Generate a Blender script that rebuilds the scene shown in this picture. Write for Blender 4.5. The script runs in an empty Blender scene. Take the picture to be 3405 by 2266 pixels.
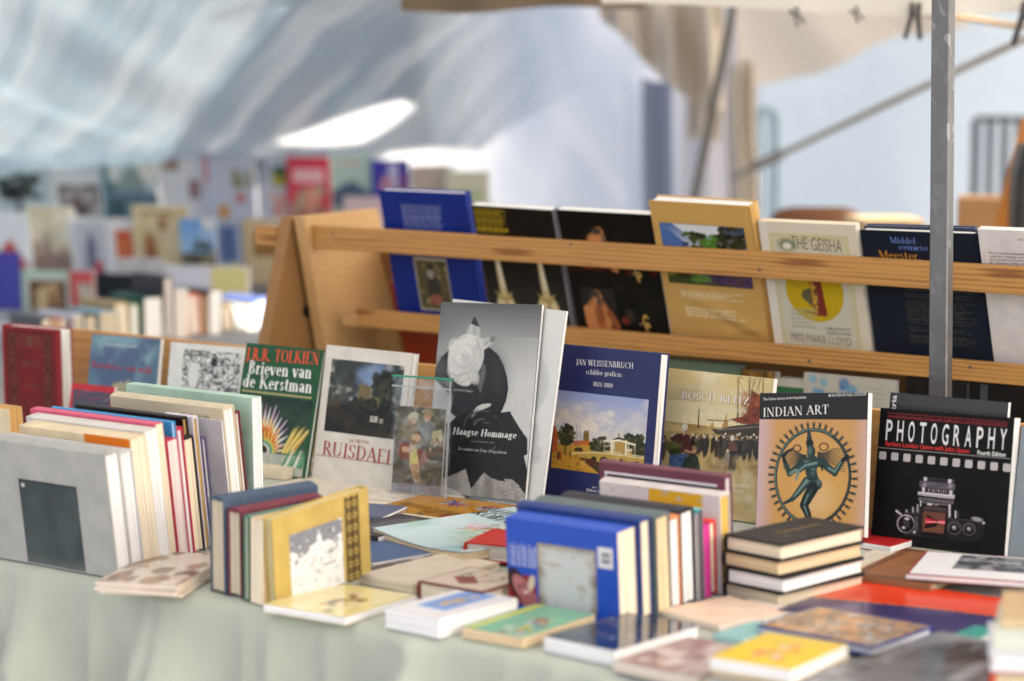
import bpy, bmesh, math, random, json
import numpy as np
from mathutils import Matrix, Vector
R = math.radians
rng = np.random.default_rng(7)
random.seed(7)
scene = bpy.context.scene
COL = scene.collection

# ------------------------------------------------------------------ camera, sky, sun, exposure
cam_d = bpy.data.cameras.new('camera'); cam = bpy.data.objects.new('camera', cam_d); COL.objects.link(cam)
cam_d.sensor_width = 36; cam_d.lens = 85.0; cam_d.clip_start = 0.05; cam_d.clip_end = 400
cam.location = (0, 0, 1.55); cam.rotation_euler = (R(90 - 7.0), 0, 0)
cam_d.dof.use_dof = True; cam_d.dof.focus_distance = 3.93; cam_d.dof.aperture_fstop = 2.3
scene.camera = cam
world = bpy.data.worlds.new('World'); scene.world = world; world.use_nodes = True
wn = world.node_tree; wn.nodes.clear()
sky = wn.nodes.new('ShaderNodeTexSky'); sky.sky_type = 'NISHITA'; sky.sun_disc = False
SUN_EL, SUN_AZ = 38.0, 118.0          # azimuth from +Y towards +X
sky.sun_elevation = R(SUN_EL); sky.sun_rotation = R(SUN_AZ); sky.air_density = 0.8; sky.dust_density = 5.0; sky.ozone_density = 0.0
bgn = wn.nodes.new('ShaderNodeBackground'); bgn.inputs['Strength'].default_value = 0.15
wo = wn.nodes.new('ShaderNodeOutputWorld'); wn.links.new(sky.outputs[0], bgn.inputs[0]); wn.links.new(bgn.outputs[0], wo.inputs[0])
sun_d = bpy.data.lights.new('sun', 'SUN'); sun = bpy.data.objects.new('sun', sun_d); COL.objects.link(sun)
sun_d.energy = 4.0; sun_d.angle = R(0.5); sun_d.color = (1, 0.95, 0.88)
_dir = Vector((math.sin(R(SUN_AZ)) * math.cos(R(SUN_EL)), math.cos(R(SUN_AZ)) * math.cos(R(SUN_EL)), math.sin(R(SUN_EL))))
sun.rotation_euler = _dir.to_track_quat('Z', 'Y').to_euler()
scene.view_settings.view_transform = 'Standard'; scene.view_settings.look = 'None'
scene.view_settings.exposure = 1.55; scene.view_settings.gamma = 1.0
scene.render.engine = 'CYCLES'
scene.cycles.use_denoising = True
scene.cycles.max_bounces = 7; scene.cycles.transparent_max_bounces = 12
scene.cycles.sample_clamp_indirect = 6

ZT = 0.78                              # height of the table top
YAW = 36.0                             # the stall runs back-left to front-right

# ------------------------------------------------------------------ colour and materials
def lin(c):
    c = np.asarray(c, float) / 255.0
    return np.where(c <= 0.04045, c / 12.92, ((c + 0.055) / 1.055) ** 2.4)
def new_mat(name):
    m = bpy.data.materials.new(name); m.use_nodes = True
    nt = m.node_tree; b = nt.nodes['Principled BSDF']; return m, nt, b
def nd(nt, t, **k):
    n = nt.nodes.new(t)
    for a, v in k.items(): setattr(n, a, v)
    return n
_cache = {}
def mottled(nt, b, col, scale=40, amt=0.12, src='Object', stretch=None):
    tc = nd(nt, 'ShaderNodeTexCoord'); mp = nd(nt, 'ShaderNodeMapping'); nz = nd(nt, 'ShaderNodeTexNoise')
    nt.links.new(tc.outputs[src], mp.inputs[0]); nt.links.new(mp.outputs[0], nz.inputs['Vector'])
    if stretch: mp.inputs['Scale'].default_value = stretch
    nz.inputs['Scale'].default_value = scale; nz.inputs['Detail'].default_value = 4
    rp = nd(nt, 'ShaderNodeValToRGB'); nt.links.new(nz.outputs[0], rp.inputs[0])
    c = np.asarray(col)
    rp.color_ramp.elements[0].position = 0.3; rp.color_ramp.elements[1].position = 0.7
    rp.color_ramp.elements[0].color = (*np.clip(c * (1 - amt), 0, 1), 1); rp.color_ramp.elements[1].color = (*np.clip(c * (1 + amt * .6) + amt * .01, 0, .95), 1)
    nt.links.new(rp.outputs[0], b.inputs['Base Color'])
    return nz, rp
def paper(rgb, rough=.42, amt=.12, spec=.3):
    k = ('paper', tuple(rgb), rough, amt, spec)
    if k in _cache: return _cache[k]
    m, nt, b = new_mat('cover_paper'); c = lin(rgb) * .95
    nz, rp = mottled(nt, b, c, 28, amt)
    rr = nd(nt, 'ShaderNodeMapRange'); rr.inputs['To Min'].default_value = rough - .06; rr.inputs['To Max'].default_value = rough + .1
    nt.links.new(nz.outputs[0], rr.inputs[0]); nt.links.new(rr.outputs[0], b.inputs['Roughness'])
    b.inputs['Specular IOR Level'].default_value = spec
    _cache[k] = m; return m
def linen(rgb):
    k = ('linen', tuple(rgb))
    if k in _cache: return _cache[k]
    m, nt, b = new_mat('book_cloth'); mottled(nt, b, lin(rgb) * .95, 60, .16); b.inputs['Roughness'].default_value = .75
    nz = nd(nt, 'ShaderNodeTexNoise'); nz.inputs['Scale'].default_value = 900; bp = nd(nt, 'ShaderNodeBump'); bp.inputs['Strength'].default_value = .25; bp.inputs['Distance'].default_value = .0006
    nt.links.new(nz.outputs[0], bp.inputs['Height']); nt.links.new(bp.outputs[0], b.inputs['Normal']); _cache[k] = m; return m
def pages(rgb):
    k = ('pages', tuple(rgb))
    if k in _cache: return _cache[k]
    m, nt, b = new_mat('paper_edges'); c = lin(rgb) * .97
    nz, rp = mottled(nt, b, c, 1.0, .3, 'Object', (4, 4, 520)); nz.inputs['Detail'].default_value = 3
    rp.color_ramp.elements[0].position = .36; rp.color_ramp.elements[1].position = .62
    bp = nd(nt, 'ShaderNodeBump'); bp.inputs['Strength'].default_value = .3; bp.inputs['Distance'].default_value = .0006
    nt.links.new(nz.outputs[0], bp.inputs['Height']); nt.links.new(bp.outputs[0], b.inputs['Normal'])
    b.inputs['Roughness'].default_value = .8; b.inputs['Specular IOR Level'].default_value = .2
    _cache[k] = m; return m
def ink(rgb):
    k = ('ink', tuple(rgb))
    if k in _cache: return _cache[k]
    m, nt, b = new_mat('printing_ink'); b.inputs['Base Color'].default_value = (*(lin(rgb) * .97), 1); b.inputs['Roughness'].default_value = .45
    _cache[k] = m; return m
def printed(rough=.35, spec=.4):
    k = ('print', rough, spec)
    if k in _cache: return _cache[k]
    m, nt, b = new_mat('colour_print'); a = nd(nt, 'ShaderNodeAttribute'); a.attribute_name = 'print'
    nt.links.new(a.outputs['Color'], b.inputs['Base Color']); b.inputs['Roughness'].default_value = rough; b.inputs['Specular IOR Level'].default_value = spec
    _cache[k] = m; return m
def wood(name, dark, light, scale=1.0, rough=.5, knots=False):
    m, nt, b = new_mat(name)
    tc = nd(nt, 'ShaderNodeTexCoord'); mp = nd(nt, 'ShaderNodeMapping'); mp.inputs['Scale'].default_value = (3.2 * scale, 38 * scale, 38 * scale)
    nt.links.new(tc.outputs['Object'], mp.inputs[0])
    nz = nd(nt, 'ShaderNodeTexNoise'); nz.inputs['Scale'].default_value = 1.0; nz.inputs['Detail'].default_value = 5; nz.inputs['Distortion'].default_value = 1.2
    nt.links.new(mp.outputs[0], nz.inputs['Vector'])
    wv = nd(nt, 'ShaderNodeTexWave'); wv.wave_type = 'BANDS'; wv.bands_direction = 'Z'; wv.inputs['Scale'].default_value = .55; wv.inputs['Distortion'].default_value = 7; wv.inputs['Detail'].default_value = 3; wv.inputs['Detail Scale'].default_value = .6
    nt.links.new(mp.outputs[0], wv.inputs['Vector'])
    mx = nd(nt, 'ShaderNodeMath', operation='MULTIPLY_ADD'); nt.links.new(wv.outputs[1], mx.inputs[0]); mx.inputs[1].default_value = .38
    m2 = nd(nt, 'ShaderNodeMath', operation='MULTIPLY'); nt.links.new(nz.outputs[0], m2.inputs[0]); m2.inputs[1].default_value = .75; nt.links.new(m2.outputs[0], mx.inputs[2])
    fac = mx.outputs[0]
    if knots:
        mp2 = nd(nt, 'ShaderNodeMapping'); mp2.inputs['Scale'].default_value = (1.9, 11, 11); nt.links.new(tc.outputs['Object'], mp2.inputs[0])
        vo = nd(nt, 'ShaderNodeTexVoronoi'); vo.inputs['Scale'].default_value = 1.6; nt.links.new(mp2.outputs[0], vo.inputs['Vector'])
        kr = nd(nt, 'ShaderNodeMapRange'); kr.inputs['From Min'].default_value = .05; kr.inputs['From Max'].default_value = .2; kr.inputs['To Min'].default_value = -.7; kr.inputs['To Max'].default_value = 0
        nt.links.new(vo.outputs['Distance'], kr.inputs[0]); ad = nd(nt, 'ShaderNodeMath', operation='ADD'); nt.links.new(mx.outputs[0], ad.inputs[0]); nt.links.new(kr.outputs[0], ad.inputs[1]); fac = ad.outputs[0]
    rp = nd(nt, 'ShaderNodeValToRGB'); nt.links.new(fac, rp.inputs[0])
    e = rp.color_ramp.elements; e[0].position = .12; e[0].color = (*lin(dark), 1); e[1].position = .62; e[1].color = (*lin(light), 1)
    nt.links.new(rp.outputs[0], b.inputs['Base Color']); b.inputs['Roughness'].default_value = rough
    bp = nd(nt, 'ShaderNodeBump'); bp.inputs['Strength'].default_value = .2; bp.inputs['Distance'].default_value = .001; nt.links.new(nz.outputs[0], bp.inputs['Height']); nt.links.new(bp.outputs[0], b.inputs['Normal'])
    return m
def plain(name, rgb, rough=.5, metal=0, amt=.1, scale=20, stretch=None, bump=0):
    m, nt, b = new_mat(name); nz, rp = mottled(nt, b, lin(rgb), scale, amt, 'Object', stretch); b.inputs['Roughness'].default_value = rough; b.inputs['Metallic'].default_value = metal
    if bump:
        bp = nd(nt, 'ShaderNodeBump'); bp.inputs['Strength'].default_value = .5; bp.inputs['Distance'].default_value = bump; nt.links.new(nz.outputs[0], bp.inputs['Height']); nt.links.new(bp.outputs[0], b.inputs['Normal'])
    return m
def sheet_mat(name, rgb, trans=.5, clear=0., gloss=0., rough=.6, wr=None):
    """cloth or plastic film: diffuse + light let through + a clear share + sheen"""
    m, nt, b = new_mat(name); nt.nodes.remove(b); out = nt.nodes['Material Output']; c = (*lin(rgb), 1)
    d = nd(nt, 'ShaderNodeBsdfDiffuse'); d.inputs[0].default_value = c; t = nd(nt, 'ShaderNodeBsdfTranslucent'); t.inputs[0].default_value = c
    mx = nd(nt, 'ShaderNodeMixShader'); mx.inputs[0].default_value = trans; nt.links.new(d.outputs[0], mx.inputs[1]); nt.links.new(t.outputs[0], mx.inputs[2]); cur = mx
    nrm = None; nzv = None
    if wr:
        tc = nd(nt, 'ShaderNodeTexCoord'); mr_ = nd(nt, 'ShaderNodeMapping'); mp = nd(nt, 'ShaderNodeMapping'); mp.inputs['Scale'].default_value = wr[0]; mr_.inputs['Rotation'].default_value = wr[2] if len(wr) > 2 else (0, 0, 0)
        nz = nd(nt, 'ShaderNodeTexNoise'); nz.inputs['Scale'].default_value = 1; nz.inputs['Detail'].default_value = 3; nz.inputs['Distortion'].default_value = .4
        nt.links.new(tc.outputs['Object'], mr_.inputs[0]); nt.links.new(mr_.outputs[0], mp.inputs[0]); nt.links.new(mp.outputs[0], nz.inputs['Vector'])
        bp = nd(nt, 'ShaderNodeBump'); bp.inputs['Strength'].default_value = 1; bp.inputs['Distance'].default_value = wr[1]; nt.links.new(nz.outputs[0], bp.inputs['Height'])
        nrm = bp; nzv = nz; nt.links.new(bp.outputs[0], d.inputs['Normal']); nt.links.new(bp.outputs[0], t.inputs['Normal'])
    if clear:
        tp = nd(nt, 'ShaderNodeBsdfTransparent'); m2 = nd(nt, 'ShaderNodeMixShader'); m2.inputs[0].default_value = clear; nt.links.new(cur.outputs[0], m2.inputs[1]); nt.links.new(tp.outputs[0], m2.inputs[2]); cur = m2
        if nzv:
            mg = nd(nt, 'ShaderNodeMapRange'); mg.inputs['From Min'].default_value = .42; mg.inputs['From Max'].default_value = .72; mg.inputs['To Min'].default_value = clear * .35; mg.inputs['To Max'].default_value = min(.8, clear * 1.9); nt.links.new(nzv.outputs[0], mg.inputs[0]); nt.links.new(mg.outputs[0], m2.inputs[0])
    if gloss:
        g = nd(nt, 'ShaderNodeBsdfGlossy'); g.inputs['Roughness'].default_value = rough; m3 = nd(nt, 'ShaderNodeMixShader'); m3.inputs[0].default_value = gloss
        if nrm: nt.links.new(nrm.outputs[0], g.inputs['Normal'])
        nt.links.new(cur.outputs[0], m3.inputs[1]); nt.links.new(g.outputs[0], m3.inputs[2]); cur = m3
    nt.links.new(cur.outputs[0], out.inputs[0]); return m

# ------------------------------------------------------------------ mesh helpers
class MB:
    def __init__(s): s.v = []; s.f = []; s.mi = []
    def add(s, vs, fs, mi=0):
        o = len(s.v); s.v += [tuple(p) for p in vs]; s.f += [tuple(i + o for i in f) for f in fs]; s.mi += [mi] * len(fs)
    def box(s, x0, x1, y0, y1, z0, z1, mi=0):
        s.add([(x0, y0, z0), (x1, y0, z0), (x1, y1, z0), (x0, y1, z0), (x0, y0, z1), (x1, y0, z1), (x1, y1, z1), (x0, y1, z1)],
              [(0, 3, 2, 1), (4, 5, 6, 7), (0, 1, 5, 4), (1, 2, 6, 5), (2, 3, 7, 6), (3, 0, 4, 7)], mi)
    def prism(s, pts, z0, z1, mi=0, axis=2):
        """polygon in two axes pushed along the third"""
        n = len(pts)
        def P(p, z): return (p[0], p[1], z) if axis == 2 else ((z, p[0], p[1]) if axis == 0 else (p[0], z, p[1]))
        s.add([P(p, z0) for p in pts] + [P(p, z1) for p in pts], [tuple(range(n))[::-1], tuple(range(n, 2 * n))] + [(i, (i + 1) % n, n + (i + 1) % n, n + i) for i in range(n)], mi)
    def tube(s, pts, r, n=10, mi=0):
        pts = [Vector(p) for p in pts]; rs = r if isinstance(r, (list, tuple)) else [r] * len(pts); rings = []
        for i, p in enumerate(pts):
            d = (pts[min(i + 1, len(pts) - 1)] - pts[max(i - 1, 0)]).normalized(); a = d.orthogonal().normalized() if i == 0 else (a - d * a.dot(d)).normalized(); b = d.cross(a)
            rings.append([p + (a * math.cos(t) + b * math.sin(t)) * rs[i] for t in [2 * math.pi * k / n for k in range(n)]])
        vs = [q for r_ in rings for q in r_]; fs = []
        for i in range(len(pts) - 1):
            for k in range(n): fs.append((i * n + k, i * n + (k + 1) % n, (i + 1) * n + (k + 1) % n, (i + 1) * n + k))
        fs += [tuple(range(n))[::-1], tuple(range((len(pts) - 1) * n, len(pts) * n))]; s.add(vs, fs, mi)
    def grid(s, fn, nu, nv, mi=0):
        vs = [fn(i / nu, j / nv) for j in range(nv + 1) for i in range(nu + 1)]; w = nu + 1
        s.add(vs, [(j * w + i, j * w + i + 1, (j + 1) * w + i + 1, (j + 1) * w + i) for j in range(nv) for i in range(nu)], mi)
    def build(s, name, mats, parent=None, smooth=False, bevel=0, matrix=None):
        me = bpy.data.meshes.new(name); me.from_pydata(s.v, [], s.f)
        for m in (mats if isinstance(mats, (list, tuple)) else [mats]): me.materials.append(m)
        if any(s.mi): me.polygons.foreach_set('material_index', s.mi)
        if smooth: me.polygons.foreach_set('use_smooth', [True] * len(s.f))
        me.update(); o = bpy.data.objects.new(name, me); COL.objects.link(o)
        if parent: o.parent = parent
        if matrix is not None: o.matrix_world = matrix
        if bevel:
            bv = o.modifiers.new('edge', 'BEVEL'); bv.width = bevel; bv.segments = 2; bv.limit_method = 'ANGLE'; bv.angle_limit = R(40)
        return o
def tag(o, label, cat, group=None, kind=None):
    if label: o['label'] = label
    if cat: o['category'] = cat
    if group: o['group'] = group
    if kind: o['kind'] = kind
    return o
def empty(name, matrix, label, cat, group=None):
    o = bpy.data.objects.new(name, None); o.empty_display_size = .05; COL.objects.link(o); o.matrix_world = matrix; return tag(o, label, cat, group)
def struct(o): o['kind'] = 'structure'; return o

# ------------------------------------------------------------------ lettering: a small drawn serif and the built-in sans
G = {}
def _g(ch, adv, *st): G[ch] = (adv, st)
_g('A', .76, ('t', .05, 0, .36, 1), ('T', .35, 1, .68, 0), ('h', .15, .56, .33), ('s', .06, 0), ('s', .67, 0))
_g('B', .68, ('V', .16, 0, 1, 'bt'), ('O', .28, .755, .26, .245, -90, 90), ('O', .28, .26, .34, .265, -90, 90), ('h', .16, .3, .975), ('h', .16, .3, .51), ('h', .16, .3, .025))
_g('C', .8, ('O', .44, .5, .4, .5, 48, 312), ('v', .72, .66, .98, ''))
_g('D', .82, ('V', .16, 0, 1, 'bt'), ('O', .3, .5, .46, .5, -90, 90), ('h', .1, .32, .975), ('h', .1, .32, .025))
_g('E', .66, ('V', .16, 0, 1, 'bt'), ('h', .16, .58, .975), ('h', .16, .46, .52), ('h', .16, .6, .025), ('v', .58, .78, .98, ''), ('v', .6, 0, .24, ''))
_g('F', .62, ('V', .16, 0, 1, 'bt'), ('h', .16, .58, .975), ('h', .16, .46, .52), ('v', .58, .78, .98, ''))
_g('G', .86, ('O', .44, .5, .4, .5, 48, 312), ('v', .72, .66, .98, ''), ('V', .72, .05, .44, 't'))
_g('H', .84, ('V', .16, 0, 1, 'bt'), ('V', .68, 0, 1, 'bt'), ('h', .16, .68, .52))
_g('I', .36, ('V', .18, 0, 1, 'bt'))
_g('J', .42, ('V', .26, .02, 1, 't'), ('O', .12, .0, .19, .2, -120, 0))
_g('K', .8, ('V', .16, 0, 1, 'bt'), ('t', .2, .42, .64, 1), ('T', .32, .56, .72, 0), ('s', .72, 0), ('s', .62, 1))
_g('L', .62, ('V', .16, 0, 1, 'bt'), ('h', .16, .56, .025), ('v', .57, 0, .28, ''))
_g('M', .98, ('v', .12, 0, 1, 'bt'), ('T', .14, 1, .47, 0), ('t', .47, 0, .8, 1), ('V', .82, 0, 1, 'bt'))
_g('N', .84, ('v', .13, 0, 1, 'bt'), ('T', .13, 1, .69, 0), ('v', .69, 0, 1, 't'))
_g('O', .86, ('O', .43, .5, .4, .5, 0, 360))
_g('P', .64, ('V', .16, 0, 1, 'bt'), ('O', .28, .73, .3, .27, -90, 90), ('h', .16, .3, .975), ('h', .16, .3, .49))
_g('R', .74, ('V', .16, 0, 1, 'bt'), ('O', .28, .73, .3, .27, -90, 90), ('h', .16, .3, .975), ('h', .16, .3, .49), ('T', .34, .48, .68, 0), ('s', .69, 0))
_g('S', .58, ('O', .29, .735, .23, .265, 25, 270), ('O', .27, .255, .25, .255, -155, 90), ('v', .5, .72, .97, ''), ('v', .05, .03, .3, ''))
_g('T', .7, ('V', .35, 0, 1, 'b'), ('h', .04, .66, .975), ('v', .05, .74, 1, ''), ('v', .65, .74, 1, ''))
_g('U', .82, ('V', .16, .3, 1, 't'), ('O', .4, .3, .31, .3, 180, 360), ('v', .66, .3, 1, 't'))
_g('V', .74, ('T', .06, 1, .37, 0), ('t', .37, 0, .66, 1), ('s', .08, 1), ('s', .64, 1))
_g('W', 1.04, ('T', .06, 1, .3, 0), ('t', .3, 0, .52, 1), ('T', .5, 1, .75, 0), ('t', .75, 0, .96, 1), ('s', .08, 1), ('s', .95, 1))
_g('Y', .74, ('T', .06, 1, .37, .46), ('t', .37, .46, .66, 1), ('V', .37, 0, .48, 'b'), ('s', .08, 1), ('s', .64, 1))
_g('Z', .66, ('h', .06, .58, .975), ('T', .55, .97, .1, .03), ('h', .05, .6, .025), ('v', .06, .76, 1, ''), ('v', .6, 0, .24, ''))
_g('a', .54, ('V', .4, .02, .5, ''), ('O', .24, .49, .2, .17, 0, 165), ('O', .23, .2, .2, .2, 0, 360), ('h', .38, .52, .025))
_g('b', .58, ('V', .14, 0, 1, 't'), ('O', .3, .33, .24, .33, 0, 360))
_g('c', .5, ('O', .28, .33, .24, .33, 50, 315))
_g('d', .6, ('O', .27, .33, .24, .33, 0, 360), ('V', .45, 0, 1, 't'), ('h', .42, .58, .025))
_g('e', .52, ('O', .28, .33, .24, .33, 0, 318), ('h', .06, .5, .36))
_g('f', .36, ('V', .16, 0, .8, 'b'), ('O', .29, .79, .21, .21, 40, 180), ('h', .03, .36, .63))
_g('g', .56, ('O', .26, .4, .21, .26, 0, 360), ('O', .27, -.08, .24, .2, 0, 360), ('h', .4, .56, .62))
_g('h', .62, ('V', .14, 0, 1, 'bt'), ('O', .3, .4, .24, .26, 0, 150), ('V', .46, 0, .42, 'b'))
_g('i', .28, ('V', .14, 0, .64, 'bt'), ('.', .14, .86))
_g('k', .58, ('V', .14, 0, 1, 'bt'), ('t', .18, .28, .46, .64), ('T', .26, .38, .5, 0), ('s', .51, 0), ('s', .45, .64))
_g('l', .28, ('V', .14, 0, 1, 'bt'))
_g('m', .88, ('V', .14, 0, .64, 'bt'), ('O', .28, .4, .22, .26, 0, 150), ('V', .43, 0, .42, 'b'), ('O', .58, .4, .22, .26, 0, 150), ('V', .73, 0, .42, 'b'))
_g('n', .6, ('V', .14, 0, .64, 'bt'), ('O', .3, .4, .24, .26, 0, 150), ('V', .46, 0, .42, 'b'))
_g('o', .56, ('O', .28, .33, .25, .33, 0, 360))
_g('r', .44, ('V', .14, 0, .64, 'bt'), ('O', .32, .42, .19, .23, 45, 165))
_g('s', .42, ('O', .21, .49, .16, .17, 25, 270), ('O', .2, .17, .18, .17, -155, 90))
_g('t', .36, ('V', .16, .14, .86, ''), ('O', .28, .15, .2, .15, 180, 310), ('h', .02, .34, .63))
_g('u', .62, ('V', .14, .2, .64, 't'), ('O', .3, .21, .24, .21, 190, 360), ('V', .46, 0, .64, 't'), ('h', .44, .6, .025))
_g('v', .54, ('T', .05, .64, .27, 0), ('t', .27, 0, .48, .64), ('s', .07, .64), ('s', .46, .64))
_g('w', .78, ('T', .05, .64, .24, 0), ('t', .24, 0, .4, .64), ('T', .38, .64, .56, 0), ('t', .56, 0, .72, .64), ('s', .07, .64), ('s', .71, .64))
_g('0', .54, ('O', .27, .5, .24, .5, 0, 360)); _g('1', .42, ('V', .22, 0, 1, 'b'), ('t', .08, .84, .2, .98))
_g('2', .54, ('O', .26, .73, .23, .27, -20, 165), ('T', .44, .64, .1, .06), ('h', .05, .5, .035), ('v', .5, 0, .2, ''))
_g('4', .54, ('V', .36, 0, 1, ''), ('t', .03, .3, .34, 1), ('h', .03, .52, .28)); _g('5', .52, ('O', .24, .3, .24, .3, -150, 130), ('v', .12, .5, 1, ''), ('h', .12, .46, .96)); _g('6', .54, ('O', .27, .3, .24, .3, 0, 360), ('O', .34, .45, .31, .55, 90, 185))
_g('8', .54, ('O', .27, .75, .21, .25, 0, 360), ('O', .27, .27, .25, .275, 0, 360)); _g('9', .54, ('O', .27, .7, .24, .3, 0, 360), ('O', .2, .55, .31, .55, -90, 5))
_g('-', .36, ('h', .04, .32, .36)); _g('.', .26, ('.', .12, .06)); _g(' ', .34)
def serif_poly(txt, W=.15, th=.05):
    out = []; x = 0
    def q(*p): out.append([(x + a, b) for a, b in p])
    for ch in txt:
        adv, st = G.get(ch, G['-'])
        for s in st:
            k = s[0]
            if k in 'Vv':
                w = (W if k == 'V' else th) / 2; _, cx, y0, y1, sf = s; q((cx - w, y0), (cx + w, y0), (cx + w, y1), (cx - w, y1))
                for e, yy in (('b', y0), ('t', y1)):
                    if e in sf: h = th * .9; a, b_ = (yy, yy + h) if e == 'b' else (yy - h, yy); q((cx - w - .07, a), (cx + w + .07, a), (cx + w + .07, b_), (cx - w - .07, b_))
            elif k in 'Tt':
                w = (W if k == 'T' else th * 1.2) / 2; _, x0, y0, x1, y1 = s; w *= 1.12; q((x0 - w, y0), (x0 + w, y0), (x1 + w, y1), (x1 - w, y1)) if y0 < y1 else q((x1 - w, y1), (x1 + w, y1), (x0 + w, y0), (x0 - w, y0))
            elif k == 'h': _, x0, x1, yy = s; q((x0, yy - th / 2), (x1, yy - th / 2), (x1, yy + th / 2), (x0, yy + th / 2))
            elif k == 's': _, cx, yy = s; a, b_ = (0, th * .9) if yy < .3 else (yy - th * .9, yy); q((cx - .13, a), (cx + .13, a), (cx + .13, b_), (cx - .13, b_))
            elif k == '.': _, cx, cy = s; q(*[(cx + .085 * math.cos(t), cy + .085 * math.sin(t)) for t in [2 * math.pi * i / 8 for i in range(8)]])
            elif k == 'O':
                _, cx, cy, rx, ry, a0, a1 = s; n = max(4, int(abs(a1 - a0) / 18)); pr = None
                for i in range(n + 1):
                    a = R(a0 + (a1 - a0) * i / n); c, sn = math.cos(a), math.sin(a); tk = th + (W - th) * abs(c)
                    o_ = (cx + rx * c, cy + ry * sn); i_ = (cx + (rx - tk) * c, cy + (ry - max(th, tk * .6)) * sn)
                    if pr: q(pr[0], o_, i_, pr[1])
                    pr = (o_, i_)
        x += adv + .05
    return out, x - .05
_fc = {}
def sans_geo(txt, bold):
    k = (txt, bold)
    if k not in _fc:
        cu = bpy.data.curves.new('lettering', 'FONT'); cu.body = txt; cu.size = 1; cu.offset = .012 if bold > 0 else (-.016 if bold < 0 else 0.0); cu.resolution_u = 3; o = bpy.data.objects.new('lettering', cu); COL.objects.link(o)
        dg = bpy.context.evaluated_depsgraph_get(); me = o.evaluated_get(dg).to_mesh(); v = np.array([p.co[:2] for p in me.vertices]); f = [tuple(p.vertices) for p in me.polygons]
        o.evaluated_get(dg).to_mesh_clear(); COL.objects.unlink(o); bpy.data.objects.remove(o); bpy.data.curves.remove(cu); _fc[k] = (v, f)
    return _fc[k]
CAPH = None
def lettering(mb, spec, z, mi=0, shift=(0, 0)):
    global CAPH
    s, x0, y0, x1, y1, cap, font, col, ital, bold = spec
    L = math.hypot(x1 - x0, y1 - y0); ex = ((x1 - x0) / L, (y1 - y0) / L); ey = (-ex[1], ex[0])
    def M(px, py, dz): px += ital * py; return (x0 + shift[0] + ex[0] * px + ey[0] * py, y0 + shift[1] + ex[1] * px + ey[1] * py, z + dz)
    if font == 'S':
        ps, wd = serif_poly(s, .175 if bold else .13, .05 if bold else .04); kx = L / wd
        for i, p in enumerate(ps): mb.add([M(a * kx, b * cap, (i % 9) * 2.2e-5) for a, b in p], [tuple(range(len(p)))], mi)
    else:
        if CAPH is None: CAPH = sans_geo('H', 0)[0][:, 1].max()
        if font == 'P':      # single tall letters spread over the width
            n = len(s); cw = L / (n - .35)
            for i, c in enumerate(s):
                v, f = sans_geo(c, 1); w0, w1 = v[:, 0].min(), v[:, 0].max(); kx = cw * .56 / (w1 - w0); ky = cap / CAPH
                mb.add([M((a - w0) * kx + i * cw, b * ky, 0) for a, b in v], f, mi)
            return
        v, f = sans_geo(s, bold); w0, w1 = v[:, 0].min(), v[:, 0].max(); kx = L / (w1 - w0); ky = cap / CAPH
        mb.add([M((a - w0) * kx, b * ky, 0) for a, b in v], f, mi)

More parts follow.
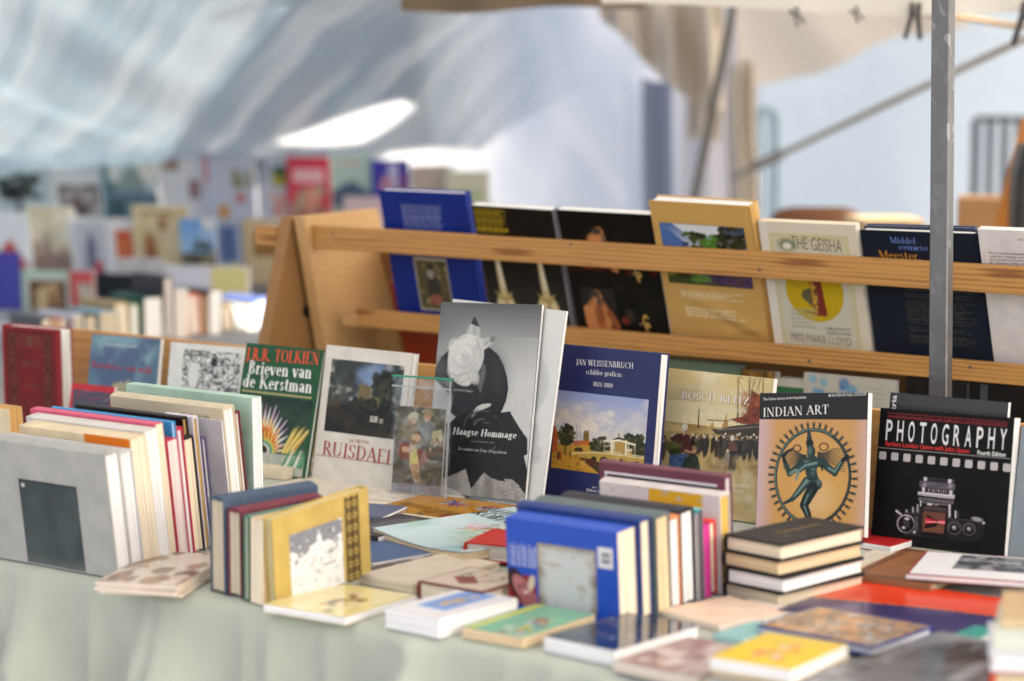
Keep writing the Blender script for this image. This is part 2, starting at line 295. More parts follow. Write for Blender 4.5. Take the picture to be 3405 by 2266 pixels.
# ------------------------------------------------------------------ the painter for printed pictures
def vnoise(X, Y, s, seed):
    r = np.random.default_rng(seed); g = r.random((64, 64)); x = X * s; y = Y * s; xi = np.floor(x).astype(int); yi = np.floor(y).astype(int); fx = x - xi; fy = y - yi
    fx = fx * fx * (3 - 2 * fx); fy = fy * fy * (3 - 2 * fy); A = lambda a, b: g[b % 64, a % 64]
    return (A(xi, yi) * (1 - fx) + A(xi + 1, yi) * fx) * (1 - fy) + (A(xi, yi + 1) * (1 - fx) + A(xi + 1, yi + 1) * fx) * fy
class Art:
    def __init__(s, w, h, col, seed=1):
        s.w, s.h = w, h; s.X, s.Y = np.meshgrid(np.linspace(0, 1, w), np.linspace(0, 1, h)); s.asp = 1.0; s.a = np.ones((h, w, 3)) * lin(col); s.seed = seed; s.r = random.Random(seed)
    def nz(s, sc=6, seed=None, oct=3, sx=1, sy=1):
        o = 0; t = 0
        for i in range(oct): o = o + vnoise(s.X * sx, s.Y * sy, sc * 2 ** i, (seed or s.seed) + i) / 2 ** i; t += 1 / 2 ** i
        return o / t
    def mix(s, m, col):
        c = lin(col) if not isinstance(col, np.ndarray) else col; m = np.clip(m, 0, 1)[..., None]; s.a = s.a * (1 - m) + c * m; return s
    def grad(s, top, bot, y0=0, y1=1):
        t = np.clip((s.Y - y0) / (y1 - y0), 0, 1)[..., None]; m = (s.Y >= y0) & (s.Y <= y1); g = lin(top) * t + lin(bot) * (1 - t); s.a[m] = g[m]; return s
    def ell(s, cx, cy, rx, ry, col, soft=.08, rot=0, al=1):
        c, sn = math.cos(R(rot)), math.sin(R(rot)); dx = s.X - cx; dy = s.Y - cy; d = np.sqrt(((dx * c + dy * sn) / rx) ** 2 + ((-dx * sn + dy * c) / ry) ** 2); return s.mix(np.clip((1 - d) / max(soft, 1e-3) + .5, 0, 1) * al, col)
    def ring(s, cx, cy, rx, ry, th, col, a0=None, a1=None):
        d = np.sqrt(((s.X - cx) / rx) ** 2 + ((s.Y - cy) / ry) ** 2); m = np.clip((th - np.abs(d - 1)) / (th * .4), 0, 1)
        if a0 is not None: an = np.degrees(np.arctan2((s.Y - cy) / ry, (s.X - cx) / rx)) % 360; m = m * ((an >= a0) & (an <= a1))
        return s.mix(m, col)
    def rect(s, x0, y0, x1, y1, col, al=1): return s.mix(((s.X >= x0) & (s.X <= x1) & (s.Y >= y0) & (s.Y <= y1)) * al * 1.0, col)
    def poly(s, pts, col, al=1):
        ins = np.zeros_like(s.X, bool); n = len(pts)
        for i in range(n):
            (xa, ya), (xb, yb) = pts[i], pts[(i + 1) % n]
            if ya == yb: continue
            ins ^= ((ya > s.Y) != (yb > s.Y)) & (s.X < (xb - xa) * (s.Y - ya) / (yb - ya) + xa)
        return s.mix(ins * al * 1.0, col)
    def seg(s, p, q, r0, r1, col, al=1):
        k = s.asp; px, py = p; qx, qy = q; dx = (qx - px); dy = (qy - py) * k; t = np.clip(((s.X - px) * dx + (s.Y - py) * k * dy) / (dx * dx + dy * dy + 1e-9), 0, 1)
        d = np.hypot(s.X - px - t * dx, (s.Y - py) * k - t * dy); r = r0 + (r1 - r0) * t; return s.mix(np.clip((r - d) / .006 + .5, 0, 1) * al, col)
    def path(s, pts, r0, r1, col):
        n = len(pts) - 1
        for i in range(n): s.seg(pts[i], pts[i + 1], r0 + (r1 - r0) * i / n, r0 + (r1 - r0) * (i + 1) / n, col)
        return s
    def blobs(s, n, x0, y0, x1, y1, r0, r1, cols, al=1, sq=1, soft=.4):
        for i in range(n): rr = s.r.uniform(r0, r1); s.ell(s.r.uniform(x0, x1), s.r.uniform(y0, y1), rr, rr * sq, s.r.choice(cols), soft, s.r.uniform(-30, 30), al)
        return s
    def cloud(s, cols, y0, y1, sc=4, lo=.5, hi=.75, sx=1):
        m = np.clip((s.nz(sc, sx=sx) - lo) / (hi - lo), 0, 1) * (s.Y >= y0) * (s.Y <= y1); return s.mix(m, cols)
    def person(s, x, y, h, top, bot, head=(190, 150, 120), cap=None):
        s.ell(x, y + h * .28, h * .11, h * .3, bot, .3); s.ell(x, y + h * .62, h * .1, h * .2, top, .3); s.ell(x, y + h * .88, h * .055, h * .07, head, .3)
        if cap: s.ell(x, y + h * .92, h * .06, h * .06, cap, .3)
        return s

def _lines(s, x0, y0, x1, y1, n, col, al=1, vert=False, ragged=.25, fill=.55):
    A, B = (s.X, s.Y) if not vert else (s.Y, s.X)
    if vert: x0, y0, x1, y1 = y0, x0, y1, x1
    for i in range(n):
        ya = y1 - (y1 - y0) * (i + .15) / n; yb = y1 - (y1 - y0) * (i + .15 + fill) / n; e = x1 - (x1 - x0) * ragged * s.r.random(); x = x0
        while x < e:
            w = s.r.uniform(.03, .11) * (x1 - x0) * 2; s.mix(((A >= x) & (A <= min(x + w, e)) & (B <= ya) & (B >= yb)) * al * 1.0, col); x += w + .012 * (x1 - x0) * 2
    return s
Art.lines = _lines

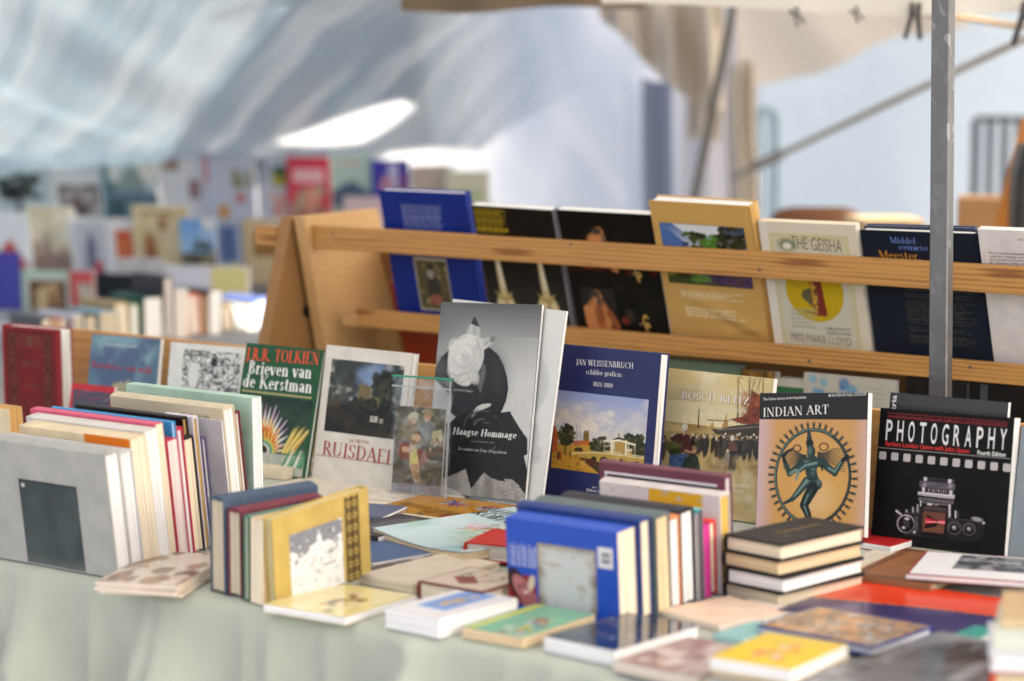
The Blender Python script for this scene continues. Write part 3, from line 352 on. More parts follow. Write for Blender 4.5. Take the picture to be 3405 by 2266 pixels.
# ------------------------------------------------------------------ poses: measured position, turn, lean and size of every book (metres, degrees)
POSE = json.loads('''{"wb":{"o":[0.0525,4.0307,0.78],"yaw":39.6312,"lean":7.3042,"roll":0.3159,"w":0.2208,"h":0.269,"t":0.026,"tx":[["JAN WEISSENBRUCH",0.0481,0.2368,0.1678,0.2394,0.0098,"S",[240,240,238],0,0],["schilder-graficus",0.0708,0.2228,0.1458,0.2238,0.0083,"S",[240,240,238],0,0],["1822-1880",0.0875,0.2042,0.1288,0.2044,0.0072,"S",[240,240,238],0,0],["door",0.1022,0.0348,0.1125,0.0349,0.0036,"S",[240,240,238],0,0],["Willem Laanstra",0.0907,0.0284,0.1425,0.0297,0.0043,"S",[240,240,238],0,0]],"rc":{"p":[0.0113,0.0596,0.2039,0.1913]},"aff":[-0.0415,0.2738,0.2546,0.0249,0.0199,-0.2032]},"br":{"o":[0.2298,3.9775,0.78],"yaw":40.4075,"lean":11.4637,"roll":0.2588,"w":0.2159,"h":0.2359,"t":0.012,"tx":[["SIGISBERT CHRETIEN",0.0387,0.2052,0.1707,0.2084,0.0051,"S",[225,215,190],0,0],["BOSCH REITZ",0.0385,0.1867,0.1748,0.1894,0.0126,"S",[240,240,238],0,0],["SCHILDER EN WERELDREIZIGER",0.0391,0.173,0.1713,0.1752,0.0058,"S",[232,228,215],0,0],["ROND 1900",0.0811,0.1626,0.1292,0.1641,0.0061,"S",[232,228,215],0,0],["FERDINANDUSSE",0.1427,0.0526,0.1958,0.0552,0.0053,"S",[232,228,215],0,0],["LOKLAND",0.1573,0.0448,0.1859,0.0455,0.0053,"S",[232,228,215],0,0]],"aff":[-0.2693,0.2585,0.2447,0.0248,0.0303,-0.2007]},"ia":{"o":[0.3858,3.7639,0.78],"yaw":38.1166,"lean":10.7401,"roll":5.2544,"w":0.1946,"h":0.2229,"t":0.014,"tx":[["The Colour Library of Art Paperbacks",0.006,0.211,0.0848,0.2141,0.0042,"N",[240,240,238],0,0],["48 PLATES IN FULL COLOUR",0.1245,0.2164,0.1918,0.2187,0.0044,"N",[240,240,238],0,0],["INDIAN ART",0.0068,0.1846,0.1264,0.1902,0.0145,"S",[245,240,235],0,0]],"rc":{"p":[0.0007,0.0082,0.1945,0.1857]},"aff":[-0.0152,0.2388,0.1828,0.0023,0.0059,-0.1589]},"ph":{"o":[0.5591,3.7013,0.78],"yaw":33.7683,"lean":9.0344,"roll":0.7017,"w":0.2206,"h":0.2092,"t":0.024,"tx":[["ADAPTED FROM THE LIFE LIBRARY OF PHOTOGRAPHY",0.013,0.1961,0.2101,0.1968,0.0027,"N",[165,40,45],0,0],["PHOTOGRAPHY",0.0121,0.1602,0.2121,0.1601,0.0307,"P",[225,225,225],0,0],["Barbara London Upton with John Upton",0.0128,0.1511,0.1521,0.1501,0.0071,"N",[215,45,45],0,1],["Fourth Edition",0.1655,0.1494,0.2106,0.1493,0.0066,"N",[240,240,236],0,1]],"rc":{"l1":[0.0125,0.2011,0.2098,0.2019],"l2":[0.0131,0.1949,0.2102,0.1951],"l3":[0.0002,0.1461,0.2191,0.1474],"h0":[0.0036,0.1292,0.0157,0.1415],"h1":[0.2081,0.1273,0.2195,0.1395],"cam":[0.0351,0.0172,0.1878,0.108]},"aff":[-0.0258,0.2357,0.1854,0.0164,0.0138,-0.1729]},"hh":{"o":[-0.1515,4.1278,0.78],"yaw":44.9017,"lean":10.4351,"roll":3.2201,"w":0.2416,"h":0.3299,"t":0.006,"tx":[["Haagse Hommage",0.0571,0.1025,0.2094,0.1036,0.0119,"S",[240,240,236],0.22,1],["Asset in het Haagse",0.0486,0.1772,0.0973,0.1765,0.0045,"S",[200,200,200],0.2,0],["De couture van Frans Hoogendoorn",0.074,0.0762,0.1907,0.0765,0.0056,"S",[210,210,210],0.2,0],["42 . WINTER 1995-96 . 29.90",0.104,0.092,0.1597,0.0925,0.0022,"S",[190,190,190],0,0]],"rc":{"hat":[-0.0067,0.1407,0.1871,0.2511],"rose":[0.0195,0.1904,0.1233,0.2755],"leaf":[0.0625,0.2713,0.1049,0.3083],"leaf2":[0.1054,0.249,0.1452,0.2725],"body":[0.0317,0.0082,0.25,0.1542]},"aff":[-0.0275,0.3377,0.3296,0.0157,0.0292,-0.2338]},"ru":{"o":[-0.3573,4.2424,0.78],"yaw":35.1851,"lean":10.6328,"roll":-0.3916,"w":0.1918,"h":0.2414,"t":0.022,"tx":[["JACOB VAN",0.0753,0.074,0.1203,0.0751,0.0061,"S",[170,60,50],0,0],["RUISDAEL",0.0182,0.0472,0.1791,0.0447,0.0244,"S",[165,45,40],0,0]],"rc":{"p":[0.016,0.0889,0.1792,0.2178],"l":[0.0042,0.0447,0.1719,0.0452]}},"to":{"o":[-0.5176,4.3458,0.78],"yaw":37.4677,"lean":13.6522,"roll":0.2303,"w":0.1869,"h":0.2336,"t":0.012,"tx":[["J.R.R. TOLKIEN",0.0036,0.2026,0.1817,0.2067,0.0223,"S",[225,80,40],0,1],["Brieven van",0.0147,0.1779,0.1681,0.1803,0.0238,"S",[240,240,236],0,1],["de Kerstman",0.0056,0.1525,0.174,0.1544,0.0238,"S",[240,240,236],0,1]],"rc":{"l":[-0.0014,0.1465,0.1825,0.1466],"p":[-0.0025,0.0049,0.2084,0.1419]}},"bw":{"o":[-0.6661,4.5362,0.78],"yaw":40.1684,"lean":9.1667,"roll":1.4114,"w":0.1993,"h":0.2099,"t":0.01,"rc":{"p":[0.0385,0.1186,0.1937,0.1983]}},"bo":{"o":[-0.8414,4.6784,0.78],"yaw":37.1355,"lean":9.5409,"roll":0.999,"w":0.1896,"h":0.2081,"t":0.01,"tx":[["Broeden op een wolk",0.0085,0.1426,0.1742,0.1405,0.0135,"S",[170,60,75],0,1]],"rc":{"s":[0.0414,0.1873,0.129,0.1922]}},"rd":{"o":[-1.0196,4.8075,0.78],"yaw":34.0748,"lean":-0.3517,"roll":0.4576,"w":0.1615,"h":0.2112,"t":0.034},"sr":{"o":[-0.8599,4.5857,0.78],"yaw":37.768,"lean":10.9951,"roll":0.6767,"w":0.1194,"h":0.1254,"t":0.006},"zb":{"o":[-0.2134,4.0806,0.786],"yaw":30.193,"lean":6.516,"roll":0.5849,"w":0.1172,"h":0.203,"t":0.001},"kv":{"o":[-0.2073,4.0926,0.787],"yaw":28.7346,"lean":8.108,"roll":0.4295,"w":0.0981,"h":0.147,"t":0.004,"tx":[["KUNST DEM VOLK",0.0137,0.0043,0.0759,0.0065,0.006,"S",[205,195,200],0,0]],"rc":{"p":[-0.0003,0.0174,0.0931,0.1468]}},"hb":{"o":[-0.1454,4.1358,0.78],"yaw":44.9017,"lean":10.4351,"roll":0,"w":0.2709,"h":0.3353,"t":0.006},"pb":{"o":[0.5743,3.726,0.78],"yaw":33.7683,"lean":9.0344,"roll":0,"w":0.196,"h":0.2299,"t":0.01},"re":{"o":[0.7501,3.588,0.78],"yaw":33.7683,"lean":12.0344,"roll":0,"w":0.142,"h":0.1989,"t":0.012},"A1":{"o":[-0.7886,3.5922,0.78],"yaw":36,"lean":-7,"roll":0,"w":0.27,"h":0.1866,"t":0.03,"rc":{"p":[0.0823,0.0023,0.2044,0.1318]}},"A2":{"o":[-0.7559,3.6077,0.78],"yaw":36,"lean":-7,"roll":0,"w":0.25,"h":0.1844,"t":0.026},"A3":{"o":[-0.7292,3.6225,0.78],"yaw":36,"lean":-7,"roll":0,"w":0.2345,"h":0.1999,"t":0.033,"rc":{"o":[0.1392,0.1841,0.2326,0.2014]}},"A4":{"o":[-0.7261,3.6632,0.78],"yaw":36,"lean":-7,"roll":0,"w":0.2507,"h":0.2072,"t":0.026},"A5":{"o":[-0.7257,3.6971,0.78],"yaw":36,"lean":-7,"roll":0,"w":0.2664,"h":0.2143,"t":0.016},"A6":{"o":[-0.6505,3.6643,0.78],"yaw":36,"lean":-7,"roll":0,"w":0.19,"h":0.1871,"t":0.02},"A7":{"o":[-0.6985,3.7259,0.78],"yaw":36,"lean":-7,"roll":0,"w":0.2557,"h":0.212,"t":0.008},"A8":{"o":[-0.6325,3.6898,0.78],"yaw":36,"lean":-7,"roll":0,"w":0.18,"h":0.2006,"t":0.014},"A9":{"o":[-0.6201,3.7,0.78],"yaw":36,"lean":-7,"roll":0,"w":0.17,"h":0.1817,"t":0.026},"A10":{"o":[-0.6699,3.7704,0.78],"yaw":36,"lean":-7,"roll":0,"w":0.229,"h":0.2091,"t":0.012},"A11":{"o":[-0.5182,3.677,0.78],"yaw":36,"lean":-7,"roll":0,"w":0.06,"h":0.2089,"t":0.012},"A12":{"o":[-0.6223,3.7695,0.78],"yaw":36,"lean":-7,"roll":0,"w":0.2,"h":0.1744,"t":0.01},"A13":{"o":[-0.5067,3.6998,0.78],"yaw":36,"lean":-7,"roll":0,"w":0.0999,"h":0.2042,"t":0.003},"A14":{"o":[-0.6169,3.7854,0.78],"yaw":36,"lean":-7,"roll":0,"w":0.2402,"h":0.2221,"t":0.026},"A15":{"o":[-0.5621,3.7799,0.78],"yaw":36,"lean":-7,"roll":0,"w":0.19,"h":0.2129,"t":0.012},"A16":{"o":[-0.6152,3.8352,0.78],"yaw":36,"lean":-1,"roll":0,"w":0.2692,"h":0.2295,"t":0.022},"B1":{"o":[-0.4031,3.3289,0.78],"yaw":-41.5521,"lean":-0.0057,"roll":0.1728,"w":0.1651,"h":0.1364,"t":0.036},"B2":{"o":[-0.3778,3.3075,0.78],"yaw":-44.6662,"lean":-0.5683,"roll":0.5236,"w":0.151,"h":0.1241,"t":0.03},"B3":{"o":[-0.3656,3.289,0.78],"yaw":-48.3326,"lean":-1.45,"roll":0.6864,"w":0.1434,"h":0.1212,"t":0.01},"B4":{"o":[-0.3436,3.2681,0.78],"yaw":-47.0344,"lean":-2.2153,"roll":0.9336,"w":0.0762,"h":0.1206,"t":0.026},"B5":{"o":[-0.3248,3.2611,0.78],"yaw":-46.8856,"lean":-4.2601,"roll":6.5673,"w":0.18,"h":0.1267,"t":0.018,"rc":{"p":[0.0292,-0.001,0.1278,0.0958],"o":[0.1339,-0.0049,0.1608,0.1231]}},"C1":{"o":[-0.004,3.2557,0.78],"yaw":36,"lean":-4,"roll":0,"w":0.1833,"h":0.1283,"t":0.042,"rc":{"s":[0.0512,0.0102,0.1478,0.0998],"b":[0.1518,0.0769,0.1753,0.1062],"f":[-0.0011,0.0082,0.0468,0.0506],"t":[0.0012,0.0624,0.049,0.0956]}},"C2":{"o":[0.0116,3.2982,0.78],"yaw":36,"lean":-4,"roll":0,"w":0.2033,"h":0.1381,"t":0.026},"C3":{"o":[0.0352,3.3152,0.78],"yaw":36,"lean":-4,"roll":0,"w":0.2013,"h":0.1392,"t":0.036},"C4":{"o":[0.0544,3.3477,0.78],"yaw":36,"lean":-4,"roll":0,"w":0.2,"h":0.1295,"t":0.03},"C5":{"o":[0.073,3.3732,0.78],"yaw":36,"lean":-4,"roll":0,"w":0.2005,"h":0.1348,"t":0.034},"C6":{"o":[0.0948,3.4014,0.78],"yaw":36,"lean":-4,"roll":0,"w":0.2,"h":0.1242,"t":0.01},"C7":{"o":[0.1052,3.408,0.78],"yaw":36,"lean":-4,"roll":0,"w":0.1942,"h":0.1303,"t":0.012},"C8":{"o":[0.1316,3.4056,0.78],"yaw":36,"lean":-4,"roll":0,"w":0.17,"h":0.1049,"t":0.018},"C9":{"o":[0.1415,3.4225,0.78],"yaw":36,"lean":-4,"roll":0,"w":0.17,"h":0.1071,"t":0.018},"C10":{"o":[0.132,3.4536,0.78],"yaw":36,"lean":-4,"roll":0,"w":0.2028,"h":0.1423,"t":0.028,"rc":{"y":[0.0911,0.1217,0.1688,0.1418]}},"C11":{"o":[0.1335,3.4891,0.78],"yaw":36,"lean":-4,"roll":0,"w":0.2131,"h":0.1644,"t":0.02,"rc":{"p":[0.0096,0.1514,0.2004,0.1525]}},"D4":{"o":[0.3681,3.239,0.871],"yaw":44.2956,"w":0.1837,"h":0.1024,"t":0.021,"lie":1},"F0":{"o":[-0.4674,3.3101,0.798],"yaw":75.422,"w":0.2148,"h":0.1238,"t":0.018,"lie":1},"F1":{"o":[-0.2219,3.1536,0.791],"yaw":56.5801,"w":0.1593,"h":0.1405,"t":0.011,"lie":1},"F2":{"o":[-0.0945,3.0793,0.806],"yaw":49.8648,"w":0.158,"h":0.0969,"t":0.026,"lie":1},"F3":{"o":[0.0144,3.022,0.796],"yaw":53.3028,"w":0.1617,"h":0.099,"t":0.016,"lie":1},"F4":{"o":[0.128,2.9355,0.801],"yaw":48.9562,"w":0.1733,"h":0.1157,"t":0.021,"lie":1},"F5":{"o":[0.2219,2.8331,0.794],"yaw":49.8956,"w":0.1574,"h":0.1272,"t":0.014,"lie":1},"F6":{"o":[0.3265,2.7482,0.826],"yaw":56.2661,"w":0.1462,"h":0.1097,"t":0.016,"lie":1},"M1":{"o":[-0.0651,3.8316,0.786],"yaw":56.0019,"w":0.1524,"h":0.2028,"t":0.006,"lie":1,"tx":[["PENNSYLVANIA",0.0493,0.1848,0.0199,0.0509,0.0229,"S",[60,40,15],0.15,0],["STENCILS",0.009,0.1253,-0.0019,0.0545,0.0212,"S",[60,40,15],0.15,0]]},"M2":{"o":[-0.0686,3.5026,0.804],"yaw":38.3319,"w":0.28,"h":0.2385,"t":0.014,"lie":1,"tx":[["ROBINSON",0.1899,0.2374,0.2112,0.1143,0.0294,"S",[20,20,22],0.1,1],["THE FANTASTIC",0.2272,0.255,0.2467,0.1854,0.0178,"S",[40,40,42],0.1,0],["CHARLES",0.2162,0.2493,0.2299,0.1987,0.0175,"S",[40,40,42],0.1,0]]},"M3":{"o":[0.0461,3.4956,0.812],"yaw":67.6805,"w":0.1103,"h":0.1263,"t":0.028,"lie":1},"M4":{"o":[-0.2052,3.5009,0.79],"yaw":40.145,"w":0.2,"h":0.2,"t":0.01,"lie":1},"M5":{"o":[-0.2059,3.6537,0.797],"yaw":50.8019,"w":0.16,"h":0.0961,"t":0.016,"lie":1},"M6":{"o":[-0.1811,3.4307,0.786],"yaw":41.2977,"w":0.1545,"h":0.0959,"t":0.006,"lie":1},"M7":{"o":[-0.1396,3.3387,0.794],"yaw":50.0448,"w":0.1881,"h":0.1064,"t":0.014,"lie":1},"M8":{"o":[-0.0402,3.2245,0.809],"yaw":52.8012,"w":0.1183,"h":0.1135,"t":0.026,"lie":1},"M9":{"o":[-0.1291,3.9711,0.784],"yaw":61.7334,"w":0.1062,"h":0.2479,"t":0.004,"lie":1},"M10":{"o":[-0.2092,3.8423,0.791],"yaw":69.2621,"w":0.1,"h":0.1,"t":0.005,"lie":1},"R1":{"o":[0.5764,3.6158,0.79],"yaw":49.8511,"w":0.1,"h":0.16,"t":0.01,"lie":1},"R2":{"o":[0.5877,3.3244,0.796],"yaw":58.3532,"w":0.2176,"h":0.1282,"t":0.016,"lie":1},"R3":{"o":[0.7484,3.2857,0.806],"yaw":70.6198,"w":0.1634,"h":0.203,"t":0.008,"lie":1},"R4":{"o":[0.6011,3.0494,0.788],"yaw":57.8229,"w":0.242,"h":0.286,"t":0.008,"lie":1},"R6":{"o":[0.4526,2.9569,0.8],"yaw":49.4848,"w":0.1437,"h":0.1774,"t":0.012,"lie":1},"R7":{"o":[0.4624,2.6313,0.808],"yaw":47.2271,"w":0.3325,"h":0.1932,"t":0.006,"lie":1},"R8":{"o":[0.5765,2.9795,0.801],"yaw":51.7713,"w":0.0853,"h":0.0357,"t":0.012,"lie":1},"R9":{"o":[0.2731,3.1158,0.789],"yaw":38.0059,"w":0.13,"h":0.12,"t":0.009,"lie":1},"R10":{"o":[0.2982,3.0369,0.79],"yaw":48.8748,"w":0.09,"h":0.0491,"t":0.01,"lie":1},"M12":{"o":[-0.3998,4.2337,0.8],"yaw":62.5258,"w":0.12,"h":0.14,"t":0.02,"lie":1},"M13":{"o":[-0.2469,3.8828,0.783],"yaw":56.9754,"w":0.2475,"h":0.3049,"t":0.003,"lie":1},"R11":{"o":[0.3376,3.1572,0.786],"yaw":48.1455,"w":0.0899,"h":0.0909,"t":0.006,"lie":1},"R12":{"o":[0.5695,3.4645,0.783],"yaw":58.1676,"w":0.1272,"h":0.1003,"t":0.003,"lie":1},"rb1":{"o":[-0.235,4.984,0.9929],"yaw":36.5357,"lean":-13.4654,"roll":0.086,"w":0.2211,"h":0.2682,"t":0.022,"rc":{"b":[0.0515,0.19,0.159,0.24],"p":[0.0636,0.0144,0.1495,0.1272]}},"rb2":{"o":[-0.0381,4.8171,0.9931],"yaw":36.6022,"lean":-17.0865,"roll":-0.6488,"w":0.1943,"h":0.2525,"t":0.02,"rc":{"b":[0.0045,0.196,0.0816,0.2488],"g1":[0.0241,-0.0012,0.0621,0.1407],"g2":[0.126,0.0049,0.1685,0.1401]}},"rb3":{"o":[0.1305,4.6991,0.9922],"yaw":36.6501,"lean":-17.6924,"roll":-0.2474,"w":0.2161,"h":0.2537,"t":0.02,"rc":{"m1":[0.0366,0.1135,0.1832,0.2183],"m2":[0.0231,-0.0003,0.1019,0.0951],"g1":[0.1577,0.1172,0.1725,0.1428],"g2":[0.1565,0.0101,0.1736,0.0417]}},"rb4":{"o":[0.3083,4.5763,0.9872],"yaw":36.6532,"lean":-19.2043,"roll":-0.7788,"w":0.2167,"h":0.2898,"t":0.03,"rc":{"p":[0.0156,0.1248,0.1993,0.2473],"b1":[0.0363,0.0955,0.1789,0.1148],"b2":[0.0406,0.0558,0.1783,0.078],"c":[0.0115,0.0008,0.0424,0.0169]}},"rb5":{"o":[0.4881,4.434,0.9859],"yaw":36.6085,"lean":-15.6707,"roll":0.3615,"w":0.1992,"h":0.2545,"t":0.016,"tx":[["THE GEISHA",0.0645,0.2042,0.1669,0.2008,0.0252,"N",[96,72,52],0,-1],["MISS MARIE LLOYD",0.0375,0.0249,0.1616,0.0226,0.0148,"N",[100,76,56],0,-1],["CHARLES WILMOTT",0.1107,0.0498,0.1639,0.0507,0.0056,"N",[120,115,100],0,0],["GEORGE LE BRUNN",0.1134,0.0415,0.1636,0.0417,0.0056,"N",[120,115,100],0,0]],"rc":{"p":[0.0182,0.002,0.1826,0.2325],"disc":[0.0389,0.0642,0.1588,0.1836]}},"rb6":{"o":[0.656,4.315,0.9875],"yaw":36.6017,"lean":-15.5513,"roll":0.7308,"w":0.2226,"h":0.2452,"t":0.02,"tx":[["Middel-",0.0577,0.223,0.1131,0.2225,0.0114,"S",[105,135,205],0,0],["eeuwse",0.073,0.211,0.1302,0.2107,0.0114,"S",[105,135,205],0,0],["Meester.",0.032,0.1942,0.115,0.1938,0.0139,"S",[205,145,45],0,0]],"rc":{"b":[0.0734,0.0348,0.2088,0.143]}},"rb7":{"o":[0.8435,4.185,0.989],"yaw":36.6338,"lean":-17.3223,"roll":0.4694,"w":0.1975,"h":0.2581,"t":0.016,"tx":[["The C",0.0717,0.2407,0.0882,0.2403,0.004,"N",[70,70,75],0,0],["The Complete Incomplete Series",0.015,0.2139,0.1035,0.2144,0.004,"N",[70,70,75],0,0],["together nineteen serial works",0.0153,0.2079,0.1038,0.2084,0.004,"N",[70,70,75],0,0],["photography by Dutch artist Bart",0.0156,0.2018,0.1042,0.2025,0.004,"N",[70,70,75],0,0],["Br, Haarlem, 1966). Each series",0.0159,0.1957,0.1045,0.1964,0.004,"N",[70,70,75],0,0]]},"rb8":{"o":[0.6688,4.3461,0.9845],"yaw":36.562,"lean":-14.4522,"roll":1.3187,"w":0.2138,"h":0.2518,"t":0.014},"rb9":{"o":[-0.2192,5.0377,0.8841],"yaw":36.574,"lean":-17.3408,"roll":1.4165,"w":0.1321,"h":0.1795,"t":0.014},"lb2":{"o":[0.2924,4.5827,0.78],"yaw":36.5,"lean":0,"roll":0,"w":0.1691,"h":0.1726,"t":0.02},"lb3":{"o":[0.4296,4.4687,0.78],"yaw":36.5,"lean":0,"roll":0,"w":0.0691,"h":0.1678,"t":0.03},"lb4":{"o":[0.4901,4.4426,0.78],"yaw":36.5,"lean":0,"roll":0,"w":0.0663,"h":0.1562,"t":0.02},"lb5":{"o":[0.5338,4.3791,0.78],"yaw":36.5,"lean":0,"roll":0,"w":0.1876,"h":0.1737,"t":0.012},"lb6":{"o":[0.7004,4.2559,0.78],"yaw":36.5,"lean":0,"roll":0,"w":0.1181,"h":0.1816,"t":0.03},"lb7":{"o":[0.8011,4.1876,0.78],"yaw":36.5,"lean":0,"roll":0,"w":0.1526,"h":0.1819,"t":0.03},"t1":{"o":[-1.8806,8.5997,0.9407],"yaw":12.0,"lean":-8,"roll":0,"w":0.2491,"h":0.2194,"t":0.012},"t2":{"o":[-1.6283,8.5461,0.9362],"yaw":12.0,"lean":-8,"roll":0,"w":0.208,"h":0.2448,"t":0.012},"t3":{"o":[-1.4277,8.5035,0.9419],"yaw":12.0,"lean":-8,"roll":0,"w":0.1822,"h":0.2334,"t":0.012},"t4":{"o":[-1.2286,8.4611,0.9417],"yaw":12.0,"lean":-8,"roll":0,"w":0.1627,"h":0.2557,"t":0.012},"t5":{"o":[-1.0589,8.4251,0.9473],"yaw":12.0,"lean":-8,"roll":0,"w":0.1622,"h":0.2311,"t":0.012},"t6":{"o":[-0.8802,8.3871,0.9536],"yaw":12.0,"lean":-8,"roll":0,"w":0.1025,"h":0.2116,"t":0.012},"t7":{"o":[-0.7677,8.3632,0.9559],"yaw":12.0,"lean":-8,"roll":0,"w":0.1392,"h":0.2106,"t":0.012},"t8":{"o":[-0.6226,8.3323,0.9611],"yaw":12.0,"lean":-8,"roll":0,"w":0.1431,"h":0.2196,"t":0.012},"t9":{"o":[-0.4722,8.3004,0.9675],"yaw":12.0,"lean":-8,"roll":0,"w":0.1189,"h":0.1906,"t":0.012},"t10":{"o":[-0.337,8.2716,0.9696],"yaw":12.0,"lean":-8,"roll":0,"w":0.12,"h":0.1688,"t":0.012},"t11":{"o":[-0.2233,8.2475,0.9716],"yaw":12.0,"lean":-8,"roll":0,"w":0.1406,"h":0.1505,"t":0.012},"s1":{"o":[-1.7401,7.9199,0.8025],"yaw":12.0,"lean":-8,"roll":0,"w":0.1607,"h":0.2013,"t":0.012},"s2":{"o":[-1.575,7.8848,0.8127],"yaw":12.0,"lean":-8,"roll":0,"w":0.1451,"h":0.2128,"t":0.012},"s3":{"o":[-1.4259,7.8531,0.814],"yaw":12.0,"lean":-8,"roll":0,"w":0.1337,"h":0.1733,"t":0.012},"s4":{"o":[-1.2916,7.8245,0.821],"yaw":12.0,"lean":-8,"roll":0,"w":0.0638,"h":0.1689,"t":0.012},"s5":{"o":[-1.214,7.808,0.8274],"yaw":12.0,"lean":-8,"roll":0,"w":0.1685,"h":0.2083,"t":0.012},"s6":{"o":[-1.0479,7.6427,0.8526],"yaw":12.0,"lean":-8,"roll":0,"w":0.1071,"h":0.1513,"t":0.012},"s7":{"o":[-0.9419,7.7502,0.8281],"yaw":12.0,"lean":-8,"roll":0,"w":0.0724,"h":0.1496,"t":0.012},"s8":{"o":[-0.8521,7.7311,0.7917],"yaw":12.0,"lean":-8,"roll":0,"w":0.1229,"h":0.2069,"t":0.012},"q1":{"o":[-1.5813,7.3361,0.734],"yaw":12.0,"lean":-3,"roll":0,"w":0.082,"h":0.1873,"t":0.012},"q2":{"o":[-1.4925,7.3172,0.751],"yaw":12.0,"lean":-3,"roll":0,"w":0.1521,"h":0.1137,"t":0.012},"q3":{"o":[-1.3345,7.2837,0.7554],"yaw":12.0,"lean":-3,"roll":0,"w":0.0689,"h":0.1134,"t":0.012},"q4":{"o":[-1.2617,7.2682,0.7451],"yaw":12.0,"lean":-3,"roll":0,"w":0.2326,"h":0.1152,"t":0.012},"q5":{"o":[-1.2241,7.4602,0.7514],"yaw":12.0,"lean":-3,"roll":0,"w":0.1446,"h":0.141,"t":0.012},"q6":{"o":[-1.0379,7.2206,0.7635],"yaw":12.0,"lean":-3,"roll":0,"w":0.2364,"h":0.126,"t":0.012},"q7":{"o":[-0.5655,8.1202,0.9731],"yaw":12.0,"lean":-3,"roll":0,"w":0.1344,"h":0.0648,"t":0.012},"e0":{"o":[-1.3277,6.3615,0.745],"yaw":46.0,"lean":-3,"roll":0,"w":0.155,"h":0.0946,"t":0.0296},"e1":{"o":[-1.3216,6.4016,0.745],"yaw":46.0,"lean":-1,"roll":0,"w":0.175,"h":0.0905,"t":0.0193},"e2":{"o":[-1.3218,6.4336,0.745],"yaw":46.0,"lean":1,"roll":0,"w":0.195,"h":0.0885,"t":0.0149},"e3":{"o":[-1.2675,6.4541,0.745],"yaw":46.0,"lean":-3,"roll":0,"w":0.165,"h":0.0929,"t":0.03},"e4":{"o":[-1.2598,6.4954,0.745],"yaw":46.0,"lean":-1,"roll":0,"w":0.185,"h":0.0899,"t":0.0407},"e5":{"o":[-1.2074,6.5124,0.745],"yaw":46.0,"lean":1,"roll":0,"w":0.155,"h":0.0937,"t":0.0667},"e6":{"o":[-1.1822,6.5736,0.745],"yaw":46.0,"lean":-3,"roll":0,"w":0.175,"h":0.112,"t":0.0427},"e7":{"o":[-1.1639,6.6266,0.745],"yaw":46.0,"lean":-1,"roll":0,"w":0.195,"h":0.1031,"t":0.0261},"e8":{"o":[-1.1129,6.6401,0.745],"yaw":46.0,"lean":1,"roll":0,"w":0.165,"h":0.1195,"t":0.0401},"e9":{"o":[-1.0985,6.6872,0.745],"yaw":46.0,"lean":-3,"roll":0,"w":0.185,"h":0.1196,"t":0.0279},"e10":{"o":[-1.0564,6.689,0.745],"yaw":46.0,"lean":-1,"roll":0,"w":0.155,"h":0.172,"t":0.028},"e11":{"o":[-1.0494,6.728,0.745],"yaw":46.0,"lean":1,"roll":0,"w":0.175,"h":0.1349,"t":0.0469},"e12":{"o":[-1.0284,6.7822,0.745],"yaw":46.0,"lean":-3,"roll":0,"w":0.195,"h":0.114,"t":0.0409},"e13":{"o":[-0.9771,6.7945,0.745],"yaw":46.0,"lean":-1,"roll":0,"w":0.165,"h":0.1105,"t":0.0221},"e14":{"o":[-0.9728,6.8288,0.745],"yaw":46.0,"lean":1,"roll":0,"w":0.185,"h":0.1206,"t":0.0412},"e15":{"o":[-0.9173,6.8458,0.745],"yaw":46.0,"lean":-5,"roll":0,"w":0.155,"h":0.0763,"t":0.0367},"e16":{"o":[-0.902,6.8918,0.745],"yaw":46.0,"lean":-3,"roll":0,"w":0.175,"h":0.0692,"t":0.0368},"e17":{"o":[-0.8874,6.9366,0.745],"yaw":46.0,"lean":0,"roll":0,"w":0.195,"h":0.0696,"t":0.037},"e18":{"o":[-0.8377,6.9454,0.745],"yaw":46.0,"lean":-6,"roll":0,"w":0.165,"h":0.0787,"t":0.0598},"A17":{"o":[-0.9726,4.1708,0.78],"yaw":36,"lean":-4,"roll":0,"w":0.15,"h":0.1515,"t":0.03}}''')
def basis(p):
    o = Vector(p['o'])
    if p.get('lie'):
        a = R(p['yaw']); u = Vector((math.cos(a), math.sin(a), 0)); n = Vector((0, 0, 1)); tx, ty = p.get('tilt', (0, 0))
        v = n.cross(u)
    else:
        y, l, r = R(p['yaw']), R(p['lean']), R(p['roll'])
        u0 = Vector((math.cos(y), -math.sin(y), 0)); n0 = Vector((-math.sin(y), -math.cos(y), 0)); k = Vector((0, 0, 1))
        v0 = math.cos(l) * k - math.sin(l) * n0; n = math.cos(l) * n0 + math.sin(l) * k
        u = math.cos(r) * u0 + math.sin(r) * v0; v = -math.sin(r) * u0 + math.cos(r) * v0
    return Matrix(((u.x, v.x, n.x, o.x), (u.y, v.y, n.y, o.y), (u.z, v.z, n.z, o.z), (0, 0, 0, 1)))
WHITE = (244, 243, 240); CREAM = (236, 222, 196); TAN = (222, 198, 160); AGED = (205, 192, 168)

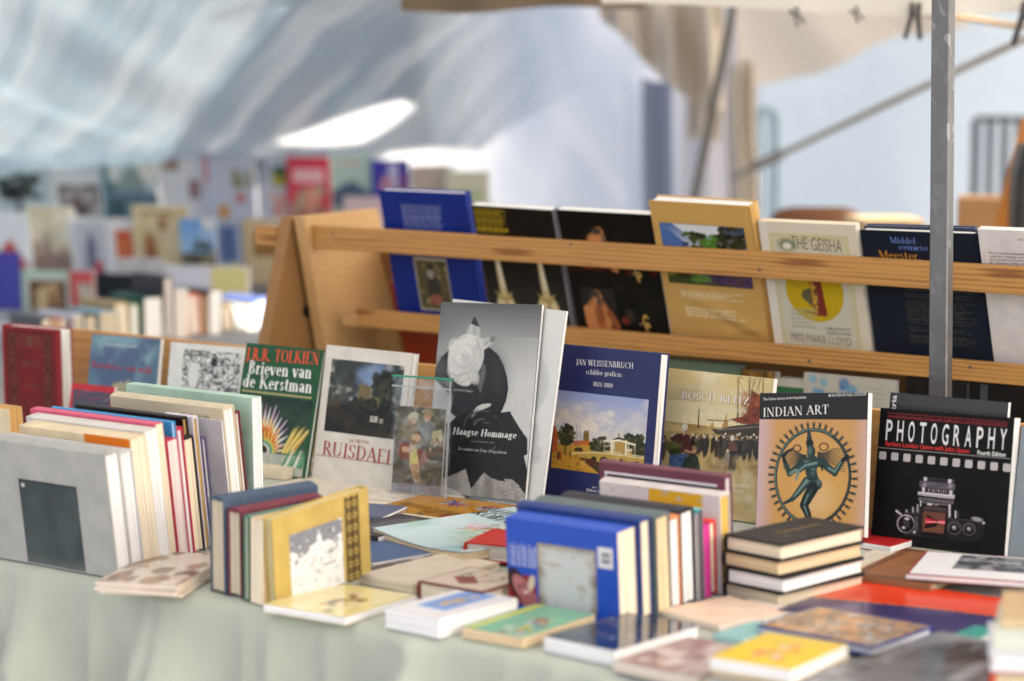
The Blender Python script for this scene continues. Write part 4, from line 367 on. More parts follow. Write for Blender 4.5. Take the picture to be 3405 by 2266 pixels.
def print_grid(name, art, x0, y0, x1, y1, z, root, rough=.35, spec=.28, bend=None):
    w, h = art.w, art.h; X, Y = np.meshgrid(np.linspace(x0, x1, w), np.linspace(y0, y1, h)); Z = np.full_like(X, z)
    if bend: Z = Z + bend(X, Y)
    v = np.stack([X, Y, Z], -1).reshape(-1, 3); i = np.arange(w * h).reshape(h, w)
    f = np.stack([i[:-1, :-1], i[:-1, 1:], i[1:, 1:], i[1:, :-1]], -1).reshape(-1, 4)
    me = bpy.data.meshes.new(name); me.vertices.add(len(v)); me.vertices.foreach_set('co', v.ravel()); me.loops.add(f.size); me.loops.foreach_set('vertex_index', f.ravel().astype(np.int32))
    me.polygons.add(len(f)); me.polygons.foreach_set('loop_start', (np.arange(len(f)) * 4).astype(np.int32)); me.update(calc_edges=True)
    ca = me.color_attributes.new('print', 'FLOAT_COLOR', 'POINT'); c = np.ones((len(v), 4), np.float32); c[:, :3] = np.clip(art.a, 0, .95).reshape(-1, 3) * .95; ca.data.foreach_set('color', c.ravel())
    if bend: me.polygons.foreach_set('use_smooth', [True] * len(f))
    me.materials.append(printed(rough, spec)); o = bpy.data.objects.new(name, me); COL.objects.link(o); o.parent = root; return o

def book(key, name, label, cover, pg=WHITE, spine='L', hard=True, cloth=False, arts=(), group=None, cat='book', spine_rgb=None, text=True, rough=.4, cover_label=None, bend=None, back_rgb=None, spec=.28):
    p = POSE[key] if isinstance(key, str) else key; w, h, t = p['w'], p['h'], p['t']
    root = empty(name, basis(p), label, cat, group)
    if not p.get('lie'): pass
    bt = min(.0026, t * .2) if hard else min(.0007, t * .15)
    cm = linen(cover) if cloth else paper(cover, rough, spec=spec); sm = (linen(spine_rgb) if cloth else paper(spine_rgb, rough)) if spine_rgb else cm
    ov = .0025 if hard else .0; swap = spine == 'T'; sx = 1 if spine in 'RT' else 0; W0, H0 = w, h
    if swap: w, h = h, w
    def turn(mb):
        if swap: mb.v = [(b, a, c) for a, b, c in mb.v]; mb.f = [f[::-1] for f in mb.f]
        return mb
    m = MB(); m.box(0, w, 0, h, -bt, 0); m.box(0, w, 0, h, -t, -t + bt)
    # spine: slightly rounded strip
    bulge = (.12 * t if hard else .02 * t); N = 6; e0 = w if sx else 0; sg = 1 if sx else -1; outer = []; inner = []
    for i in range(N + 1):
        a = i / N; zz = -t * a; b_ = bulge * math.sin(math.pi * a) + .0004; outer.append((e0 + sg * b_, zz)); inner.append((e0 - sg * bt * 1.2, zz if 0 < i < N else (-bt * 1.01 if i == 0 else -t + bt * 1.01)))
    for i in range(N):
        q = [outer[i], outer[i + 1], inner[i + 1], inner[i]]; vs = [(a, 0, b_) for a, b_ in q] + [(a, h, b_) for a, b_ in q]
        m.add(vs, [(3, 2, 1, 0), (4, 5, 6, 7)] + [(k, (k + 1) % 4, 4 + (k + 1) % 4, 4 + k) for k in range(4)], 1)
    if bend:
        # cut the boards finely so that they can curl
        m2 = MB(); n_ = 14
        m2.grid(lambda a, b_: (a * w, b_ * h, bend(a * w, b_ * h)), n_, n_); m2.grid(lambda a, b_: (a * w, b_ * h, -bt + bend(a * w, b_ * h)), n_, n_)
        m2.grid(lambda a, b_: (a * w, b_ * h, -t + bend(a * w, b_ * h)), n_, n_); c = turn(m2).build('cover', [cm, sm], root, smooth=True)
    else: c = turn(m).build('cover', [cm, sm], root, bevel=.0007 if t > .006 else 0)
    if cover_label: c['label'] = cover_label
    # page block, its long edge a little hollow on hard books
    x0, x1 = (bt * 1.3, w - ov - .0003) if not sx else (ov + .0003, w - bt * 1.3); y0, y1 = ov + .0002, h - ov - .0002; z0, z1 = -t + bt * 1.02, -bt * 1.02
    b = MB(); K = 6; hol = .0022 if hard and t > .015 else .0; prof = []
    for i in range(K + 1):
        a = i / K; zz = z0 + (z1 - z0) * a; d = hol * math.sin(math.pi * a); prof.append(((x1 - d) if not sx else (x0 + d), zz))
    poly = ([(x0, z0)] + prof + [(x0, z1)]) if not sx else ([(x1, z0)] + prof + [(x1, z1)])
    if bend:
        e = lambda x, y, zz: (x, y, zz + bend(x, y)); n_ = 14
        for yy in (y0, y1): b.grid(lambda a, q: e(x0 + (x1 - x0) * a, yy, z0 + (z1 - z0) * q), n_, 2)
        for xx in (x0, x1): b.grid(lambda a, q: e(xx, y0 + (y1 - y0) * a, z0 + (z1 - z0) * q), n_, 2)
    else: b.prism(poly, y0, y1, axis=1)
    turn(b).build('page_block', pages(pg), root)
    w, h = W0, H0
    for it in arts:
        rect, art, nm = it[:3]; r_ = it[3] if len(it) > 3 else rough
        if rect is None: rect = (.0006, .0006, w - .0006, h - .0006)
        print_grid(nm, art, *rect, .0004 + (it[4] if len(it) > 4 else 0), c, r_, spec, bend)
    if text and p.get('tx'):
        by = {}
        for s in p['tx']: by.setdefault((s[6] == 'P' or s[5] > .008, tuple(s[7])), []).append(s)
        for (big, col), ss in by.items():
            mb = MB()
            for s in ss: lettering(mb, s, .0009)
            if bend: mb.v = [(a, b_, z_ + bend(a, b_)) for a, b_, z_ in mb.v]
            mb.build('title_lettering' if big else 'small_lettering', ink(col), c)
    return root, c
def rcn(key, k):
    """a measured rectangle as fractions of the cover"""
    p = POSE[key]; x0, y0, x1, y1 = p['rc'][k]; return x0 / p['w'], y0 / p['h'], x1 / p['w'], y1 / p['h']
def sub(key, k): return tuple(POSE[key]['rc'][k])

# ------------------------------------------------------------------ pictures
def landscape(seed, sky1, sky2, ground, greens, hor=.4, trees=12, w=100, h=80):
    s = Art(w, h, ground, seed); s.grad(sky1, sky2, hor, 1); s.cloud((235, 230, 220), hor + .1, 1, 4, .5, .75); s.cloud(greens[0], 0, hor, 9, .45, .7)
    for i in range(trees):
        x = s.r.random(); y = hor + s.r.uniform(-.08, .1); s.blobs(9, x - .07, y - .03, x + .07, y + .1, .02, .06, greens, .9)
    return s
def zart(key, rect, w, h, col, seed):
    """a canvas that can be painted in the coordinates in which the cover was measured"""
    s = Art(w, h, col, seed); c = POSE[key]['aff']; x0, y0, x1, y1 = rect; W_, H_ = x1 - x0, y1 - y0; s.asp = H_ / W_; kx, ky = abs(c[2]) / 1000 / W_, abs(c[5]) / 1000 / H_
    s.P = lambda p: ((c[0] + c[2] * p[0] / 1000 + c[4] * p[1] / 1000 - x0) / W_, (c[1] + c[3] * p[0] / 1000 + c[5] * p[1] / 1000 - y0) / H_)
    s.zpoly = lambda pts, col, al=1: s.poly([s.P(p) for p in pts], col, al)
    s.zpath = lambda pts, r0, r1, col: s.path([s.P(p) for p in pts], r0 * kx, r1 * kx, col)
    s.zell = lambda cx, cy, rx, ry, col, soft=.1, rot=0, al=1: s.ell(*s.P((cx, cy)), rx * kx, ry * ky, col, soft, rot, al)
    s.zring = lambda cx, cy, rx, ry, th, col, a0=None, a1=None: s.ring(*s.P((cx, cy)), rx * kx, ry * ky, th, col, a0, a1)
    def zb(n, xa, ya, xb, yb, r0, r1, cols, al=.85, soft=.4):
        for i in range(n): rr = s.r.uniform(r0, r1); s.zell(s.r.uniform(xa, xb), s.r.uniform(ya, yb), rr, rr * s.r.uniform(.7, 1.2), s.r.choice(cols), soft, 0, al)
    def zt(cx, cy, rx, ry, n, r0, r1, cols, al=.9):      # a leafy crown: dabs inside an ellipse
        for i in range(n): t = 6.283 * s.r.random(); q = s.r.random() ** .5; rr = s.r.uniform(r0, r1); s.zell(cx + rx * q * math.cos(t), cy + ry * q * math.sin(t), rr, rr * .8, s.r.choice(cols), .4, 0, al)
    s.zb, s.zt = zb, zt; return s
def a_canal():
    s = zart('wb', sub('wb', 'p'), 190, 170, (190, 146, 52), 3); T_ = [(28, 36, 16), (44, 52, 22), (66, 66, 28), (88, 80, 34), (22, 28, 12)]
    yh = s.P((500, 900))[1]; s.grad((150, 164, 214), (226, 218, 210), yh, 1); s.cloud((216, 208, 208), yh + .1, 1, 4, .48, .75, .7)
    s.zb(26, 180, 590, 370, 700, 18, 44, [(238, 226, 210), (226, 214, 204), (206, 200, 206)], .75, .7); s.zb(18, 390, 650, 500, 760, 16, 36, [(240, 230, 214), (228, 218, 208)], .75, .7); s.zb(14, 510, 620, 640, 760, 14, 34, [(226, 218, 216), (234, 226, 218)], .6, .8); s.zb(24, 170, 720, 880, 820, 14, 40, [(230, 222, 210), (222, 214, 206)], .5, .9)
    s.zpoly([(140, 720), (165, 725), (185, 800), (180, 930), (130, 950)], (196, 90, 40)); s.zpoly([(300, 880), (470, 850), (480, 960), (300, 960)], (206, 160, 56)); s.zpoly([(310, 850), (440, 842), (470, 880), (315, 885)], (206, 104, 50)); s.zpoly([(392, 850), (396, 790), (402, 765), (436, 765), (442, 790), (442, 850)], (150, 118, 60)); s.zpoly([(400, 785), (436, 785), (434, 840), (402, 840)], (120, 96, 52)); s.zpoly([(310, 930), (330, 905), (385, 905), (392, 940)], (60, 52, 40))
    for x in (335, 345, 368): s.zpath([(x, 900), (x + 2, 720)], 2, 1, (110, 100, 84))
    s.zt(252, 800, 66, 88, 150, 8, 20, T_); s.zpath([(245, 870), (242, 960)], 5, 6, (50, 40, 24)); s.zt(535, 880, 84, 68, 130, 8, 18, T_); s.zt(765, 850, 48, 58, 90, 8, 18, T_); s.zt(845, 890, 50, 96, 120, 9, 20, T_); s.zt(480, 900, 30, 40, 40, 7, 14, T_)
    s.zpoly([(650, 860), (690, 820), (735, 855), (735, 960), (650, 960)], (186, 150, 76)); s.zpoly([(610, 845), (685, 815), (760, 850)], (84, 66, 44)); s.zell(683, 800, 9, 16, (150, 146, 128), .3)
    for x in (628, 742): s.zpath([(x, 970), (x, 850)], 8, 7, (240, 230, 198)); s.zpath([(x + 20, 970), (x + 20, 865)], 4, 4, (220, 206, 166))
    s.zpath([(562, 852), (690, 846), (815, 882)], 6, 6, (246, 238, 210)); s.zpath([(562, 856), (630, 842)], 4, 4, (240, 230, 198)); s.zpath([(570, 856), (568, 950)], 2, 2, (190, 170, 120)); s.zpath([(812, 884), (815, 975)], 2, 2, (226, 210, 164))
    s.zpoly([(275, 960), (500, 945), (880, 1000), (880, 1075), (560, 1030), (330, 985)], (192, 156, 72)); s.zpath([(300, 955), (480, 942), (620, 955), (880, 990)], 4, 4, (228, 208, 156)); s.zpath([(560, 930), (880, 975)], 2, 2, (232, 220, 180))
    for i in range(26): x = 470 + i * 16; s.zpath([(x, 930 + i * 1.7), (x, 948 + i * 1.7)], 1.4, 1.4, (226, 208, 164))
    for x, y, r_ in ((480, 1000, 24), (562, 1010, 34), (690, 1030, 40), (825, 1045, 32)): s.zell(x, y, r_, r_ * .95, (40, 28, 16), .1)
    s.zpoly([(660, 975), (690, 975), (690, 1075), (660, 1065)], (206, 170, 84)); s.zpoly([(755, 985), (778, 988), (778, 1085), (755, 1080)], (200, 164, 80)); s.zpoly([(300, 975), (345, 970), (520, 1110), (560, 1170), (100, 1170), (110, 960), (240, 965)], (204, 150, 48)); s.zpoly([(350, 985), (470, 1000), (560, 1040), (640, 1060), (900, 1090), (900, 1180), (590, 1180), (480, 1080)], (64, 46, 24)); s.zpoly([(370, 995), (460, 1005), (500, 1040), (470, 1050), (400, 1020)], (90, 38, 22)); s.zb(40, 130, 970, 420, 1100, 5, 16, [(176, 122, 36), (220, 168, 66), (150, 104, 34)], .5)
    s.zpath([(187, 950), (187, 990)], 9, 12, (60, 34, 28)); s.zpath([(203, 945), (204, 990)], 8, 10, (190, 56, 40)); s.zpath([(285, 940), (285, 970)], 5, 6, (50, 40, 30)); s.zpath([(400, 1015), (402, 1045)], 5, 6, (206, 176, 110)); s.zb(14, 560, 900, 860, 985, 3, 6, [(200, 90, 50), (60, 50, 40), (236, 220, 180)], .9); s.mix(s.nz(34, 9) * .16, (60, 45, 20)); return s
def a_harbour():
    p = POSE['br']; s = zart('br', (.0006, .0006, p['w'] - .0006, p['h'] - .0006), 190, 210, (196, 170, 112), 5); yh = s.P((1400, 730))[1]
    s.grad((222, 200, 140), (240, 224, 180), yh, 1); s.cloud((176, 162, 130), .78, 1, 3, .45, .75, .5); s.cloud((238, 224, 188), yh, 1, 5, .5, .8, .5); s.zpoly([(950, 700), (1020, 680), (1130, 715), (1250, 730), (1250, 770), (950, 770)], (222, 194, 136)); s.cloud((166, 134, 82), 0, yh, 8, .5, .75, .4); s.cloud((214, 198, 156), 0, yh - .12, 6, .5, .75, .25)
    for x, ya, yb in ((1658, 335, 700), (1750, 325, 690), (1856, 330, 700), (1340, 560, 740), (1560, 640, 760)): s.zpath([(x, ya), (x - 8, yb)], 3, 6, (70, 52, 38))
    for i in range(12): s.zpath([(1640 + 16 * i, 700), (1650 + s.r.uniform(-20, 200), 345)], 1.2, 1, (104, 84, 60))
    s.zpath([(1670, 335), (1700, 350)], 4, 2, (150, 90, 60)); s.zpoly([(1430, 745), (1500, 760), (1560, 735), (1840, 705), (1850, 830), (1480, 800)], (72, 62, 52)); s.zpoly([(1420, 745), (1450, 690), (1462, 745)], (196, 156, 84)); s.zpoly([(1520, 745), (1560, 650), (1580, 740)], (186, 144, 80)); s.zpath([(1410, 680), (1590, 690)], 4, 3, (90, 70, 44)); s.zpath([(1500, 760), (1830, 735)], 5, 4, (120, 116, 110))
    s.zpoly([(1762, 438), (1800, 470), (1835, 480), (1845, 700), (1760, 715), (1680, 712), (1585, 675), (1690, 655), (1740, 600), (1755, 530)], (140, 66, 42)); s.zb(34, 1690, 470, 1840, 700, 8, 30, [(118, 52, 34), (162, 84, 52), (96, 44, 32), (176, 100, 62)], .55)
    for i in range(95):
        x = s.r.uniform(990, 1840); d_ = s.r.random(); y = 830 + 70 * d_; hh = 95 + 40 * d_; k = s.r.choice([(42, 38, 34), (60, 50, 44), (74, 66, 56), (52, 54, 52)]) if x > 1260 else s.r.choice([(120, 104, 80), (96, 84, 68), (74, 64, 54)])
        s.zell(x, y + hh * .35, 15, hh * .5, k, .3); s.zell(x, y - hh * .05, 13, hh * .25, k, .3); s.zell(x, y - hh * .33, 8, 10, (170, 140, 112), .4); s.zell(x, y - hh * .4, 9, 9, s.r.choice([(222, 214, 198), (52, 46, 42), (110, 92, 70)]), .4)
    s.zpoly([(1095, 965), (1245, 955), (1268, 1110), (1080, 1095)], (76, 100, 140)); s.zb(40, 1090, 975, 1255, 1100, 6, 16, [(62, 86, 126), (104, 126, 160), (46, 66, 104), (84, 108, 146)], .7); s.zpoly([(1145, 805), (1195, 785), (1262, 800), (1278, 900), (1270, 950), (1215, 950), (1165, 920)], (88, 48, 50)); s.zb(24, 1160, 800, 1265, 940, 6, 14, [(104, 60, 60), (66, 38, 42), (80, 50, 54)], .7)
    s.zpath([(1155, 815), (1090, 850), (1115, 915)], 14, 10, (70, 50, 44)); s.zpath([(1095, 845), (1118, 905)], 11, 9, (186, 138, 104)); s.zpoly([(1052, 880), (1110, 852), (1200, 880), (1190, 935), (1105, 960), (1075, 930)], (98, 104, 62)); s.zpoly([(1075, 925), (1190, 900), (1195, 945), (1110, 970)], (62, 66, 42)); s.zell(1231, 768, 20, 28, (190, 146, 112), .2); s.zell(1222, 735, 24, 28, (232, 226, 210), .25); s.zell(1238, 776, 8, 3, (120, 80, 66), .5); s.zpath([(1210, 750), (1212, 800)], 7, 5, (224, 216, 198))
    s.zpoly([(1250, 985), (1290, 965), (1330, 975), (1352, 1110), (1180, 1110), (1215, 1000)], (50, 60, 54)); s.zb(26, 1210, 985, 1340, 1100, 6, 16, [(60, 72, 64), (40, 48, 44), (72, 82, 74)], .6); s.zell(1300, 928, 18, 26, (190, 148, 112), .2); s.zell(1300, 905, 20, 14, (156, 120, 82), .3); s.zpath([(1225, 930), (1280, 945)], 8, 7, (184, 136, 104))
    s.zpoly([(1582, 930), (1640, 930), (1632, 1095), (1572, 1090)], (44, 42, 42)); s.zpoly([(1580, 850), (1640, 860), (1650, 930), (1580, 935)], (112, 74, 66)); s.zell(1608, 828, 17, 22, (230, 224, 212), .25); s.zell(1642, 838, 13, 14, (206, 156, 90), .3); s.zell(1645, 862, 16, 20, (60, 52, 56), .3); s.zpoly([(1548, 950), (1590, 955), (1578, 1060), (1532, 1060)], (150, 142, 126)); s.zpoly([(1535, 1050), (1570, 1050), (1562, 1085), (1530, 1085)], (136, 56, 50)); s.zell(1570, 932, 13, 17, (206, 184, 150), .3); s.zpath([(1545, 1085), (1530, 1125)], 5, 4, (120, 70, 56)); s.zpath([(1600, 1095), (1570, 1125)], 5, 4, (60, 50, 46))
    s.zb(40, 1400, 1000, 1820, 1120, 8, 40, [(132, 104, 66), (206, 186, 140), (110, 92, 66)], .3, .9); s.zb(30, 1400, 1120, 1800, 1420, 14, 60, [(210, 194, 152), (160, 134, 90), (226, 214, 180)], .35, .9); s.mix(s.nz(36, 4) * .16, (70, 58, 40)); return s
def a_ruin():
    s = Art(120, 120, (40, 36, 28), 9); s.grad((104, 124, 150), (150, 154, 152), .45, 1); s.cloud((62, 66, 66), .5, 1, 3, .42, .62); s.cloud((188, 186, 178), .5, 1, 5, .58, .8); s.ell(.6, .8, .2, .16, (132, 158, 200), .8, al=.8)
    s.blobs(130, .62, .4, 1.02, .9, .02, .07, [(34, 38, 26), (50, 52, 34), (66, 64, 40), (26, 28, 20)], .85); s.rect(.42, .42, .58, .68, (112, 98, 68)); s.poly([(.42, .6), (.44, .76), (.47, .66), (.5, .74), (.52, .64), (.58, .7), (.58, .42), (.42, .42)], (126, 108, 74)); s.rect(.6, .4, .72, .54, (112, 100, 64)); s.ell(.66, .42, .035, .08, (44, 40, 30))
    s.cloud((78, 64, 42), 0, .44, 7, .45, .7); s.blobs(60, 0, 0, 1, .42, .02, .08, [(30, 28, 20), (46, 40, 28), (58, 50, 34), (22, 20, 16)], .7); s.ell(.1, .55, .02, .1, (150, 150, 140), .9, 25, .5); s.blobs(40, .36, .36, .66, .5, .015, .04, [(44, 46, 30), (60, 58, 36), (32, 34, 24)], .85); s.blobs(50, 0, .38, .3, .8, .02, .06, [(44, 48, 40), (62, 66, 56), (80, 84, 74)], .6); s.rect(.62, .2, .72, .28, (190, 186, 172)); s.rect(.64, .22, .67, .27, (140, 140, 132)); s.rect(.74, .19, .79, .26, (160, 156, 142)); s.mix(s.nz(26, 3) * .3, (30, 26, 20)); return s
def a_family():
    s = Art(110, 170, (80, 66, 46), 11); s.cloud((112, 98, 66), .5, 1, 5, .4, .7); s.cloud((58, 46, 30), 0, 1, 6, .5, .7); s.blobs(60, .5, .6, 1, 1, .02, .07, [(72, 70, 40), (96, 88, 52), (52, 48, 30)], .7)
    s.ell(.3, .68, .16, .2, (122, 104, 78), .2); s.ell(.34, .5, .2, .2, (132, 116, 88), .2); s.ell(.36, .84, .08, .06, (196, 156, 120), .3); s.ell(.36, .88, .11, .055, (178, 164, 126), .3, 10); s.ell(.68, .66, .14, .18, (86, 78, 76), .2, -8); s.ell(.64, .88, .075, .06, (176, 132, 96), .3); s.ell(.64, .935, .13, .025, (150, 120, 74), .3, -8); s.ell(.64, .96, .075, .03, (146, 116, 70), .3)
    s.poly([(.72, .44), (.98, .6), (.94, .74), (.76, .7)], (178, 168, 122)); s.ell(.44, .6, .1, .05, (204, 164, 126), .3); s.ell(.2, .52, .12, .07, (110, 104, 104), .3); s.ell(.24, .42, .16, .12, (126, 58, 42), .3); s.ell(.52, .34, .2, .12, (132, 62, 44), .3); s.ell(.38, .5, .06, .045, (200, 160, 124), .3); s.ell(.4, .53, .07, .035, (150, 110, 66), .3)
    s.poly([(.32, .46), (.46, .46), (.54, .22), (.34, .2)], (206, 190, 104)); s.seg((.4, .22), (.48, .04), .05, .03, (190, 146, 108)); s.seg((.48, .22), (.56, .02), .05, .03, (182, 138, 102)); s.seg((.2, .44), (.36, .43), .04, .03, (196, 152, 116)); s.cloud((110, 96, 50), 0, .16, 8, .45, .7); s.blobs(26, .75, .4, 1, .6, .015, .03, [(132, 62, 46), (80, 70, 42)], .7); s.mix(s.nz(24, 5) * .2, (40, 30, 20)); s.a = s.a * 1.35; return s
def a_dancer():
    """a bronze dancer in a ring of flames on an ochre ground"""
    p = POSE['ia']; s = zart('ia', (.0004, .0004, p['w'] - .0004, min(p['tx'][2][2], p['tx'][2][4]) - .0035), 230, 250, (206, 156, 96), 13); X, Y = s.X, s.Y; s.mix(np.clip(1 - X / .17, 0, 1) * .95, (210, 182, 190)); s.mix(np.clip((X - .86) / .14, 0, 1) * .8, (208, 176, 170)); s.zell(640, 1050, 330, 400, (214, 166, 82), 1.2, al=.8); s.zell(640, 1150, 160, 170, (224, 190, 146), 1, al=.6)
    B = (42, 62, 62); Dk = (22, 31, 33); Lt = (112, 140, 132); cx, cy, rx, ry = 602, 935, 365, 462
    for i in range(44):
        a = 2 * math.pi * (i + .25) / 44; c, sn = math.cos(a), math.sin(a); p0 = (cx + rx * 1.02 * c, cy + ry * 1.02 * sn); q = (cx + (rx + 46) * c, cy + (ry + 46) * sn); s.zpath([p0, q], 8, 6, Dk); s.zell(cx + (rx + 42) * c, cy + (ry + 42) * sn, 15, 15, B, .3)
        for d in (-.5, -.18, .15, .5): s.zpath([q, (q[0] + 34 * math.cos(a + d), q[1] + 34 * math.sin(a + d))], 6, 1.5, Dk if d < 0 else B)
    for th, col in ((.05, Dk), (.034, B)): s.zring(cx, cy, rx, ry, th, col)
    s.zring(cx - 4, cy - 4, rx, ry, .012, Lt, 60, 270)
    for i in range(9):
        s.zpath([(655 + 30 * j, 690 + 9 * i - .012 * j * j * (14 - 3 * i) * 3 + 14 * math.sin(j * .9 + i * .15) + i * j * 1.3) for j in range(10)], 5, 3, Dk if i % 2 else B); s.zpath([(545 - 29 * j, 715 + 7 * i - 4 * j + 12 * math.sin(j * .9 + 1 + i * .12) + i * j * 1.8) for j in range(9)], 5, 3, Dk if i % 2 else B)
    s.zring(450, 655, 38, 32, .22, Dk); s.zring(714, 642, 42, 36, .2, Dk); s.zpath([(410, 660), (350, 690), (330, 720)], 10, 16, Dk)
    s.zpath([(568, 490), (571, 560), (578, 630)], 16, 34, B); s.zell(575, 600, 38, 34, Dk, .3); s.zell(590, 690, 42, 62, B, .15); s.zell(580, 680, 18, 44, Lt, .9, al=.5); s.zell(604, 700, 10, 4, Dk, .5); s.zpath([(600, 740), (602, 780)], 24, 26, B)
    s.zpath([(490, 800), (600, 785), (690, 790)], 40, 36, B); s.zpath([(600, 790), (588, 880), (612, 965)], 60, 50, B); s.zell(540, 805, 46, 30, Lt, .8, 10, .6); s.zell(610, 860, 22, 60, Lt, .9, al=.4); s.zpath([(540, 870), (640, 890)], 3, 3, Dk)
    s.zpath([(690, 790), (820, 898), (900, 775)], 38, 20, B); s.zpath([(900, 775), (938, 742)], 18, 26, Dk); s.zpath([(760, 850), (820, 885), (880, 790)], 10, 6, Lt); s.zpath([(490, 810), (376, 905), (325, 780)], 34, 20, B); s.zpath([(440, 870), (385, 905)], 12, 14, Lt); s.zpath([(325, 780), (310, 730), (345, 700)], 18, 12, Dk); s.zpath([(670, 800), (530, 832), (462, 885)], 34, 18, B); s.zpath([(640, 800), (530, 825), (465, 880)], 12, 8, Lt); s.zpath([(462, 885), (440, 970)], 18, 7, Lt); s.zpath([(690, 830), (698, 870)], 12, 8, Dk)
    s.zell(630, 1010, 68, 62, B, .12); s.zpath([(630, 1005), (545, 985), (470, 1080), (405, 1155)], 52, 22, B); s.zpath([(545, 975), (480, 1060), (420, 1130)], 14, 7, Lt); s.zpath([(400, 1160), (325, 1198)], 20, 12, B); s.zell(548, 985, 26, 24, Lt, .9, al=.5); s.zpath([(605, 1050), (545, 1160), (518, 1215), (555, 1300), (580, 1420)], 54, 26, Dk); s.zpath([(590, 1070), (535, 1175)], 18, 12, B); s.zpath([(560, 1110), (522, 1200)], 7, 6, Lt); s.zpath([(522, 1225), (555, 1310)], 7, 5, Lt); s.zell(665, 990, 22, 36, Lt, 1, al=.4); s.zpath([(560, 960), (660, 945)], 4, 4, Dk); return s
def a_camera():
    s = zart('ph', sub('ph', 'cam'), 210, 165, (20, 19, 19), 17); G1 = (206, 200, 208); G2 = (126, 120, 128); G3 = (72, 68, 72); Bk = (14, 13, 13)
    s.zpoly([(490, 800), (790, 800), (775, 1040), (480, 1010)], (44, 41, 45)); s.zpoly([(560, 775), (715, 780), (715, 800), (560, 800)], (56, 53, 57)); s.zpath([(585, 772), (700, 780)], 4, 4, G2); s.zpath([(580, 797), (700, 803)], 2, 2, G3)
    for x0, x1, ya, yb in ((510, 552, 765, 822), (722, 772, 785, 845), (495, 532, 875, 930), (735, 776, 900, 955), (478, 500, 990, 1050), (730, 758, 1030, 1145)):
        for k, g in ((0, 90), (.18, 190), (.4, 226), (.66, 150), (.86, 80)): a = x0 + (x1 - x0) * k; s.zpoly([(a, ya), (a + (x1 - x0) * .24, ya), (a + (x1 - x0) * .24, yb), (a, yb)], (g, g - 5, g + 2))
    s.zpoly([(478, 822), (796, 850), (790, 912), (474, 874)], (76, 70, 80))
    for i in range(26): x = 484 + i * 12; y = 824 + i * 1.1; s.zpoly([(x, y), (x + 6, y), (x + 5, y + 50), (x - 1, y + 50)], (164, 156, 170) if 1 < i < 5 or 20 < i < 24 else (112, 104, 118))
    for i in range(8): x = 555 + i * 22; s.zpoly([(x, 890 + i * 2), (x + 9, 890 + i * 2), (x + 9, 920 + i * 2), (x, 920 + i * 2)], G2 if i % 2 else (170, 164, 172))
    s.zpoly([(465, 918), (790, 950), (785, 986), (462, 948)], (178, 171, 182)); s.zpath([(470, 925), (785, 957)], 4, 4, (230, 224, 232)); s.zpoly([(463, 966), (785, 1000), (781, 1032), (460, 996)], (62, 58, 64))
    for i in range(24): x = 470 + i * 13; y = 968 + i * 1.35; s.zpoly([(x, y), (x + 6, y), (x + 6, y + 26), (x, y + 26)], (128, 120, 132))
    s.zpoly([(496, 1005), (728, 1032), (722, 1300), (488, 1285)], (28, 26, 28)); s.zpath([(500, 1012), (726, 1036)], 4, 4, G2); s.zpoly([(545, 1020), (588, 1024), (586, 1042), (544, 1038)], G1); s.zpoly([(600, 1026), (650, 1030), (648, 1046), (600, 1042)], G2); s.zpath([(500, 1075), (720, 1098)], 3, 3, G3); s.zpoly([(520, 1046), (715, 1066), (712, 1090), (515, 1072)], (80, 64, 62))
    s.zpoly([(508, 1090), (710, 1110), (690, 1290), (500, 1272)], (112, 70, 60)); s.zpoly([(545, 1122), (640, 1178), (640, 1222), (522, 1248), (528, 1200)], (30, 20, 20)); s.zpoly([(530, 1168), (545, 1150), (640, 1180), (640, 1192), (530, 1206)], (206, 44, 62)); s.zpoly([(650, 1168), (704, 1176), (700, 1206), (650, 1200)], (230, 84, 104)); s.zpath([(532, 1184), (700, 1192)], 3, 3, (246, 190, 190)); s.zpath([(520, 1250), (640, 1250), (640, 1200)], 2, 2, (150, 110, 60))
    s.zpoly([(268, 1130), (345, 1100), (495, 1112), (490, 1302), (340, 1296), (285, 1270), (266, 1190)], (40, 38, 40)); s.zpath([(345, 1104), (490, 1116)], 3, 3, G3); s.zpath([(272, 1092), (312, 1122)], 10, 7, G1); s.zell(355, 1205, 82, 84, (110, 104, 110), .06); s.zell(358, 1206, 68, 70, (22, 21, 22), .06); s.zring(355, 1205, 77, 79, .05, (190, 183, 192), 20, 250); s.zpoly([(335, 1160), (390, 1160), (385, 1240), (330, 1235)], (66, 61, 66)); s.zell(366, 1160, 22, 12, G1, .4); s.zell(335, 1240, 16, 12, G1, .4, 30); s.zpath([(345, 1130), (400, 1140)], 3, 3, G1)
    for i in range(9): s.zpoly([(440, 1140 + i * 14), (462, 1142 + i * 14), (461, 1148 + i * 14), (440, 1146 + i * 14)], G2)
    for x0, ya in ((352, 1078), (410, 1055), (452, 1030)): s.zpoly([(x0, ya), (x0 + 32, ya + 3), (x0 + 32, 1106), (x0, 1104)], G3); s.zpath([(x0 + 8, ya + 4), (x0 + 8, 1100)], 4, 4, G1)
    s.zpoly([(725, 1150), (900, 1160), (1000, 1175), (1046, 1210), (1045, 1290), (1010, 1330), (960, 1362), (740, 1338), (715, 1300)], (34, 32, 34)); s.zpath([(728, 1154), (1000, 1176)], 3, 3, G3)
    for cx, cy, r_ in ((785, 1235, 62), (913, 1245, 58)): s.zell(cx, cy, r_, r_, (92, 87, 92), .06); s.zell(cx, cy, r_ * .86, r_ * .86, (24, 23, 24), .06); s.zring(cx, cy, r_ * .7, r_ * .7, .06, G2, 0, 200); s.zell(cx, cy, r_ * .34, r_ * .34, G2, .2); s.zell(cx - 4, cy - 4, r_ * .16, r_ * .16, G1, .4)
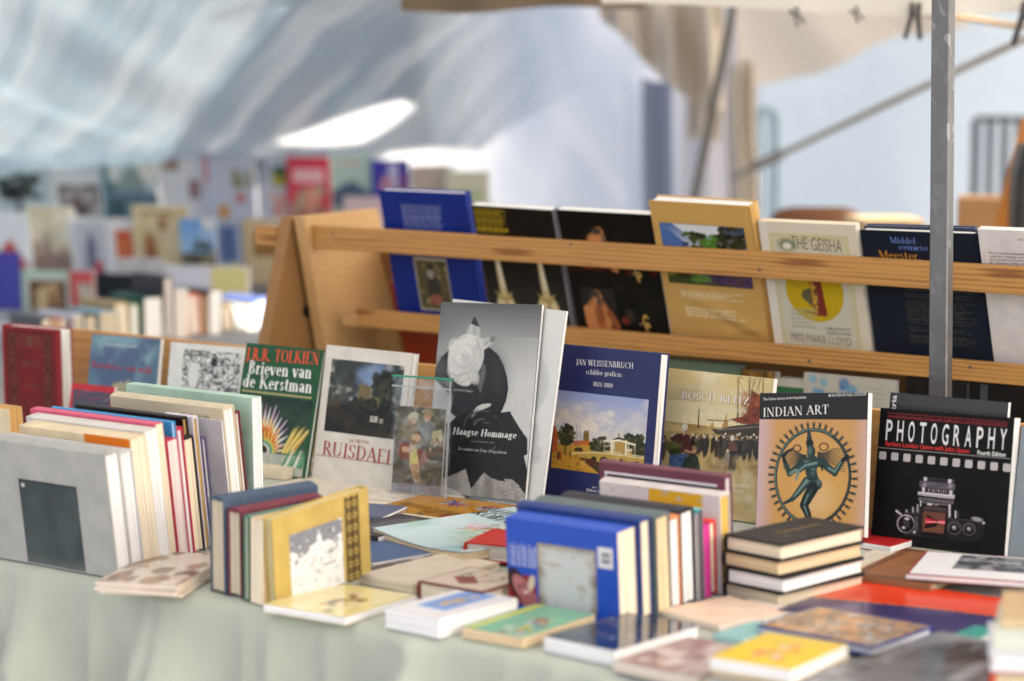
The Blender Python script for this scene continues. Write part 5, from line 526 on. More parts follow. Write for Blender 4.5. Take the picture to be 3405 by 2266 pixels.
    s.zell(985, 1160, 48, 18, (160, 154, 160), .7, -14); s.zell(1040, 1192, 12, 10, G1, .4); s.zpoly([(785, 1085), (826, 1090), (824, 1152), (785, 1148)], G3); s.zpath([(796, 1090), (796, 1146)], 6, 6, G1); s.zpath([(340, 1298), (740, 1338), (1000, 1364)], 4, 3, (104, 99, 104)); s.zell(432, 1278, 12, 12, G1, .5); return s
def a_hat():
    p = POSE['hh']; s = zart('hh', (.0006, .0006, p['w'] - .0006, p['h'] - .0006), 210, 290, (128, 128, 130), 19); y = lambda v: s.P((400, v))[1]
    s.grad((92, 92, 95), (206, 206, 204), y(620), 1); s.grad((206, 206, 204), (212, 210, 207), 0, y(620)); s.mix(np.clip((s.X - .6) / .5, 0, 1) * .3 * (s.Y < y(300)), (226, 226, 226)); s.mix(np.clip(1 - s.X / .3, 0, 1) * np.clip((s.Y - y(620)) * 4, 0, 1) * .6, (104, 104, 107))
    body = [(25, 600), (45, 520), (80, 450), (140, 395), (250, 370), (390, 378), (442, 388), (500, 440), (540, 520), (565, 610), (571, 690), (556, 770), (532, 830), (518, 858), (582, 847), (640, 950), (706, 1045), (704, 1155), (680, 1165), (702, 1260), (713, 1370), (716, 1452), (690, 1440), (640, 1372), (600, 1336), (542, 1330), (550, 1350), (500, 1346), (450, 1330), (396, 1290), (302, 1412), (262, 1268), (180, 1310), (112, 1336), (20, 1350), (-140, 1372), (-140, 900), (60, 930), (140, 940), (190, 890), (152, 860), (156, 780), (120, 700), (60, 640)]
    by = s.Y < y(1265); s.zpoly([(-200, 1240), (800, 1240), (715, 1452), (640, 1482), (470, 1502), (280, 1472), (80, 1385), (-200, 1330)], (190, 187, 183)); m = (s.Y < y(1255)) * (s.Y > y(1500)) * (np.abs(s.a.mean(-1) - lin((190, 187, 183)).mean()) < .01) * 1.0
    st = (np.sin(s.Y * 520 + np.sin(s.X * 9) * 5) > .1) * .55; s.mix(m * st, (112, 108, 104)); s.mix(m * np.clip(s.nz(26, 3) * 2 - .8, 0, 1) * .5, (90, 88, 86)); s.zell(430, 1400, 34, 110, (104, 100, 98), 1, 8, .6); s.zell(330, 1410, 26, 60, (104, 100, 98), 1, -20, .5)
    s.zpoly(body, (33, 33, 35)); s.zell(300, 620, 240, 240, (48, 48, 50), .8, al=.6); s.zell(75, 540, 44, 80, (92, 92, 94), 1, -14, .7); s.zell(500, 600, 40, 130, (56, 56, 58), 1, 10, .6)
    s.zpoly([(318, 852), (345, 815), (390, 795), (450, 791), (444, 812), (400, 830), (350, 858)], (206, 205, 200)); s.zell(330, 860, 26, 12, (150, 149, 146), .9, 40)
    for pts, r_, g in (([(250, 960), (262, 910), (300, 872), (370, 845), (440, 850)], 7, 74), ([(325, 945), (345, 915), (395, 902)], 7, 96), ([(395, 930), (440, 935)], 5, 84), ([(235, 1050), (240, 990), (270, 930)], 5, 58), ([(470, 880), (520, 930), (540, 1000)], 5, 56), ([(190, 890), (260, 830), (270, 850)], 4, 60), ([(455, 1130), (480, 1100)], 6, 90), ([(170, 1150), (240, 1180), (420, 1150)], 3, 52), ([(600, 900), (640, 990), (660, 1060)], 4, 50)): s.zpath(pts, r_, r_ * .5, (g, g, g + 1))
    s.zpoly([(335, 585), (375, 560), (405, 495), (412, 560), (396, 640), (370, 722), (352, 680)], (92, 92, 94)); s.zpath([(392, 520), (370, 700)], 3, 2, (120, 120, 121))
    s.zpoly([(262, 300), (275, 250), (300, 205), (325, 150), (345, 190), (365, 235), (372, 300), (350, 330), (280, 320)], (186, 186, 184)); s.zpoly([(300, 205), (326, 148), (350, 195), (364, 236), (330, 222)], (54, 54, 56)); s.zpath([(325, 320), (330, 225)], 3, 2, (140, 140, 140)); s.zpath([(290, 310), (305, 230)], 4, 2, (210, 210, 208)); s.zpoly([(372, 318), (420, 310), (484, 306), (462, 350), (425, 385), (395, 405)], (188, 188, 186)); s.zpoly([(440, 310), (484, 306), (466, 345), (440, 345)], (120, 120, 121)); s.zpath([(390, 370), (470, 318)], 3, 2, (140, 140, 141)); s.zpath([(395, 390), (440, 350)], 4, 2, (214, 214, 212))
    s.zell(262, 455, 132, 172, (222, 221, 216), .05, 6); s.zell(225, 585, 88, 68, (214, 213, 208), .15, -14); s.zell(335, 380, 60, 70, (208, 207, 203), .3, 10)
    for cx, cy, rx, ry, rot, g in ((300, 560, 70, 60, -30, 196), (190, 520, 62, 90, 12, 206), (330, 470, 54, 96, 12, 200), (190, 400, 60, 80, -20, 212), (270, 350, 84, 46, 4, 214), (250, 440, 80, 84, 8, 206), (246, 432, 58, 62, 14, 222), (244, 436, 40, 44, -10, 200), (240, 434, 27, 30, 10, 218), (238, 434, 14, 16, 0, 190)):
        s.zell(cx + 5, cy + 6, rx, ry, (g - 32,) * 3, .3, rot, .7); s.zell(cx, cy, rx * .95, ry * .95, (min(g + 12, 236), min(g + 11, 235), min(g + 7, 231)), .45, rot, .9)
    for pts in ([(130, 560), (190, 590), (280, 570), (350, 490)], [(150, 600), (230, 640), (300, 600)], [(340, 330), (372, 400), (368, 470)], [(150, 360), (190, 320), (270, 300)]): s.zpath(pts, 3.5, 2, (176, 175, 171))
    s.mix(s.nz(40, 6) * .06, (60, 60, 60)); return s
def a_fan():
    s = Art(150, 150, (34, 56, 38), 23); s.grad((28, 44, 30), (60, 92, 60), .2, 1); s.cloud((24, 34, 26), .3, 1, 3, .5, .8); s.asp = 1.2; s.grad((176, 180, 172), (196, 194, 186), 0, .2); s.cloud((120, 132, 118), .05, .24, 5, .45, .7); cx, cy = .38, .28
    for rr, w_, cols in ((1.0, .05, [(176, 120, 176), (214, 190, 214), (226, 210, 226)]), (.86, .055, [(226, 214, 220), (196, 140, 176), (236, 230, 230)]), (.74, .055, [(230, 200, 70), (236, 218, 120)]), (.62, .055, [(210, 84, 48), (226, 140, 60)]), (.5, .05, [(216, 188, 60), (204, 70, 50)])):
        for i in range(19):
            a = R(4 + i * 9.6); ln = rr * (1 + .06 * math.sin(i * 2.1)); s.seg((cx + .14 * math.cos(a), cy + .14 * math.sin(a)), (cx + .4 * ln * math.cos(a), cy + .62 * ln * math.sin(a)), w_ * .7, .003, cols[i % len(cols)])
    for rr, c in ((.2, (208, 196, 90)), (.175, (110, 156, 80)), (.15, (104, 150, 168)), (.125, (226, 216, 186)), (.1, (34, 34, 26))): s.ell(cx, cy, rr, rr / 1.2, c, .05)
    s.rect(0, .0, 1, .26, (182, 184, 176), .85); s.cloud((150, 160, 148), 0, .26, 6, .5, .7); s.seg((cx - .01, cy - .02), (cx + .02, cy + .3), .008, .005, (24, 34, 24)); s.ell(cx + .01, cy + .12, .02, .07, (28, 44, 28), .3); s.ell(cx - .02, .16, .02, .03, (150, 70, 60), .3)
    for i in range(9): s.seg((.7 + i * .015, .3), (.8 + i * .03, .62 + .02 * (i % 3)), .025, .003, [(214, 196, 80), (226, 216, 150), (200, 150, 60)][i % 3])
    for i in range(7): s.seg((.72 + i * .04, .12), (.8 + i * .035, .34), .022, .006, [(84, 140, 104), (214, 216, 200), (110, 160, 120)][i % 3])
    return s
def a_sketch():
    s = Art(120, 110, (226, 226, 224), 29); X, Y = s.X, s.Y
    for sd, sc, th in ((2, 5, .035), (8, 9, .04), (15, 14, .05)):
        n = s.nz(sc, sd, 2); s.mix((np.abs(n - .5) < th) * .85, (60, 60, 62))
    s.mix(((s.nz(7, 31) > .6) * (np.sin((X + Y * .6) * 210) > .1)) * .7, (70, 70, 72)); s.ell(.55, .75, .06, .12, (40, 40, 42), .4); s.ell(.2, .4, .1, .3, (222, 222, 220), .5); return s
def a_clouds():
    s = Art(90, 100, (92, 128, 152), 31); s.grad((86, 106, 128), (100, 146, 172)); s.cloud((126, 162, 176), 0, 1, 3, .45, .7); s.cloud((84, 104, 136), 0, 1, 4, .52, .72); s.blobs(10, .35, .25, .6, .6, .03, .08, [(206, 196, 140), (196, 186, 130), (222, 212, 170)], .6); s.cloud((70, 96, 140), 0, .4, 3, .5, .7); return s
def a_ornate():
    s = Art(110, 150, (126, 30, 32), 37); Dk = (66, 20, 22); G1 = (98, 62, 48); s.cloud((112, 26, 30), 0, 1, 8, .4, .7)
    for a, b_ in ((.06, .03), (.09, .045), (.24, .05)): s.rect(a, b_, a + .012, 1 - b_, Dk); s.rect(1 - a - .012, b_, 1 - a, 1 - b_, Dk)
    s.rect(.06, .03, .94, .045, Dk); s.rect(.06, .955, .94, .97, Dk); s.rect(.1, .05, .24, .95, G1, .55); s.rect(.76, .05, .9, .95, G1, .55); s.rect(.26, .82, .74, .95, G1, .4)
    for y in (.12, .37, .62, .87):
        for x in (.17, .83):
            for d in (-1, 1): s.seg((x - .06, y - .06 * d), (x + .06, y + .06 * d), .008, .008, Dk)
            s.rect(x - .065, y - .1, x + .065, y - .09, Dk); s.rect(x - .065, y + .09, x + .065, y + .1, Dk); s.ell(x, y, .03, .025, Dk, .3)
    s.ring(.5, .66, .2, .12, .06, Dk, 0, 180); s.rect(.295, .3, .305, .66, Dk); s.rect(.695, .3, .705, .66, Dk); s.rect(.3, .06, .7, .3, (118, 32, 34), .6); s.ring(.5, .28, .12, .09, .08, Dk)
    for i in range(6): s.ell(.36 + i * .055, .64 + .03 * math.sin(i / 5 * 3.14), .018, .022, G1, .4); s.ell(.38 + i * .05, .45, .014, .016, G1, .4)
    s.ell(.5, .88, .05, .045, (110, 70, 52), .4); return s
def a_garden():
    s = Art(130, 100, (60, 74, 34), 41); s.grad((62, 104, 170), (206, 214, 226), .55, 1); s.poly([(0, .95), (.1, .9), (.3, .66), (.35, .55), (0, .55)], (74, 112, 176)); s.poly([(.15, 1), (.72, 1), (.7, .86), (.35, .8)], (216, 222, 230)); s.blobs(140, .25, .45, .95, .85, .015, .05, [(40, 48, 24), (62, 76, 32), (84, 100, 44), (30, 36, 20)]); s.rect(.7, .5, 1, 1, (46, 42, 26), .75); s.blobs(40, .7, .5, 1, 1, .015, .04, [(54, 56, 30), (30, 28, 18)])
    s.blobs(120, 0, .36, 1, .6, .015, .045, [(110, 124, 54), (136, 148, 76), (76, 92, 40), (58, 70, 34)]); s.blobs(50, 0, .1, .45, .4, .02, .05, [(88, 92, 38), (52, 46, 24), (140, 128, 60)]); s.poly([(.38, .05), (1, 0), (1, .3), (.42, .32)], (84, 62, 104)); s.blobs(60, .4, .04, 1, .3, .012, .03, [(104, 80, 128), (66, 48, 82), (92, 72, 60)], .8); s.blobs(12, .5, .6, .65, .85, .02, .05, [(92, 148, 52), (76, 130, 40)], .8); s.blobs(14, .3, .05, .5, .16, .015, .04, [(100, 150, 56)], .7); return s
def a_oldmen():
    p = POSE['rb3']; s = Art(140, 150, (17, 16, 16), 43); s.cloud((26, 24, 22), 0, 1, 4, .5, .8); x0, y0, x1, y1 = rcn('rb3', 'm1'); s.asp = 1.07; F1 = (204, 136, 86); F2 = (150, 86, 52)
    X = lambda u: x0 + (x1 - x0) * u; Y = lambda v: y0 + (y1 - y0) * v
    s.ell(X(.3), Y(.72), .1, .08, F1, .5); s.ell(X(.36), Y(.92), .05, .05, F1, .4); s.ell(X(.33), Y(.96), .05, .03, (70, 60, 52), .5); s.ell(X(.42), Y(.82), .025, .04, (120, 100, 84), .5); s.path([(X(.3), Y(.55)), (X(.42), Y(.28)), (X(.55), Y(.2))], .035, .02, (186, 130, 84)); s.poly([(X(0), Y(.36)), (X(.3), Y(.4)), (X(.66), Y(.34)), (X(.6), Y(.22)), (X(.02), Y(.18))], (120, 34, 28)); s.cloud((84, 22, 20), Y(.15), Y(.4), 12, .5, .7); s.ell(X(.52), Y(.22), .035, .02, F1, .4)
    x0, y0, x1, y1 = rcn('rb3', 'm2'); s.rect(x0 - .01, y0, x1, y1, (50, 46, 44), .7); s.ell(X(.42), Y(.3), .13, .17, F1, .35); s.ell(X(.46), Y(.4), .05, .1, F2, .8); s.ell(X(.46), Y(.8), .05, .055, F1, .35); s.ell(X(.4), Y(.86), .055, .03, (74, 64, 56), .5); s.ell(X(.5), Y(.7), .03, .045, (96, 80, 66), .5); s.path([(X(.1), Y(.5)), (X(.1), Y(.2)), (X(.25), Y(-.02))], .04, .03, F1); s.path([(X(.75), Y(.45)), (X(.95), Y(.15))], .035, .03, F2); s.ell(X(.95), Y(.06), .03, .02, (140, 40, 34), .4); s.rect(x1, y0 - .02, x1 + .012, y1, (12, 12, 12)); s.ell(x1 + .07, y0 + .12, .04, .03, (120, 44, 40), .6); s.ell(x1 + .13, y0 + .17, .04, .05, (56, 52, 46), .9, 30)
    for k in ('g1', 'g2'): x0, y0, x1, y1 = rcn('rb3', k); s.ring(X(.5), Y(.7), .028, .045, .3, (206, 170, 90), 30, 330); s.ring(X(.6), Y(.3), .024, .035, .3, (206, 170, 90), -10, 270); s.ell(X(-.3), Y(.5), .014, .014, (130, 96, 76), .5)
    return s
def a_garlic():
    s = Art(130, 140, (25, 23, 22), 47); s.grad((18, 17, 17), (60, 57, 54), 0, 1) if False else None; s.mix(np.clip(.55 - s.Y, 0, 1), (70, 67, 62)); s.asp = 1.2
    for k in ('g1', 'g2'):
        x0, y0, x1, y1 = rcn('rb2', k); y0 = max(y0, 0); cx = (x0 + x1) / 2; hh = y1 - y0
        s.path([(cx - .02, y1), (cx - .01, y1 - hh * .35), (cx, y1 - hh * .6)], .03, .05, (196, 180, 140)); s.path([(cx - .015, y1), (cx, y1 - hh * .4)], .014, .018, (226, 218, 196)); s.ell(cx, y0 + hh * .22, (x1 - x0) * .62, hh * .29, (206, 194, 146), .15)
        for d in (-.5, -.2, .15, .45): s.ell(cx + d * (x1 - x0) * .8, y0 + hh * .18, .04, hh * .22, (224, 212, 170) if d != .15 else (160, 132, 104), .6, d * 30); s.seg((cx + d * .1, y0 + hh * .4), (cx + d * .22, y0 + hh * .52), .02, .004, (176, 150, 96))
    x0, y0, x1, y1 = rcn('rb2', 'b'); s.lines(x0, y0, x1, y1, 13, (176, 150, 30), .8, ragged=.18, fill=.62); return s
def a_geisha():
    p = POSE['rb5']; s = Art(140, 150, (222, 214, 198), 53); s.asp = 1.2; x0, y0, x1, y1 = rcn('rb5', 'p'); s.rect(x0, max(y0, .01), x1, y1, (206, 206, 190)); s.mix(((s.X > x0) & (s.X < x1) & (s.Y > y0) & (s.Y < y1)) * np.clip(np.maximum(np.abs(s.X - (x0 + x1) / 2) / (x1 - x0) * 2, np.abs(s.Y - (y0 + y1) / 2) / (y1 - y0) * 2) * 4 - 3.2, 0, 1) * .6, (206, 194, 110)); s.rect(0, 0, x0, 1, (228, 224, 216))
    dx0, dy0, dx1, dy1 = rcn('rb5', 'disc'); cx, cy, a, b = (dx0 + dx1) / 2, (dy0 + dy1) / 2, (dx1 - dx0) / 2, (dy1 - dy0) / 2; s.ell(cx, cy, a, b, (198, 170, 28), .02); X = lambda u: cx + a * u; Y = lambda v: cy + b * v
    s.poly([(X(-.18), Y(.45)), (X(.25), Y(.45)), (X(.36), Y(-.8)), (X(-.02), Y(-.8)), (X(-.08), Y(-.3))], (140, 52, 40)); s.poly([(X(-.14), Y(.3)), (X(-.02), Y(.3)), (X(.02), Y(-.75)), (X(-.1), Y(-.7))], (196, 150, 50)); s.poly([(X(-.12), Y(.1)), (X(-.4), Y(.02)), (X(-.48), Y(-.2)), (X(-.1), Y(-.55))], (96, 90, 64))
    for i in range(5): s.seg((X(.0 + .06 * i), Y(.4)), (X(.06 + .06 * i), Y(-.78)), .003, .003, (80, 34, 30))
    s.blobs(24, X(-.1), Y(-.75), X(.1), Y(.2), .008, .016, [(206, 176, 66), (70, 96, 90), (150, 60, 46)], .8); s.seg((X(-.45), Y(-.66)), (X(.1), Y(-.78)), .008, .004, (110, 92, 34)); s.ell(x0 + .22 * (x1 - x0), y1 - .09 * (y1 - y0), .09, .045, (120, 140, 100), .7); s.ell(x0 + .22 * (x1 - x0), y1 - .1 * (y1 - y0), .045, .025, (232, 230, 220), .5); s.lines(x0 + .12, y0 + .18, x0 + .42, y0 + .34, 5, (160, 164, 150), .6); s.lines(x0 + .2, y0 + .035, x1 - .12, y0 + .075, 2, (150, 146, 130), .7); s.lines(x0 + .1, y1 - .05, x1 - .1, y1 - .035, 1, (150, 146, 120), .6); return s
def a_stain():
    p = POSE['C1']; s = Art(160, 120, (40, 84, 190), 59); s.asp = .7; s.mix(s.nz(3) * .3, (30, 64, 170)); x0, y0, x1, y1 = rcn('C1', 's'); n = s.nz(9, 7); m = ((s.X > x0) & (s.X < x1) & (s.Y > y0) & (s.Y < y1)) * 1.0; ed = np.minimum(np.minimum(s.X - x0, x1 - s.X) / .09, (y1 - s.Y) / .14)
    s.mix(m, (206, 208, 206)); s.mix(m * np.clip(1 - ed - n * 1.1 + .35, 0, 1), (120, 92, 62)); s.mix(m * np.clip((n - .62) * 6, 0, 1) * .5, (176, 150, 120)); x0, y0, x1, y1 = rcn('C1', 't'); s.lines(x0 + .01, y0, x1, y1, 15, (206, 210, 222), .75, vert=True)
    x0, y0, x1, y1 = rcn('C1', 'f'); s.rect(x0, y0, x1, y1, (150, 40, 46)); X = lambda u: x0 + (x1 - x0) * u; Y = lambda v: y0 + (y1 - y0) * v
    s.ell(X(.4), Y(.62), .085, .2, (40, 26, 28), .2, 20); s.ell(X(.55), Y(.5), .075, .17, (190, 122, 122), .2, 25); s.ell(X(.75), Y(.2), .08, .1, (176, 108, 108), .4); s.ell(X(.42), Y(.58), .012, .02, (60, 36, 38), .4); s.ell(X(.58), Y(.66), .012, .02, (60, 36, 38), .4); s.ell(X(.64), Y(.42), .03, .018, (226, 206, 204), .4, 30); s.ell(X(.85), Y(.75), .03, .09, (222, 206, 180), .4, -10); s.rect(x1, y0 - .3, x1 + .003, y0, (40, 84, 190)); x0, y0, x1, y1 = rcn('C1', 'b'); s.rect(x0, y0, x1, y1, (226, 226, 226)); s.rect(x0 + .03, y0 + .05, x1 - .02, y1 - .06, (190, 190, 196)); s.lines(x0 + .03, y0 + .06, x1 - .02, y1 - .06, 14, (90, 90, 96), .9, ragged=0); return s
def a_frost():
    s = Art(120, 110, (226, 228, 230), 61); n = s.nz(9, 5, 4); s.mix(np.clip((s.Y + (n - .5) * 1.0 - .72) / .08, 0, 1), (130, 134, 144)); s.mix(np.clip((n - .56) * 9, 0, 1) * np.clip(s.Y * 1.6 - .35, 0, 1), (140, 142, 150)); s.mix(np.clip((s.nz(22, 8) - .64) * 9, 0, 1) * .5, (110, 108, 104)); s.lines(.62, .32, .9, .42, 1, (120, 120, 126), .5); return s
def a_scroll():
    s = Art(44, 160, (196, 170, 96), 67); s.asp = 4; Dk = (70, 56, 34); s.rect(0, 0, 1, 1, (150, 124, 66), .4)
    for i in range(7):
        y = .07 + i * .14
        for d in (-1, 1): s.ring(.5 + d * .2, y, .22, .055, .28, Dk); s.ell(.5 + d * .2, y, .07, .018, Dk, .3); s.ell(.5 + d * .38, y + .07, .07, .02, Dk, .4)
        s.ell(.5, y + .07, .1, .03, Dk, .3)
    s.rect(0, 0, .06, 1, Dk); s.rect(.94, 0, 1, 1, Dk); return s
def a_dark_panel():
    s = Art(60, 80, (74, 84, 86), 71); s.cloud((62, 72, 74), 0, 1, 4, .4, .7); s.rect(0, 0, 1, .012, (44, 50, 52)); s.rect(0, .985, 1, 1, (44, 50, 52)); s.rect(0, 0, .015, 1, (44, 50, 52)); s.mix(np.clip(.14 - s.Y, 0, 1) * 3, (112, 122, 116)); s.ell(.07, .93, .03, .025, (196, 200, 200), .5); return s
def a_fantasy():
    s = Art(160, 140, (190, 212, 216), 73); s.asp = .85; s.cloud((206, 224, 226), 0, 1, 3, .45, .7); s.cloud((160, 196, 206), 0, .45, 4, .5, .75); s.cloud((170, 198, 176), .2, .5, 5, .5, .75); P_ = [(196, 168, 128), (176, 140, 100), (206, 186, 150), (150, 122, 84)]
    s.blobs(60, .3, .45, .62, .75, .012, .035, P_ + [(206, 206, 196)], .75); s.blobs(16, .22, .48, .36, .6, .015, .03, [(214, 190, 204), (206, 176, 196)], .75); s.blobs(50, .5, .3, .95, .48, .012, .03, [(166, 140, 90), (150, 170, 136), (196, 176, 130)], .7); s.blobs(14, .35, .7, .5, .8, .014, .026, [(170, 122, 80), (190, 150, 110)], .8); s.blobs(30, .4, .25, .7, .42, .02, .05, [(186, 206, 190), (170, 200, 196)], .5); s.blobs(9, .75, .12, .8, .22, .008, .02, [(96, 104, 86)], .7); s.path([(.3, .5), (.27, .42)], .012, .006, (190, 140, 90)); s.path([(.5, .42), (.52, .3)], .012, .006, (190, 160, 110)); return s
def a_folk():
    s = Art(130, 150, (190, 134, 26), 79); Rd = (196, 66, 34); Bl = (62, 58, 130); Cy = (86, 164, 196); s.mix(s.nz(20) * .15, (150, 100, 20)); cx, cy = .74, .55
    for i in range(9): a = R(-10 + i * 25); s.seg((cx, cy), (cx + .2 * math.cos(a), cy + .16 * math.sin(a)), .022, .004, [Cy, Rd, Bl][i % 3])
    for i in range(7): a = R(170 + i * 18); s.seg((cx - .02, cy - .05), (cx + .24 * math.cos(a), cy - .05 + .16 * math.sin(a)), .016, .004, [Bl, Rd][i % 2])
    s.ell(.09, .3, .07, .05, Rd, .1); s.ell(.2, .12, .1, .05, Rd, .1); s.ell(.08, .1, .05, .04, Bl, .1); s.ell(.1, .75, .06, .05, Bl, .1); s.ell(.06, .9, .06, .05, Rd, .1); s.blobs(16, .6, .05, .95, .3, .015, .035, [Rd, Bl, Cy]); s.blobs(6, 0, .2, .14, .95, .02, .04, [Rd, Bl]); return s
def a_noise(seed, cols, sc=7, w=70, h=70, base=None, n=50, r=(.02, .07)):
    s = Art(w, h, base or cols[0], seed); s.blobs(n, 0, 0, 1, 1, r[0], r[1], cols, .8); s.cloud(cols[-1], 0, 1, sc, .5, .7); return s
def a_panel(seed, ground, box, pic_cols, lines=None, lcol=(110, 110, 112), w=60, h=80):
    s = Art(w, h, ground, seed); s.mix(s.nz(4) * .06, (120, 120, 120)); x0, y0, x1, y1 = box; s.rect(x0, y0, x1, y1, pic_cols[0]); m = ((s.X > x0) & (s.X < x1) & (s.Y > y0) & (s.Y < y1)); sv = s.a.copy(); s.blobs(26, x0, y0, x1, y1, .03, .1, pic_cols, .8); s.a = np.where(m[..., None], s.a, sv)
    if lines: s.lines(*lines, lcol, .7)
    return s

# ------------------------------------------------------------------ the place: ground, far building, canopies
U = Vector((math.cos(R(YAW)), -math.sin(R(YAW)), 0)); Bk = Vector((math.sin(R(YAW)), math.cos(R(YAW)), 0)); FR = Vector((.13, 2.916, 0))   # along the stall, away from the customer, a point of the front edge
def along(o, u=U, b=Bk): return Matrix(((u.x, b.x, 0, o.x), (u.y, b.y, 0, o.y), (0, 0, 1, o.z), (0, 0, 0, 1)))
m, nt, b = new_mat('paving'); tc = nd(nt, 'ShaderNodeTexCoord'); br = nd(nt, 'ShaderNodeTexBrick'); br.inputs['Scale'].default_value = 4; br.inputs['Color1'].default_value = (.27, .255, .24, 1); br.inputs['Color2'].default_value = (.22, .21, .2, 1); br.inputs['Mortar'].default_value = (.16, .15, .14, 1); br.inputs['Mortar Size'].default_value = .012
nt.links.new(tc.outputs['Object'], br.inputs[0]); nt.links.new(br.outputs[0], b.inputs['Base Color']); b.inputs['Roughness'].default_value = .85
g = MB(); g.add([(-120, -120, 0), (120, -120, 0), (120, 120, 0), (-120, 120, 0)], [(0, 1, 2, 3)]); struct(g.build('ground', m))
root = empty('town_house', Matrix.Translation((0, 27, 0)), 'long pale plastered building far behind the market tent', 'building')
w_ = MB(); w_.box(-30, 30, 0, 8, 0, 9); w_.build('wall', plain('plaster', (214, 210, 204), .9, amt=.06, scale=.6), root)
r_ = MB(); r_.prism([(-.4, 9), (4, 12.5), (8.4, 9)], -30.4, 30.4, axis=0); r_.build('roof', plain('roof_slate', (92, 84, 82), .8, amt=.2, scale=3), root)
glass = plain('window_glass', (52, 60, 70), .12, amt=.1)
for i in range(-9, 10):
    for z in (1.2, 5.2):
        a = MB(); a.box(i * 3 - .6, i * 3 + .6, -.04, .0, z, z + 2.1); f = a.build('window', plain('window_paint', (230, 228, 222), .5) if 'wp' not in _cache else _cache['wp'], root); _cache['wp'] = f.data.materials[0]
        a = MB(); a.box(i * 3 - .5, i * 3 + .5, -.05, -.042, z + .1, z + 2.0); a.build('pane', glass, f)

canvas_w = sheet_mat('white_canvas', (226, 224, 218), trans=.26, wr=((3, 3, 3), .01))
canvas_b = sheet_mat('beige_canvas', (216, 206, 192), trans=.28, wr=((6, 6, 2), .004))
canvas_p = sheet_mat('pale_canvas', (218, 208, 198), trans=.4, wr=((9, 9, 5), .006))
steel = None
m, nt, b = new_mat('galvanised_steel'); tc = nd(nt, 'ShaderNodeTexCoord'); vo = nd(nt, 'ShaderNodeTexVoronoi'); vo.inputs['Scale'].default_value = 85; mp = nd(nt, 'ShaderNodeMapping'); mp.inputs['Scale'].default_value = (1, 1, .6); nt.links.new(tc.outputs['Object'], mp.inputs[0]); n1 = nd(nt, 'ShaderNodeTexNoise'); n1.inputs['Scale'].default_value = 30; n1.inputs['Detail'].default_value = 6; nt.links.new(mp.outputs[0], n1.inputs['Vector'])
mxv = nd(nt, 'ShaderNodeMix', data_type='VECTOR'); mxv.inputs[0].default_value = .05; nt.links.new(mp.outputs[0], mxv.inputs[4]); nt.links.new(n1.outputs[1], mxv.inputs[5]); nt.links.new(mxv.outputs[1], vo.inputs['Vector'])
rp = nd(nt, 'ShaderNodeValToRGB'); nt.links.new(vo.outputs['Color'], rp.inputs[0]); e = rp.color_ramp.elements; e[0].color = (.19, .2, .215, 1); e[0].position = .0; e[1].position = .55; e[1].color = (.21, .22, .235, 1); el = e.new(.8); el.color = (.25, .26, .275, 1); el = e.new(.9); el.color = (.46, .475, .49, 1)
n2 = nd(nt, 'ShaderNodeTexNoise'); n2.inputs['Scale'].default_value = 7; nt.links.new(tc.outputs['Object'], n2.inputs['Vector']); mx = nd(nt, 'ShaderNodeMix', data_type='RGBA', blend_type='MULTIPLY'); mx.inputs[0].default_value = .45; nt.links.new(rp.outputs[0], mx.inputs[6]); nt.links.new(n2.outputs[0], mx.inputs[7]); cr = nd(nt, 'ShaderNodeBrightContrast'); cr.inputs[1].default_value = .02
nt.links.new(mx.outputs[2], cr.inputs[0]); nt.links.new(cr.outputs[0], b.inputs['Base Color']); b.inputs['Metallic'].default_value = .8; b.inputs['Roughness'].default_value = .42; steel = m
dark_steel = plain('dull_dark_steel', (98, 96, 92), .5, .3); pale_tube = plain('pale_tube_paint', (140, 168, 180), .5); black_plastic = plain('black_plastic', (24, 24, 26), .45)

# roof over the stall: out of sight, it keeps the sun off the books
root = empty('stall_canopy', Matrix.Translation((0, 0, 0)), 'white canvas roof stretched over the book tables', 'canopy')
a = MB(); a.grid(lambda s, t: (-4.2 + 7.6 * s, 1.5 + 4.4 * t, 2.36 + .05 * math.sin(s * 9) * math.sin(t * 7) - .25 * abs(t - .5)), 30, 20); a.build('roof_sheet', canvas_w, root, smooth=True)
for x in (-4.1, 3.3):
    a = MB(); a.tube([(x, 1.5, 2.2), (x, 5.9, 2.2)], .02); a.build('roof_bar', steel, root)
    for y in (1.55, 5.85): a = MB(); a.tube([(x, y, 0), (x, y, 2.25)], .02); a.build('leg', steel, root)
for y in (1.5, 3.7, 5.9): a = MB(); a.tube([(-4.1, y, 2.2), (3.3, y, 2.2)], .02); a.build('roof_bar', steel, root)

# sagging clear plastic sheet over the far table
film = sheet_mat('milky_plastic', (134, 152, 160), trans=.52, clear=.13, gloss=.2, rough=.22, wr=((.5, 10, 0), .011, (0, 0, R(67))))
nt = film.node_tree; tc = nd(nt, 'ShaderNodeTexCoord'); sp = nd(nt, 'ShaderNodeSeparateXYZ'); nt.links.new(tc.outputs['Object'], sp.inputs[0]); mg = nd(nt, 'ShaderNodeMapRange', interpolation_type='SMOOTHSTEP'); mg.inputs['From Min'].default_value = -.35; mg.inputs['From Max'].default_value = .36; nt.links.new(sp.outputs['X'], mg.inputs[0])
out = nt.nodes['Material Output']; fin = out.inputs[0].links[0].from_socket; tp = nd(nt, 'ShaderNodeBsdfTransparent'); ms = nd(nt, 'ShaderNodeMixShader'); nt.links.new(mg.outputs[0], ms.inputs[0]); nt.links.new(fin, ms.inputs[1]); nt.links.new(tp.outputs[0], ms.inputs[2]); nt.links.new(ms.outputs[0], out.inputs[0])   # the film turns clear towards its right end
def film_px(p): return 1178 + 5563 * p[0] / p[1], 100 + (1.55 - p[2]) / p[1] * 5563
